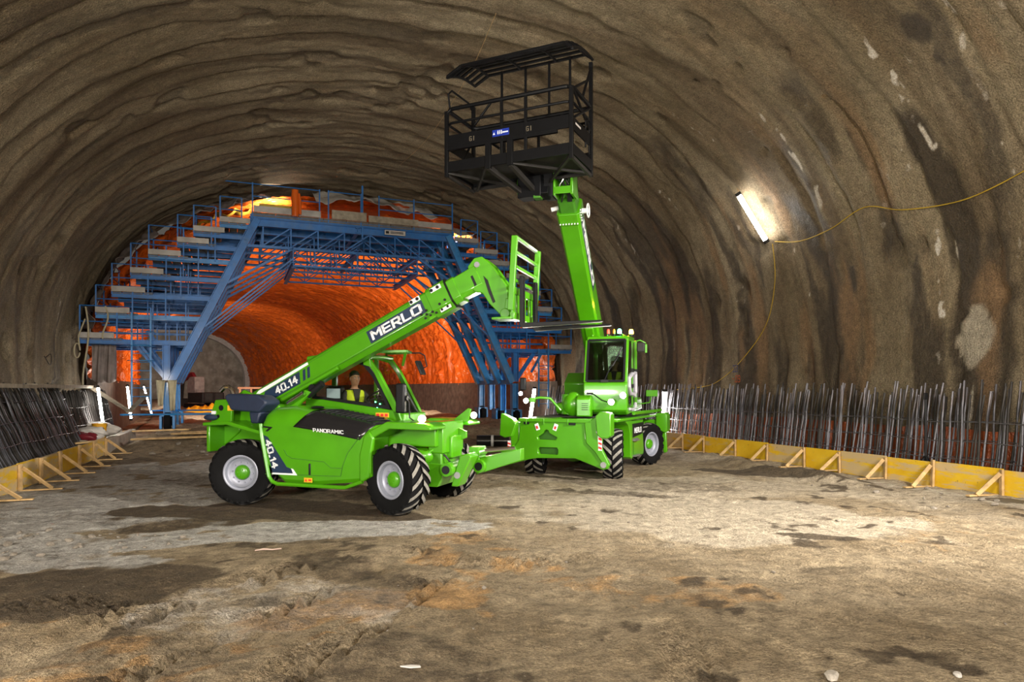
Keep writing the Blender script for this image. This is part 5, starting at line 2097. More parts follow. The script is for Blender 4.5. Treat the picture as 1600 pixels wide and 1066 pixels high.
mb = MB()
mb.loft([boom_sec(.30, 0, 0, .55), boom_sec(.65, 0, 0, .75), boom_sec(1.1, 0, 0, .95), boom_sec(4.75)])
bm_ = P_('boom', mb, GR, .012)
mb = MB()
mb.loft([boom_sec(4.72, .018, .01), boom_sec(5.12, .018, .01)])
mb.loft([boom_sec(5.14, -.012), boom_sec(5.30, -.012)])
P_('boom_collar', mb, GR, .008, bm_)
mb = MB()
mb.loft([boom_sec(5.12, .022, .012), boom_sec(5.145, .022, .012)])
P_('collar_gap', mb, M['black'], 0, bm_)
mb = MB()
mb.loft([boom_sec(5.28, -.03, -.02), boom_sec(5.75, -.03, .0)])
P_('inner_boom', mb, GR, .012, bm_)
mb = MB()
for (t, n) in ((4.42, -.07), (4.55, -.07), (4.86, -.07), (4.99, -.07)):
    mb.bx(0, 0, 0, 0, 0, 0) if False else None
    c = bp(t, -.425, n)
    mb.tube(c, c + Vector((0, -.02, 0)), .03, 10)
for (t, n) in ((4.50, -.36), (4.62, -.34), (4.9, -.36), (5.02, -.34), (4.55, -.46), (4.66, -.46), (4.78, -.47), (4.9, -.47), (5.02, -.47), (4.72, -.42), (4.6, -.41)):
    c = bp(t, -.425, n)
    mb.tube(c, c + Vector((0, -.02, 0)), .022, 8)
P_('collar_bolt', mb, M['black'], 0, bm_)['kind'] = 'stuff'
mb = MB()
for (t0, t1, n0, n1) in ((4.38, 4.60, -.11, -.03), (4.83, 5.05, -.11, -.03), (4.86, 5.08, -.51, -.45)):
    quad_plate(mb, [bp(t0, -.42, n0), bp(t1, -.42, n0), bp(t1, -.42, n1), bp(t0, -.42, n1)], (0, -1, 0), .006)
P_('wear_pad', mb, M['white_decal'], 0, bm_)
mb = MB()
for k in range(4):
    a, b = 4.25 + .01 * k, 0
for (t0, n0, t1, n1) in ((4.32, -.20, 4.62, -.20), (4.32, -.20, 4.32, -.05), (.9, -.40, 4.7, -.405), (.9, -.075, 4.35, -.078)):
    mb.beam(bp(t0, -.402, n0), bp(t1, -.402, n1), .006, .008, (0, 1, 0))
P_('boom_seam', mb, M['dark_green'], 0, bm_)
# name plate
mb = MB()
quad_plate(mb, [bp(3.36, -.402, -.36), bp(4.72 - .75 + .78, -.402, -.36) if False else bp(4.66 - .02, -.402, -.36) if False else bp(4.72, -.402, -.36) if False else bp(4.60, -.402, -.36), bp(4.60, -.402, -.12), bp(3.36, -.402, -.12)], (0, -1, 0), .006)
np_ = P_('maker_plate', mb, M['navy_decal'], 0, bm_)
mb = MB()
lettering(mb, 'MERLO', bp(3.42, -.409, -.325), bd, bn_, 1.12, .17, 1.35, .04, .004)
P_('maker_lettering', mb, M['white_decal'], 0, np_)
# number decal on the boom tail
mb = MB()
quad_plate(mb, [bp(.66, -.402, -.08), bp(.74, -.402, -.02 - .03), bp(1.98, -.402, -.05), bp(1.98, -.402, -.10), bp(.74, -.402, -.12)], (0, -1, 0), .006)
P_('white_stripe', mb, M['white_decal'], 0, bm_)
mb = MB()
quad_plate(mb, [bp(.86, -.402, -.13), bp(1.74, -.402, -.13), bp(1.66, -.402, -.345), bp(.94, -.402, -.345), bp(.80, -.402, -.22)], (0, -1, 0), .006)
for k in range(2):
    t = 1.82 + .11 * k
    quad_plate(mb, [bp(t, -.402, -.14), bp(t + .06, -.402, -.14), bp(t - .02, -.402, -.33), bp(t - .08, -.402, -.33)], (0, -1, 0), .006)
d2 = P_('number_decal', mb, M['navy_decal'], 0, bm_)
mb = MB()
lettering(mb, '40.14', bp(1.08, -.409, -.31), bd, bn_, .56, .15, 1.3, .05, .004)
P_('number_lettering', mb, M['white_decal'], 0, d2)
# pivot bracket, lift cylinders
mb = MB()
mb.prism([(-2.3, 1.5), (-2.25, 2.0), (-2.05, 2.12), (-1.75, 2.0), (-1.5, 1.6), (-1.5, 1.3)], -.5, -.42, 'y')
mb.prism([(-2.3, 1.5), (-2.25, 2.0), (-2.05, 2.12), (-1.75, 2.0), (-1.5, 1.6), (-1.5, 1.3)], .02, .10, 'y')
P_('boom_pivot', mb, GR, .015)
mb = MB()
mb.prism([(-.05, 2.55), (.15, 2.72), (.05, 2.80), (-.45, 2.55), (-.72, 2.35), (-.70, 2.24), (-.5, 2.3)], -.36, -.08, 'y')
mb.tube(bp(1.15, -.43, -.45), bp(2.55, -.43, -.45), .04, 12)
mb.tube((-1.3, -.2, 1.98), (-.2, -.2, 2.5), .085, 14)
mb.prism([(-1.05, 1.80), (-.62, 2.12), (-.50, 2.08), (-.8, 1.80)], -.52, -.45, 'y')
P_('lift_cylinder', mb, GR, .006)
mb = MB()
mb.tube((-.95, -.58, 1.86), (-.60, -.58, 2.06), .045, 12)
mb.tube((-.92, -.42, 1.82), (-.48, -.42, 2.12), .055, 12)
P_('piston_rod', mb, M['chrome'])
mb = MB()
mb.tube((-.62, -.42, 2.02), (-.30, -.42, 2.24), .07, 12)
mb.tube((-.5, -.48, 2.16), (-.5, -.36, 2.16), .07, 12)
P_('cylinder_head', mb, M['black'])
# boom head
mb = MB()
mb.prism([(2.62, 4.28), (2.74, 4.42), (2.88, 4.44), (3.08, 4.28), (3.34, 3.92), (3.40, 3.55), (3.22, 3.42), (3.02, 3.62), (2.90, 3.80), (2.74, 3.84), (2.66, 4.0)], -.36, -.28, 'y')
mb.prism([(2.62, 4.28), (2.74, 4.42), (2.88, 4.44), (3.08, 4.28), (3.34, 3.92), (3.40, 3.55), (3.22, 3.42), (3.02, 3.62), (2.90, 3.80), (2.74, 3.84), (2.66, 4.0)], -.12, -.04, 'y')
mb.prism([(2.70, 4.36), (2.88, 4.40), (3.05, 4.24), (3.28, 3.90), (3.2, 3.88), (2.8, 4.2)], -.30, -.1, 'y')
hd = P_('boom_head', mb, GR, .015)
mb = MB()
mb.tube((2.80, -.38, 4.30), (2.80, -.35, 4.30), .05, 14)
P_('head_pin', mb, M['steel'], 0, hd)
mb = MB()
mb.prism([(2.92, 4.10), (2.97, 3.95), (3.02, 3.80), (3.10, 3.62), (3.14, 3.64), (3.06, 3.84), (3.0, 4.02)], -.372, -.36, 'y')
mb.prism([(2.68, 4.10), (2.72, 4.12), (2.80, 3.95), (2.76, 3.92)], -.372, -.36, 'y')
P_('head_slot', mb, M['black'], 0, hd)
mb = MB()
mb.tube((3.10, -.22, 3.80), (3.38, -.22, 3.40), .035, 12)
mb.tube((3.16, -.30, 3.74), (3.42, -.30, 3.40), .025, 12)
P_('tilt_cylinder', mb, M['chrome'], 0, hd)
# fork carriage
mb = MB()
for (y, x0, z0, x1, z1) in ((-.76, 3.56, 3.44, 3.63, 4.66), (.42, 3.60, 3.46, 3.67, 4.62)):
    mb.beam((x0, y, z0), (x1, y, z1), .07, .10, (1, 0, 0))
fc = P_('fork_carriage', mb, GR, .01)
for k, (za, zb, xo) in enumerate(((4.64, 4.60, .06), (4.40, 4.37, .045), (4.17, 4.14, .03), (3.94, 3.91, .02))):
    mb = MB()
    mb.beam((3.58 + xo, -.76, za), (3.60 + xo, .42, zb), .05, .05)
    P_('backrest_rail', mb, GR, .006, fc)
mb = MB()
mb.bx(3.52, 3.60, -.70, .40, 3.30, 3.42)
mb.bx(3.52, 3.60, -.70, .40, 3.72, 3.84)
mb.bx(3.53, 3.58, -.50, -.35, 3.3, 3.84)
mb.bx(3.53, 3.58, -.12, 0.0, 3.3, 3.84)
mb.bx(3.53, 3.58, .22, .38, 3.3, 3.84)
mb.bx(3.53, 3.58, -.70, -.62, 3.3, 3.84)
mb.prism([(3.3, 3.36), (3.54, 3.30), (3.54, 3.62), (3.34, 3.7)], -.40, .0, 'y')
mb.tube((3.36, -.5, 3.42), (3.36, .1, 3.42), .09, 14)
mb.bx(3.2, 3.55, -.72, -.30, 3.30, 3.34)
P_('carriage_plate', mb, GR, .012, fc)
for y in (-.62, .12):
    mb = MB()
    mb.prism([(3.66, 4.02), (3.72, 4.02), (3.72, 3.24), (5.02, 3.245), (5.05, 3.225), (5.02, 3.215), (3.70, 3.16), (3.66, 3.20)], y, y + .13, 'y')
    P_('fork', mb, M['black_steel'], .006, fc)


# ================================================================== PEOPLE
def skin_body(name, verts, edges, mat, levels=2):
    """verts: (x,y,z,rx,ry); index 0 is the pelvis root"""
    me = bpy.data.meshes.new(name)
    bm = bmesh.new()
    sk = bm.verts.layers.skin.verify()
    vs = []
    for (x, y, z, r1, r2) in verts:
        v = bm.verts.new((x, y, z))
        v[sk].radius = (r1, r2)
        vs.append(v)
    vs[0][sk].use_root = True
    for a, b in edges:
        bm.edges.new((vs[a], vs[b]))
    bm.to_mesh(me)
    bm.free()
    me.materials.append(mat)
    o = link(name, me)
    m = o.modifiers.new('skin', 'SKIN')
    m.use_smooth_shade = True
    s = o.modifiers.new('sub', 'SUBSURF')
    s.levels = levels
    s.render_levels = levels
    return o


def seated_person(name, label, org, rz, parts):
    """x forward, y left, z up, origin at the hip point of the seat; two-tone clothing: body skin + clothing children"""
    root = empty(name, org, rz)
    tag(root, label, 'person')
    def torso(off, zmax, zmin=-.02):
        tab = [(-.02, .13, .165, 0), (.10, .125, .16, 0), (.24, .12, .16, 0), (.38, .125, .185, 0), (.47, .105, .185, 0), (.515, .085, .14, 0), (.54, .068, .09, .0), (.565, .062, .064, .005), (.60, .060, .060, .012),
               (.625, .078, .064, .03), (.665, .096, .076, .036), (.725, .106, .086, .030), (.79, .108, .088, .024), (.845, .094, .078, .016), (.885, .055, .05, .01), (.895, .006, .006, .008)]
        return [[Vector((cx + (rx + off) * math.cos(t), (ry + off) * math.sin(t), z)) for t in np.linspace(0, 2 * PI, 29)[:-1]] for (z, rx, ry, cx) in tab if zmin <= z <= zmax]

    def limbs(m, off, wrist=True):
        for sd in (-1, 1):
            pts = [(.0, sd * .155, .455), (.015, sd * .215, .40), (.05, sd * .255, .25), (.14, sd * .25, .17), (.25, sd * .225, .15), (.33, sd * .205, .16)]
            rr = [.062, .06, .05, .045, .038, .03]
            k = len(pts) if wrist else len(pts) - 1
            m.path(pts[:k], [r + off for r in rr[:k]], 12)
    mb = MB()
    mb.loft(torso(0, 1))
    limbs(mb, 0)
    mb.ell((.138, 0, .705), (.018, .014, .024), 10, 6)
    obj('body', mb, M['skin'], root, 0, 80)
    mb = MB()
    mb.loft(torso(.014, .56))
    limbs(mb, .012, False)
    for sd in (-1, 1):
        mb.path([(.02, sd * .09, .0), (.25, sd * .12, .03), (.42, sd * .13, .04), (.48, sd * .13, -.05), (.50, sd * .13, -.30)], [.085, .085, .075, .068, .055], 12)
    obj('dark_clothes', mb, M['cloth_dark'], root, 0, 80)
    mb = MB()
    mb.loft(torso(.028, .53, .05), 0, False)
    v = obj('hi_vis_vest', mb, M['hivis'], root, 0, 80)
    mb = MB()
    mb.prism([(-.075, .535), (.075, .535), (.055, .40), (.028, .24), (.028, .06), (-.028, .06), (-.028, .24), (-.055, .40)], .10, .158, 'x')
    obj('vest_opening', mb, M['cloth_dark'], v)
    if 'hair' in parts:
        mb = MB()
        mb.ell((.0, 0, .815), (.122, .099, .095), 20, 12)
        mb.ell((-.03, 0, .765), (.09, .091, .09), 16, 8)
        obj('hair', mb, M['hair'], root, 0, 80)
    if 'helmet' in parts:
        mb = MB()
        mb.lathe([(.122, .805), (.117, .845), (.102, .885), (.073, .915), (.03, .93), (0, .933)], 24, 'z', 0, (.02, 0, 0))
        mb.box((.145, 0, .809), (.08, .14, .010))
        obj('helmet', mb, M['helmet'], root, 0, 50)
    for y in (-.034, .034):
        mb = MB()
        mb.ell((.126, y, .755), (.014, .016, .010), 10, 6)
        obj('eye', mb, M['white_decal'], root, 0, 80)
        mb = MB()
        mb.ell((.138, y, .755), (.006, .008, .008), 8, 5)
        mb.box((.131, y, .777), (.012, .035, .008))
        obj('pupil_and_brow', mb, M['hair'], root, 0, 60)
        mb = MB()
        mb.ell((.03, y * 2.7, .74), (.028, .014, .038), 10, 6)
        obj('ear', mb, M['skin'], root, 0, 80)
    mb = MB()
    mb.ell((.120, 0, .672), (.014, .028, .007), 10, 5)
    obj('mouth', mb, plain('lips', (.30, .11, .09), .5), root, 0, 80)
    # hands with fingers resting on the controls
    for sd in (-1, 1):
        mb = MB()
        c0 = Vector((.37, sd * .20, .16))
        mb.ell(c0, (.05, .042, .02), 12, 8)
        for k in range(4):
            yk = (k - 1.5) * .021
            L = (.055, .068, .064, .048)[k]
            p0 = c0 + Vector((.04, yk, .002))
            mb.path([p0, p0 + Vector((L * .5, 0, .006)), p0 + Vector((L * .85, 0, -.008)), p0 + Vector((L, 0, -.022))], [.0105, .010, .009, .007], 7)
        p0 = c0 + Vector((.0, -sd * .035, 0))
        mb.path([p0, p0 + Vector((.025, -sd * .022, 0)), p0 + Vector((.05, -sd * .024, -.01))], [.013, .012, .009], 7)
        obj('hand', mb, M['skin'], root, 0, 80)
    return root


def place_local(base, head, x, y, z):
    c, s = math.cos(head), math.sin(head)
    return Vector((base.x + x * c - y * s, base.y + x * s + y * c, z))


cab_fill = bpy.data.lights.new('cab_fill_light', 'POINT')  # fill light added to brighten the driver and cab interior
cab_fill.energy = 3.5
cab_fill.color = NEUT
cab_fill.shadow_soft_size = .06
dl = bpy.data.objects.new('cab_fill_light', cab_fill)
dl.location = (.30, .35, 2.55)
dl.parent = ta
COL.objects.link(dl)
seated_person('person', 'driver with short dark hair and a yellow hi-vis vest sitting in the left machine', place_local(A_ORG, A_HEAD, -.20, .52, 1.60), A_HEAD - R(38), ('hair',))
# ================================================================== MACHINE B: rotating telehandler
B_ORG = Vector((2.145, 18.08, 0))
B_HEAD = R(-115)
tb = empty('rotating_telehandler', B_ORG, B_HEAD)
tag(tb, 'green rotating telehandler facing us with its cab lit and its boom raised', 'telehandler')


def Q_(name, mb, mat=None, bevel=0.0, parent=None, seg=2, deg=35):
    return obj(name, mb, mat or GR, parent or tb, bevel, deg, seg)


for (x, y, st, sp) in ((1.5, 1.0, -R(-14), .1), (1.5, -1.0, -R(-14), .4), (-1.72, 1.0, R(-20), .2), (-1.72, -1.0, R(-20), .6)):
    put_wheel(tb, WB, x, y, 0.59, st, sp)


def prism_holes(mb, outer, holes, x0, x1):
    """plate in the y-z plane with through holes"""
    bm = bmesh.new()
    es = []
    loops = []
    for lp in [outer] + holes:
        vs = [bm.verts.new((x0, y, z)) for y, z in lp]
        loops.append(vs)
        for i in range(len(vs)):
            es.append(bm.edges.new((vs[i], vs[(i + 1) % len(vs)])))
    bmesh.ops.triangle_fill(bm, use_beauty=True, use_dissolve=False, edges=es)
    bm.verts.index_update()
    vs = [v.co.copy() for v in bm.verts]
    fs = [[v.index for v in f.verts] for f in bm.faces]
    n = len(vs)
    allv = vs + [Vector((x1, p.y, p.z)) for p in vs]
    af = fs + [[i + n for i in reversed(f)] for f in fs]
    for lp in loops:
        ids = [v.index for v in lp]
        for i in range(len(ids)):
            a, b = ids[i], ids[(i + 1) % len(ids)]
            af.append([a, b, b + n, a + n])
    bm.free()
    mb.add(allv, af)
    return mb


mb = MB()
mb.bx(-2.3, 2.15, -.5, .5, .62, 1.22)
mb.bx(-2.0, 1.8, -.45, .45, .45, .65)
Q_('chassis', mb, GR, .03)
for x in (1.5, -1.72):
    mb = MB()
    mb.tube((x, -.85, .59), (x, .85, .59), .13, 14)
    mb.ell((x, 0, .59), (.25, .28, .24), 14, 8)
    Q_('axle', mb, GD)
# front outrigger beam plate
outer = [(-1.02, 1.40), (.60, 1.42), (.62, 1.0), (.78, .84), (1.17, .42), (1.15, .33), (1.03, .30), (.60, .47), (.34, .54), (-.55, .54), (-.72, .44), (-.98, .44), (-1.68, .20), (-1.74, .25), (-1.62, .42), (-1.20, .66), (-1.08, .78), (-1.02, .95)]
outer = [(-1.02, 1.40), (.60, 1.42), (.62, 1.0), (.78, .84), (1.17, .42), (1.15, .33), (1.03, .30), (.60, .45), (.36, .53), (-.57, .50), (-.80, .46), (-1.70, .20), (-1.76, .25), (-1.66, .40), (-1.22, .68), (-1.06, .92)]
key = [(-.56, .94), (-.12, .94), (-.08, 1.0), (-.28, 1.10), (-.30, 1.16), (-.36, 1.18), (-.41, 1.15), (-.43, 1.10), (-.58, 1.0)]
slot = [(-.54, .60), (-.08, .60), (-.06, .64), (-.06, .72), (-.09, .76), (-.53, .76), (-.56, .72), (-.56, .64)]
mb = MB()
prism_holes(mb, outer, [key, slot], 2.30, 2.42)
fp = Q_('outrigger_plate', mb, GR, .015)
mb = MB()
mb.bx(2.2, 2.24, -.75, .15, .55, 1.25)
Q_('hole_shade_backing', mb, M['dark_green'], 0, fp)  # backing behind the holes, their shade put into the dark green
for (y, r) in ((-.58, 20), (-.12, -20)):
    mb = MB()
    rot = Matrix.Rotation(R(r), 3, 'X')
    mb.box((2.425, y, 1.24), (.012, .10, .16), rot)
    s = Q_('lifting_label', mb, M['white_decal'], .02, fp)
    mb = MB()
    mb.box((2.433, y, 1.23), (.008, .05, .07), rot)
    Q_('label_print', mb, M['red_sticker'], 0, s)
mb = MB()
mb.bx(2.10, 2.46, -1.05, .75, 1.36, 1.44)
for y in (-.85, -.4, .2):
    mb.bx(2.42, 2.47, y - .01, y + .01, 1.3, 1.44)
Q_('front_rail', mb, GR, .012)
mb = MB()
mb.bx(2.425, 2.45, -.92, -.78, 1.30, 1.35)
mb.bx(2.425, 2.45, .22, .38, 1.30, 1.35)
Q_('front_slot', mb, M['black'])
# outrigger legs (front pair)
mb = MB()
mb.prism([(-1.50, 1.55), (-1.20, 1.42), (-1.10, 1.30), (-1.22, 1.0), (-1.40, .96), (-1.54, 1.02)], 2.25, 2.5, 'x')
mb.prism([(-1.34, 1.30), (-1.05, 1.34), (-1.05, .75), (-1.25, .62)], 2.30, 2.40, 'x')
mb.prism([(-1.66, .40), (-1.5, .62), (-1.18, .80), (-1.10, .66), (-1.55, .32), (-1.75, .22)], 2.40, 2.52, 'x')
Q_('outrigger_leg', mb, GR, .02)
mb = MB()
mb.prism([(.88, 1.52), (.98, 1.62), (1.20, 1.60), (1.24, 1.55), (1.24, 1.08), (1.16, 1.02), (1.02, 1.02), (.92, 1.1)], 2.22, 2.52, 'x')
mb.prism([(.60, 1.36), (.92, 1.52), (.95, .9), (1.20, .42), (1.12, .32), (.85, .7), (.64, .9)], 2.34, 2.46, 'x')
ol = Q_('outrigger_leg', mb, GR, .02)
mb = MB()
for k in range(3):
    mb.add([(2.464, .94, .80 + k * .1), (2.464, 1.02, .77 + k * .1), (2.464, 1.02, .82 + k * .1), (2.464, .94, .85 + k * .1)], [(0, 1, 2, 3)])
    mb.add([(2.464, .94, .80 + k * .1), (2.464, 1.02, .77 + k * .1), (2.464, 1.02, .82 + k * .1), (2.464, .94, .85 + k * .1)], [(3, 2, 1, 0)]) if False else None
wst = MB()
wst.bx(2.458, 2.462, .935, 1.025, .74, 1.08)
ws_ = Q_('warning_strip', wst, M['white_decal'], 0, ol)
mb2 = MB()
for k in range(3):
    mb2.prism([(.94, .79 + k * .1), (1.02, .76 + k * .1), (1.02, .81 + k * .1), (.94, .84 + k * .1)], 2.462, 2.466, 'x')
Q_('red_stripe', mb2, M['red_sticker'], 0, ws_)
mb = MB()
mb.lathe([(.0, 2.455), (.06, 2.455), (.07, 2.48), (.0, 2.48)], 16, 'x', 0, (0, 1.06, .42))
mb.lathe([(.0, 2.455), (.03, 2.455), (.035, 2.475), (.0, 2.475)], 12, 'x', 0, (0, .92, 1.16))
Q_('leg_pin', mb, M['steel'], 0, ol)
wst = MB()
wst.bx(2.525, 2.53, -1.30, -1.22, .72, .90)
ws_ = Q_('warning_strip', wst, M['white_decal'])
mb2 = MB()
for k in range(2):
    mb2.prism([(-1.30, .74 + k * .08), (-1.22, .72 + k * .08), (-1.22, .76 + k * .08), (-1.30, .78 + k * .08)], 2.53, 2.534, 'x')
Q_('red_stripe', mb2, M['red_sticker'], 0, ws_)
# rear outriggers
mb = MB()
mb.bx(-2.55, -2.25, -1.5, 1.25, 1.0, 1.25)
mb.prism([(1.15, 1.44), (1.42, 1.46), (1.48, 1.40), (1.48, .92), (1.40, .88), (1.15, 1.0)], -2.62, -2.2, 'x')
mb.prism([(-1.15, 1.44), (-1.42, 1.46), (-1.48, 1.40), (-1.48, .92), (-1.40, .88), (-1.15, 1.0)], -2.62, -2.2, 'x')
mb.prism([(1.2, .98), (1.42, .9), (1.45, .32), (1.35, .28)], -2.45, -2.35, 'x')
Q_('rear_outrigger', mb, GR, .025)
# mudguards and side decks
mb = MB()
arch = [(2.0, 1.10), (1.95, 1.28), (1.7, 1.36), (1.2, 1.34), (.80, 1.28), (.52, 1.05), (.42, .42), (.36, .36), (.30, .42), (.36, 1.0), (.40, 1.36), (2.05, 1.40), (2.08, 1.1)]
mb.prism([(.95, 1.42), (.45, 1.40), (.34, 1.2), (.30, .40), (.40, .36), (.50, .42), (.54, 1.02), (.70, 1.24), (.98, 1.33)], .50, 1.16, 'y')
Q_('mudguard', mb, GR, .02)
mb = MB()
mb.prism([(.95, 1.42), (.45, 1.40), (.34, 1.2), (.30, .40), (.40, .36), (.50, .42), (.54, 1.02), (.70, 1.24), (.98, 1.33)], -1.16, -.50, 'y')
Q_('mudguard', mb, GR, .02)
mb = MB()
mb.prism([(.32, .36), (-1.02, .36), (-1.06, .50), (-.92, 1.15), (-1.0, 1.32), (.40, 1.36), (.36, 1.0)], .5, 1.10, 'y')
mb.prism([(.32, .36), (-1.02, .36), (-1.06, .50), (-.92, 1.15), (-1.0, 1.32), (.40, 1.36), (.36, 1.0)], -1.10, -.5, 'y')
sbx = Q_('side_tank', mb, GR, .03)
mb = MB()
mb.prism([(.22, .88), (.26, 1.24), (-.98, 1.24), (-.94, 1.12), (-.84, .94)], 1.105, 1.115, 'y')
sp_ = Q_('maker_panel', mb, M['black'], 0, sbx)
mb = MB()
lettering(mb, 'MERLO', (.0, 1.118, .99), (-1, 0, 0), (0, 0, 1), .72, .14, 1.3)
Q_('maker_lettering', mb, M['white_decal'], 0, sp_)
mb = MB()
mb.bx(-.35, .25, 1.10, 1.13, .82, .86)
mb.bx(-.28, .15, 1.11, 1.2, .40, .44)
mb.bx(-.28, .15, 1.11, 1.2, .80, .83)
Q_('step', mb, M['steel'], 0, sbx)
mb = MB()
mb.bx(.05, .22, 1.10, 1.12, .46, .78)
Q_('step_shade_patch', mb, M['dark_green'], 0, sbx)  # dark green patch standing proud, recess shade put into its colour
mb = MB()
mb.bx(-2.5, 1.9, .42, 1.22, 1.36, 1.42)
mb.bx(-2.5, 1.9, -1.22, -.42, 1.36, 1.42)
Q_('side_deck', mb, GR, .015)
mb = MB()
mb.tube((.4, 1.2, 1.52), (-2.5, 1.24, 1.52), .045, 10)
Q_('guard_tube', mb, GR)
mb = MB()
mb.bx(-1.5, 1.2, -.9, .9, 1.42, 1.46)
Q_('deck_tread', mb, M['dark_under'])

# ---- turret (slewed 8 degrees), kept as children of the machine through a rotated frame
TR = Matrix.Rotation(R(8), 4, 'Z')


def U_(name, mb, mat=None, bevel=0.0, parent=None, seg=2, deg=35):
    o = Q_(name, mb, mat, bevel, parent, seg, deg)
    if parent is None:
        o.rotation_euler = (0, 0, R(8))
    return o


mb = MB()
mb.lathe([(.0, 1.22), (.62, 1.22), (.62, 1.55), (.0, 1.55)], 32, 'z', 0)
U_('slew_ring', mb, M['dark_under'])
mb = MB()
mb.prism([(-2.1, 1.56), (1.0, 1.50), (1.15, 1.60), (1.1, 1.78), (-1.9, 1.9)], -.75, 1.06, 'y')
mb.prism([(-2.2, 1.56), (-.9, 1.56), (-.7, 2.3), (-1.2, 2.6), (-2.2, 2.4)], -.95, -.25, 'y')
U_('turret', mb, GR, .04)
mb = MB()
mb.prism([(1.25, 1.44), (1.45, 1.46), (1.45, 1.90), (1.30, 1.98), (1.15, 1.98), (1.15, 1.44)], -.16, .20, 'y')
bxp = U_('front_box', mb, GR, .03)
mb = MB()
for k in range(4):
    mb.bx(1.452, 1.458, -.02, .14, 1.62 + k * .05, 1.635 + k * .05)
U_('vent_slot', mb, M['black'], 0, bxp)
mb = MB()
mb.tube((1.0, -.42, 1.5), (1.0, -.42, 2.0), .20, 18)
mb.ell((1.05, -.30, 1.75), (.3, .28, .32), 16, 10)
U_('hose_drum', mb, GR)
# cab
CF = [(1.18, 1.66), (1.24, 2.24), (1.16, 2.36), (.92, 3.34), (.80, 3.46), (-.30, 3.48), (-.42, 3.36), (-.50, 2.4), (-.46, 1.66)]
mb = MB()
mb.prism([(1.18, 1.60), (1.26, 2.20), (1.24, 2.27), (1.16, 2.33), (.95, 2.33), (.95, 1.60)], -.02, 1.06, 'y')
mb.bx(-.46, 1.1, .0, 1.06, 1.58, 1.68)
cabB = U_('cab_body', mb, GR, .03)
mb = MB()
mb.prism([(.86, 3.36), (.80, 3.46), (-.30, 3.50), (-.44, 3.40), (-.44, 3.34)], .0, 1.04, 'y')
for y in (.12, .5, .88):
    mb.bx(-.35, .75, y - .02, y + .02, 3.46, 3.52)
U_('cab_roof', mb, GR, .02)
mb = MB()
for y in (-.02, .98):
    mb.prism([(1.22, 2.30), (.92, 3.36), (.82, 3.36), (1.10, 2.30)], y, y + .08, 'y')
    U_('cab_pillar', mb, GR, .012)
    mb = MB()
    mb.prism([(-.50, 1.66), (-.42, 3.4), (-.34, 3.4), (-.40, 1.66)], y, y + .08, 'y')
    U_('cab_pillar', mb, GR, .012)
    mb = MB()
mb = MB()
quad_plate(mb, [(1.205, .06, 2.36), (1.205, .98, 2.36), (.935, .98, 3.30), (.935, .06, 3.30)], (1, 0, .28), .012)
U_('windscreen', mb, M['glass_dark'])
mb = MB()
fr_ = [(.06, 2.33, 1.215), (.98, 2.33, 1.215), (.98, 3.36, .92), (.06, 3.36, .92)]
for (a, b) in zip(fr_, fr_[1:] + fr_[:1]):
    mb.beam((a[2] + .01, a[0], a[1]), (b[2] + .01, b[0], b[1]), .05, .02, (1, 0, .28))
U_('windscreen_seal', mb, M['black'])
mb = MB()
mb.path([(1.235, .50, 2.34), (1.23, .62, 2.6), (1.14, .86, 2.98)], .012, 6)
mb.beam((1.20, .70, 2.70), (1.05, .92, 3.16), .012, .03)
mb.bx(1.22, 1.27, .42, .60, 2.30, 2.36)
U_('wiper', mb, M['black'])
mb = MB()
mb.path([(1.27, .12, 2.02), (1.28, .25, 2.0), (1.30, .45, 1.86), (1.28, .62, 1.80)], .014, 6)
mb.bx(1.24, 1.30, .08, .22, 2.0, 2.05)
U_('washer_hose', mb, M['black'])
# door on the cab side
mb = MB()
quad_plate(mb, [(1.06, 1.055, 2.36), (.84, 1.055, 3.30), (-.38, 1.055, 3.36), (-.44, 1.055, 1.72), (.88, 1.055, 1.72)], (0, 1, 0), .008)
U_('side_glass', mb, M['glass_dark'])
mb = MB()
mb.path([(.98, 1.07, 2.40), (.35, 1.07, 2.52), (-.35, 1.07, 2.56), (-.40, 1.07, 2.05), (-.15, 1.07, 1.98), (.75, 1.07, 2.03), (.95, 1.07, 2.2)], .05, 8, 0, True)
U_('door_trim', mb, M['grey_plastic'])
mb = MB()
mb.path([(-.46, 1.07, 2.15), (-.47, 1.07, 1.8), (-.35, 1.07, 1.64), (.2, 1.07, 1.60), (.85, 1.07, 1.64)], .035, 8)
mb.bx(-.38, -.22, 1.07, 1.10, 1.92, 1.99)
U_('door_edge', mb, M['grey_plastic'])
mb = MB()
mb.beam((.28, 1.07, 1.7), (.28, 1.07, 3.35), .03, .03, (0, 1, 0))
mb.beam((-.44, 1.08, 1.75), (-.40, 1.08, 3.42), .04, .05, (0, 1, 0))
U_('door_post', mb, GR)
mb = MB()
mb.bx(.2, .36, 1.06, 1.10, 2.56, 2.66)
mb.bx(.2, .36, 1.06, 1.10, 2.16, 2.26)
mb.bx(-.46, -.38, 1.06, 1.12, 2.58, 2.66)
U_('door_hinge', mb, M['black'])
mb = MB()
quad_plate(mb, [(.9, -.0, 2.36), (.84, 0, 3.30), (-.38, 0, 3.36), (-.44, 0, 1.9), (.9, 0, 1.9)], (0, -1, 0), .008)
mb.add([(-.44, .06, 1.9), (-.44, 1.0, 1.9), (-.40, 1.0, 3.3), (-.40, .06, 3.3)], [(0, 1, 2, 3)])
U_('rear_glass', mb, M['glass_dark'])
mb = MB()
mb.bx(-.25, .25, .35, .80, 1.98, 2.12)
mb.prism([(-.3, 2.0), (-.16, 2.0), (-.26, 2.75), (-.38, 2.75)], .38, .76, 'y')
mb.bx(.5, .95, .2, .9, 1.7, 2.3)
U_('seat_and_console', mb, M['black'], .03)
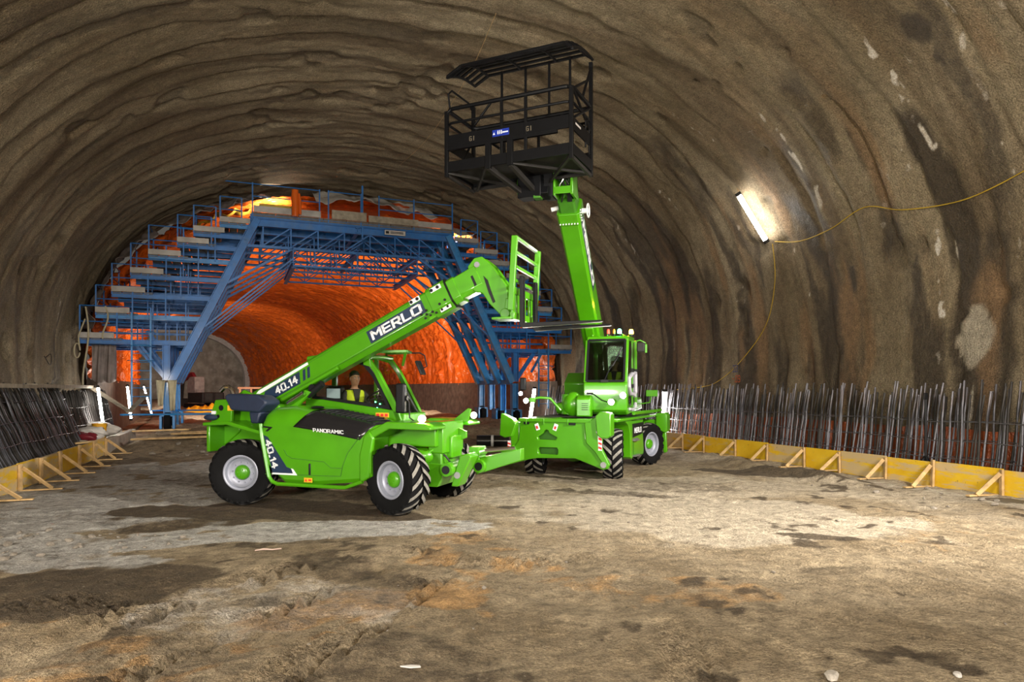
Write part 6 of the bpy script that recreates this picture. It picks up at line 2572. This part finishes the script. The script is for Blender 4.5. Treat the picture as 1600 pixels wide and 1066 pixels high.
# mirrors
mb = MB()
mb.bx(.55, .67, 1.22, 1.42, 3.06, 3.30)
mr = U_('side_mirror', mb, M['dark_under'], .03)
mb = MB()
mb.bx(.5, .6, 1.42, 1.47, 3.04, 3.26)
mb.path([(.6, 1.08, 3.30), (.6, 1.3, 3.36), (.58, 1.44, 3.28)], .018, 8)
U_('mirror_back', mb, GR, .015, mr)
mb = MB()
mb.bx(-1.9, -1.8, 1.2, 1.52, 1.92, 2.10)
mb.path([(-1.85, 1.0, 1.7), (-1.85, 1.3, 1.75), (-1.85, 1.35, 1.95)], .02, 8)
U_('rear_marker', mb, GR, .01)
# lights
lamp(U_, 1.42, .70, 1.82, M['lamp_warm'], .075)
lamp(U_, 1.40, .98, 1.98, M['lamp_white'], .075)
lamp(U_, 1.50, -1.42, 1.84, M['lamp_warm'], .065)
lamp(U_, 1.50, -1.56, 2.02, M['lamp_white'], .05)
mb = MB()
mb.path([(1.40, -1.40, 1.86), (1.36, -1.1, 1.92), (1.3, -.85, 1.90), (1.2, -.6, 1.60)], .035, 8)
mb.bx(1.36, 1.44, -1.35, -1.2, 1.80, 1.92)
U_('lamp_arm', mb, GR, .01)
mb = MB()
mb.bx(1.30, 1.38, -1.62, -1.46, 2.10, 2.42)
U_('front_mirror', mb, M['black'], .03)


def beacon(y, mat, r=.05, x=.70):
    m = MB()
    m.lathe([(.0, 3.48), (r * 1.2, 3.48), (r * 1.2, 3.53), (.0, 3.53)], 16, 'z', 0, (x, y, 0))
    h = U_('beacon', m, M['black'])
    m = MB()
    m.lathe([(r, 3.53), (r, 3.60), (r * .7, 3.64), (0, 3.65)], 16, 'z', 0, (x, y, 0))
    U_('lit_dome', m, mat, 0, h)


beacon(.52, M['lamp_red'], .035)
beacon(.66, M['yellow_plastic'], .03)
beacon(.80, M['lamp_green'], .05)
beacon(1.06, M['lamp_amber'], .055, .45)
# ---- boom
q0 = Vector((-1.7, -.06, 2.35))
q1 = Vector((3.02, -.02, 6.38))
qd = (q1 - q0).normalized()
qs = Vector((0, 1, 0))
qs = (qs - qd * qs.dot(qd)).normalized()
qn = qd.cross(qs) * -1
if qn.z < 0:
    qn = -qn
QL = (q1 - q0).length


def qp(t, y, n):
    return q0 + qd * t + qs * y + qn * n


def qsec(t, w=.245, h=.29, c=.05):
    return [qp(t, -w, -h + c), qp(t, -w + c, -h), qp(t, w - c, -h), qp(t, w, -h + c), qp(t, w, h - c), qp(t, w - c, h), qp(t, -w + c, h), qp(t, -w, h - c)]


mb = MB()
mb.loft([qsec(0), qsec(QL - .45)])
bB = U_('boom', mb, GR, .01)
mb = MB()
mb.loft([qsec(QL - .52, .26, .305), qsec(QL - .22, .26, .305)])
U_('boom_collar', mb, GR, .01, bB)
mb = MB()
mb.loft([qsec(QL - .45, .2, .25), qsec(QL + .05, .2, .25)])
U_('inner_boom', mb, M['dark_green'], 0, bB)
mb = MB()
for k in range(7):
    for (sy, sn) in ((-.2 + k * .066, -.31),):
        c = qp(QL - .46, sy, sn)
        mb.tube(c, c - qn * .02, .016, 8)
for k in range(5):
    c = qp(QL - .5 + k * .07, .262, -.15)
    mb.tube(c, c + qs * .02, .018, 8)
U_('collar_bolt', mb, M['white_decal'], 0, bB)['kind'] = 'stuff'
# name on the left flank, reading from the tip down
mb = MB()
oN = qp(QL - .55, .181, -.13)
quad_plate(mb, [qp(QL - .55, .246, -.17), qp(QL - 2.6, .246, -.17), qp(QL - 2.6, .246, .17), qp(QL - .55, .246, .17)], qs, .004)
pl = U_('maker_plate', mb, M['navy_decal'], 0, bB)
mb = MB()
lettering(mb, 'MERLO', qp(QL - .65, .252, -.12), -qd, qn, 1.85, .24, 1.5)
U_('maker_lettering', mb, M['white_decal'], 0, pl)
mb = MB()
mb.loft([[qp(t, -.10, -.24), qp(t, .12, -.24), qp(t, .12, -.36), qp(t, -.10, -.36)] for t in (1.6, 2.5)])
mb.tube(qp(.3, 0, -.45), qp(1.7, 0, -.30), .09, 14)
U_('lift_bracket', mb, GR, .02, bB)
mb = MB()
mb.tube(qp(-.6, 0, -.6), qp(.4, 0, -.45), .06, 12)
U_('piston_rod', mb, M['chrome'], 0, bB)
# boom head box with hoses, reel
mb = MB()
zz = q1 + qd * .0
hx, hy, hz = zz.x, zz.y, zz.z
mb.bx(hx + .0, hx + .06, hy - .20, hy + .22, hz - .05, hz + .52)
mb.bx(hx + .0, hx + .50, hy + .16, hy + .22, hz - .05, hz + .62)
mb.bx(hx + .0, hx + .50, hy - .22, hy - .17, hz - .05, hz + .62)
mb.bx(hx + .46, hx + .50, hy - .20, hy + .20, hz - .02, hz + .14)
hb = U_('boom_head', mb, GR, .012)
mb = MB()
for k in range(6):
    a = rng.uniform(-.14, .14)
    b = rng.uniform(-.14, .14)
    mb.path([(hx + .1, hy + a, hz - .2), (hx + .35, hy + a * .5 + .05, hz + .1), (hx + .42, hy + b, hz + .3), (hx + .3, hy - b, hz + .55)], .016, 6)
U_('hose_bundle', mb, M['black'], 0, hb)
mb = MB()
mb.path([(hx + .44, hy - .1, hz + .15), (hx + .46, hy + .0, hz + .3), (hx + .44, hy + .1, hz + .45)], .016, 6)
mb.path([(hx + .45, hy + .12, hz + .18), (hx + .46, hy + .02, hz + .38)], .014, 6)
U_('steel_pipe', mb, M['chrome'], 0, hb)
mb = MB()
c = qp(QL - .32, .42, -.05)
mb.path([c + (qd * math.cos(a) + qn * math.sin(a)) * .15 for a in np.linspace(0, 2 * PI, 21)[:-1]], .016, 6, 0, True)
mb.tube(c - qs * .14, c, .06, 12)
U_('cable_reel', mb, M['white_decal'], 0, hb)
mb = MB()
mb.tube(qp(QL - .2, -.40, -.1), qp(QL - .2, -.24, -.05), .05, 10)
U_('end_spotlight', mb, M['white_decal'], 0, hb)
# implement coupling: dark column, green side bracket
mb = MB()
mb.bx(hx + .1, hx + .5, hy - .44, hy - .23, hz - .06, hz + .60)
mb.prism([(hx + .2, hz + .12), (hx + .6, hz + .14), (hx + .65, hz - .02), (hx + .35, hz - .10)], hy - .68, hy - .3, 'y')
U_('coupling_column', mb, M['black_steel'], .01, hb)
mb = MB()
mb.bx(hx + .2, hx + .6, hy - 1.0, hy - .62, hz + .0, hz + .34)
U_('coupling_bracket', mb, M['green'], .012, hb)
mb = MB()
mb.bx(hx + .45, hx + .66, hy - .62, hy - .46, hz - .12, hz - .05)
U_('coupling_pin', mb, M['dark_green'], .01, hb)

cab_fill = bpy.data.lights.new('cab_fill_light', 'POINT')  # added fill light, lifts the dark interior behind the windscreen
cab_fill.energy = 2.5
cab_fill.color = NEUT
cab_fill.shadow_soft_size = .06
dl = bpy.data.objects.new('cab_fill_light', cab_fill)
dl.location = TR @ Vector((.55, .35, 3.25))
dl.parent = tb
COL.objects.link(dl)
seated_person('person', 'operator in a white helmet and yellow vest behind the right-hand cab windscreen', place_local(B_ORG, B_HEAD + R(8), .02, .58, 2.06), B_HEAD + R(8), ('helmet',))

# ================================================================== WORK BASKET (hooked on the second machine's boom)
wb = empty('work_basket', B_ORG + Vector((0, 0, 6.65)), B_HEAD)
tag(wb, 'black tubular steel work basket with a barred roof raised high on the boom', 'work basket')
BS = M['black_steel']


def W_(name, mb, mat=None, bevel=.004, parent=None):
    return obj(name, mb, mat or BS, parent or wb, bevel)


X0, X1, Y0, Y1 = 3.48, 4.68, -1.72, 1.10
# floor
mb = MB()
mb.bx(X0, X1, Y0, Y1, .16, .20)
W_('floor_plate', mb, M['dark_under'])
for (x, nm) in ((X1, 'front'), (X0, 'rear')):
    mb = MB()
    mb.bx(x - .03, x + .03, Y0, Y1, .10, .32)
    W_('floor_beam', mb)
for y in (Y0, Y1):
    mb = MB()
    mb.bx(X0, X1, y - .03, y + .03, .10, .32)
    W_('floor_beam', mb)
# lower skirt band, upper toe panel
mb = MB()
mb.bx(X1 - .02, X1 + .02, Y0, Y1, .62, .88)
mb.bx(X1 - .05, X1 + .03, Y0, Y1 - .3, .56, .62)
W_('toe_panel', mb)
mb = MB()
mb.add([(X1 + .02, Y1, .62), (X1 + .02, Y1, .86), (X1 - .45, Y1, .86), (X1 - .45, Y1, .62)], [(0, 1, 2, 3)])
mb.bx(X0, X1, Y1 - .015, Y1 + .015, .60, .86)
W_('toe_panel', mb)
mb = MB()
mb.bx(X0, X1, Y0 - .015, Y0 + .015, .60, .84)
W_('toe_panel', mb)
mb = MB()
mb.bx(X0 - .02, X0 + .02, Y0, Y1, .30, .50)
W_('toe_panel', mb)
# posts
for (x, y, z0, z1) in ((X1, Y0, 0, 1.40), (X1, Y1, 0, 1.40), (X0, Y0, 0, 1.95), (X0, Y1, -.02, 2.40), (X0, -.1, .2, 1.44), (X1, -.42, .2, 1.42), (X1, .12, .1, 1.42), (X0, -.95, .2, 1.44)):
    mb = MB()
    mb.beam((x, y, z0), (x, y, z1), .075 if abs(y) > .5 else .055, .075 if abs(y) > .5 else .055, (1, 0, 0))
    W_('post', mb)


def loop(z, r, rad=.16, inset=0.0):
    a, b, c, d = X0 + inset, X1 - inset, Y0 + inset, Y1 - inset
    pts = []
    for (cx, cy, s) in ((b - rad, d - rad, 0), (a + rad, d - rad, 90), (a + rad, c + rad, 180), (b - rad, c + rad, 270)):
        for k in range(5):
            t = R(s + 22.5 * k)
            pts.append((cx + rad * math.cos(t), cy + rad * math.sin(t), z))
    m = MB()
    m.path(pts, r, 8, 0, True)
    return m


W_('top_rail', loop(1.44, .044), None, 0)
W_('mid_rail', loop(1.14, .028), None, 0)
# corner bends of the top rail
for y in (Y0, Y1):
    mb = MB()
    mb.path([(X1, y, 1.25), (X1, y * .985, 1.38), (X1, y * .93, 1.44)], .03, 8)
    W_('rail_bend', mb, None, 0)
# end hoop on the left, higher than the rail
mb = MB()
mb.path([(X1 - .15, Y0, 1.44), (X1 - .1, Y0 - .02, 1.82), (X1 - .25, Y0 - .02, 1.95), (X0 + .2, Y0, 1.95), (X0 + .02, Y0, 1.8), (X0, Y0, 1.44)], .022, 8)
W_('end_hoop', mb, None, 0)
mb = MB()
mb.path([(X0 + .35, Y1, .5), (X0 + .35, Y1, 1.05), (X0 + .2, Y1, 1.10), (X0 + .12, Y1, 1.0), (X0 + .12, Y1, .45), (X0 + .2, Y1, .4)], .02, 8)
W_('gate_hoop', mb, None, 0)
# cross braces at the ends and roof struts
for (a, b) in (((X0, Y1, 1.44), (X1 - .2, Y1, .9)), ((X0, Y1, .9), (X1 - .1, Y1, 1.42)), ((X0, Y0, 1.2), (X1 - .5, Y0, .3)), ((X0, -1.05, .9), (X0, Y0, 1.4)), ((X0, .4, 1.44), (X0, Y1, .95)), ((X0, Y1, 2.3), (X0 + .55, Y1, 1.44)), ((X0, Y0, 1.5), (X0, -1.25, 2.0)), ((X1 - .15, Y1 - .05, 1.44), (X0 + .1, Y1, 2.0))):
    mb = MB()
    mb.tube(a, b, .028, 8)
    W_('brace', mb, None, 0)
for (x, y, z1) in ((X0 + .05, -.97, 2.60), (X0 + .05, -.39, 2.60), (X0 + .05, .17, 2.60), (X0 + .05, .65, 2.60)):
    mb = MB()
    mb.beam((x, y, 1.44), (x, y, z1), .045, .045, (1, 0, 0))
    if z1 > 1.5:
        W_('roof_post', mb)
# barred roof: seven bars bent down at both ends, three cross members
rx0, rx1 = X0 - .05, X1 + .02


def roof_z(x):
    return float(np.interp(x, [3.43, 3.8, 4.1, 4.4, 4.7], [2.62, 2.60, 2.55, 2.45, 2.30]))


for k in range(7):
    x = rx0 + (rx1 - rx0) * k / 6
    mb = MB()
    zc = roof_z(x)
    pts = [(x, Y0 + .02, zc - .17), (x, Y0 + .36, zc), (x, Y1 - .14, zc), (x, Y1 + .02, zc - .13)]
    for a, b in zip(pts[:-1], pts[1:]):
        mb.beam(a, b, .065, .045)
    W_('roof_bar', mb)
for (y, dz) in ((Y0 + .02, -.17), (Y0 + .36, .0), (-.55, .0), (.30, .0), (Y1 - .14, 0), (Y1 + .02, -.13)):
    mb = MB()
    mb.path([(x, y, roof_z(x) + dz - .01) for x in np.linspace(rx0, rx1, 7)], .03, 8)
    W_('roof_cross_bar', mb, None, 0)
# under-frame
for (a, b, w) in (((X1, -.72, .08), (X0 + .15, -.42, -.22), .09), ((X1, -.22, .08), (X0 + .1, -.12, -.22), .09), ((X1, -.78, .1), (X0, Y0 + .1, .02), .05), ((X0, -.85, .05), (X1, Y0, .1), .05),
                  ((X1, Y1, .10), (X0, .15, -.02), .055), ((X1, -.2, .1), (X0, Y1, .05), .05), ((X0, Y0, .06), (X0, Y1, .06), .06), ((X0 + .15, -.5, -.2), (X0 + .15, 0.0, -.2), .10), ((X1, Y1, .05), (X0, Y1, .0), .06), ((X1, Y0, .05), (X0, Y0, .0), .05)):
    mb = MB()
    mb.beam(a, b, w, w * 1.1)
    W_('under_brace', mb, M['dark_under'])
mb = MB()
mb.bx(X0 - .1, X0 + .25, -.5, .05, -.35, .1)
W_('hitch_frame', mb, BS, .015)
for y in (-.72, -.22):
    mb = MB()
    mb.bx(X1 - .03, X1 + .05, y - .06, y + .06, .05, .62)
    W_('fork_pocket', mb)
# plates on the toe panel
mb = MB()
mb.bx(X1 + .02, X1 + .028, -.62, -.24, .68, .82)
bp_ = W_('blue_plate', mb, M['blue_sign'], .004)
mb = MB()
for k in range(3):
    y = -.50 + k * .04
    mb.bx(X1 + .028, X1 + .032, y, y + .02, .72, .77)
    mb.ell((X1 + .03, y + .01, .785), (.004, .012, .012), 8, 4)
mb.prism([(-.605, .72), (-.58, .77), (-.555, .72)], X1 + .028, X1 + .032, 'x')
mb.bx(X1 + .028, X1 + .032, -.39, -.26, .735, .76)
W_('plate_pictogram', mb, M['white_decal'], 0, bp_)
for y in (-1.16, .14):
    mb = MB()
    lettering(mb, 'CGI' if False else 'G', (X1 + .024, y, .68), (0, 1, 0), (0, 0, 1), .06, .10, 1.0)
    lettering(mb, 'I', (X1 + .024, y + .09, .68), (0, 1, 0), (0, 0, 1), .03, .10, 1.0)
    W_('anchor_mark', mb, M['green_dirty'] if False else plain('faded_mark', (.12, .10, .07), .7), 0)
mb = MB()
mb.bx(X1 - .5, X1 - .2, Y1 + .015, Y1 + .02, .74, .78)
W_('side_mark', mb, M['white_sheet'], 0)
# ================================================================== SPOIL AND LITTER
shelf = 0.40


def plank_at(label, a, b, w, t, mat='wood'):
    mb = MB()
    mb.beam(a, b, w, t)
    return tag(obj('plank', mb, M[mat], None, .004), label, 'plank')


for i, (s, q, z, ln, an, w, mat, lab) in enumerate((
        (24.2, -9.95, .46, 1.5, 1.0, .22, 'wood', 'short light plank lying lowest in the scrap pile behind the left boards'),
        (24.9, -10.3, .52, 1.4, .4, .2, 'wood_grey', 'grey plank crossing the left scrap pile'),
        (25.6, -10.1, .64, 1.7, .9, .24, 'wood', 'broad light plank on top of the left scrap pile'),
        (24.4, -10.5, .50, 1.1, -.3, .18, 'wood_grey', 'weathered plank at the near end of the left scrap pile'),
        (26.2, -10.5, .60, 1.6, 1.3, .15, 'wood', 'narrow plank sticking out behind the white bag'))):
    p = tw(s, q, z)
    d = Vector((math.cos(an), math.sin(an), random.uniform(-.06, .08))) * ln / 2
    plank_at(lab, p - d, p + d, w, .05, mat)


def lump(name, label, cat, mat, c, r, seed, amp=.25, n=28, m=18):
    u, v = np.meshgrid(np.linspace(0, 2 * PI, n), np.linspace(.02, PI - .02, m), indexing='ij')
    k = 1 + amp * fbm(np.cos(u) * 1.5 * np.sin(v) + seed, np.sin(u) * 1.5 * np.sin(v) + np.cos(v) * 1.3, 700 + seed, 4) * 2
    k[-1] = k[0]
    X = c[0] + r[0] * k * np.sin(v) * np.cos(u)
    Y = c[1] + r[1] * k * np.sin(v) * np.sin(u)
    Z = c[2] + r[2] * k * np.cos(v)
    return tag(link(name, grid_mesh(name, X, Y, Z, M[mat], (u, v))), label, cat)


p = tw(28.1, -10.05, .70)
lump('white_bag', 'big crumpled white bulk bag lying behind the left scrap pile', 'bag', 'white_sheet', p, (1.0, .5, .30), 1, .2)
p = tw(25.6, -9.75, .58)
lump('red_bag', 'dark red plastic bag in the left scrap pile', 'bag', 'red_plastic', p, (.34, .26, .17), 2, .3)
p = tw(26.0, -9.7, .64)
lump('pink_sheet', 'crumpled pinkish white sheet beside the yellow bucket', 'sheeting', 'white_sheet', p, (.5, .35, .2), 3, .45)
bk = empty('yellow_bucket', tw(27.0, -9.62, .41))
tag(bk, 'yellow plastic bucket standing on the kerb by the white bag', 'bucket')
mb = MB()
mb.lathe([(.0, .02), (.17, .0), (.23, .52), (.25, .54), (.22, .54), (.16, .04), (0, .04)], 24, 'z')
obj('bucket_wall', mb, M['yellow_plastic'], bk)
mb = MB()
mb.path([(.24 * math.cos(a), .05, .50 - .2 * math.sin(a)) for a in np.linspace(0, PI, 11)], .008, 6)
obj('bucket_handle', mb, M['black'], bk)
p = tw(26.4, -9.62, .52)
lump('yellow_cloth', 'yellow cloth slumped behind the bucket', 'cloth', 'yellow_board', p, (.26, .2, .14), 4, .3)

# timber strips and sheets under the gantry's left legs
for i, (px_, py_, ln, an, w, lab) in enumerate(((-12.2, 24.4, 2.6, .12, .3, 'long pale plank on the muck bank below the left gantry leg'), (-10.9, 24.9, 3.0, -.05, .35, 'wide plank leading right from the left gantry leg'),
                                               (-11.4, 26.0, 2.2, .3, .2, 'thin plank lying behind the two others at the left gantry leg'), (-14.3, 27.5, 2.6, .05, .22, 'bright plank lying left of the gantry wheels'))):
    z = gz(px_, py_) + .12
    d = Vector((math.cos(an), math.sin(an), .03)) * ln / 2
    plank_at(lab, Vector((px_, py_, z)) - d, Vector((px_, py_, z)) + d, w, .06, 'wood')

# stones: a few shapes, many copies
stone_meshes = []
for k in range(6):
    mb = MB()
    bm = bmesh.new()
    bmesh.ops.create_icosphere(bm, subdivisions=2, radius=1)
    r2 = random.Random(40 + k)
    sc = Vector((r2.uniform(.8, 1.2), r2.uniform(.7, 1.0), r2.uniform(.45, .75)))
    pl = [(Vector((r2.uniform(-1, 1), r2.uniform(-1, 1), r2.uniform(-1, 1))).normalized(), r2.uniform(.55, .85)) for _ in range(9)]
    for v in bm.verts:
        for n, d in pl:
            e = v.co.dot(n) - d
            if e > 0:
                v.co -= n * e
        v.co = Vector((v.co.x * sc.x, v.co.y * sc.y, v.co.z * sc.z))
    me = bpy.data.meshes.new('stone')
    bm.to_mesh(me)
    bm.free()
    me.materials.append(M['rock'])
    stone_meshes.append(me)
r3 = random.Random(11)


def stones(n, fn, r0, r1, label, group):
    for i in range(n):
        x, y = fn(i)
        r = r0 + (r1 - r0) * r3.random() ** 2
        o = link('stone', r3.choice(stone_meshes), None, (x, y, gz(x, y) + r * .28), (r3.uniform(-.3, .3), r3.uniform(-.3, .3), r3.uniform(0, 6)))
        o.scale = (r, r, r)
        tag(o, label, 'stone', group)


stones(46, lambda i: (-7.6 + 2.6 * r3.random() + (i % 3) * .2, 8.6 + 1.6 * r3.random()), .025, .085, 'loose grey stone in the pale spoil at the left edge of the floor', 'stones at the left edge')
stones(40, lambda i: (-8.5 + 4.5 * r3.random() - 4 * r3.random(), 21.5 + 2.8 * r3.random()), .06, .22, 'lump of rubble on the muck bank in front of the gantry', 'rubble on the bank')
stones(26, lambda i: (-3.0 + 8.5 * r3.random(), 4.8 + 6.5 * r3.random()), .012, .035, 'small pale pebble scattered on the trodden floor', 'pebbles on the floor')
stones(16, lambda i: (6.2 + 3.2 * r3.random(), 15.8 - 3.5 * r3.random()), .03, .09, 'clod of earth beside the right-hand boards', 'clods by the right boards')
for (px_, py_, r, lab) in ((1497, 1056, .075, 'single pale stone at the lower right of the floor'), (1290, 1063, .11, 'flat pale stone at the bottom edge, right of centre'), (560, 935, .06, 'dark stone on the churned soil left of centre')):
    pass
for (x, y, r, mt, lab) in ((3.34, 5.12, .05, 'white_sheet', 'single pale stone near the lower right corner of the floor'), (2.36, 5.05, .085, 'concrete', 'flat pale stone at the bottom edge right of centre'),
                           (5.2, 10.9, .06, 'rock', 'dark stone beyond the wet hollow on the right of the floor')):
    me = stone_meshes[2].copy()
    me.materials.clear()
    me.materials.append(M[mt])
    o = link('stone', me, None, (x, y, gz(x, y) + r * .2), (0, 0, 1))
    o.scale = (r * 1.3, r, r * .7)
    tag(o, lab, 'stone')
# scraps
mb = MB()
mb.prism([(-.08, 0), (0, .022), (.07, .012), (.08, -.012), (0, -.024)], 0, .01, 'z')
o = tag(obj('plastic_scrap', mb, M['white_sheet']), 'small pale plastic scrap on the bare soil at bottom centre', 'scrap')
o.location = (-.78, 5.25, gz(-.78, 5.25) + .012)
mb = MB()
mb.path([(-.16, -.05, .005), (-.06, .0, .012), (.06, .0, .006), (.16, .05, .008)], [.008, .013, .010, .008], 6)
o = tag(obj('tape_scrap', mb, plain('pale_red_tape', (.42, .30, .25), .6)), 'scrap of red and white tape on the soil in front of the left machine', 'scrap')
o.location = (-3.25, 9.1, gz(-3.25, 9.1) + .02)
# black lamp tripod behind the right bars
tp = empty('tripod', tw(11.6, 9.75, .2))
tag(tp, 'thin black tripod stand among the right-hand steel bars', 'tripod')
mb = MB()
mb.tube((0, 0, .1), (0, 0, 1.75), .03, 8)
obj('column', mb, M['black'], tp)
for a in (.3, 2.4, 4.5):
    mb = MB()
    mb.tube((0, 0, .45), (.34 * math.cos(a), .34 * math.sin(a), .02), .018, 6)
    obj('leg', mb, M['black'], tp)
mb = MB()
mb.bx(-.03, .03, -.03, .03, 1.7, 1.85)
obj('head', mb, M['black'], tp)
# round wet-lidded manhole plate by the right boards
mb = MB()
mb.lathe([(.0, .0), (.50, .0), (.52, -.02), (.52, -.06)], 32, 'z')
o = tag(obj('cover_plate', mb, plain('damp_plate', (.10, .085, .065), .7)), 'round dark cover plate flush with the concrete strip at lower right', 'cover')
o.location = (9.55, 12.9, gz(9.55, 12.9) + .02)
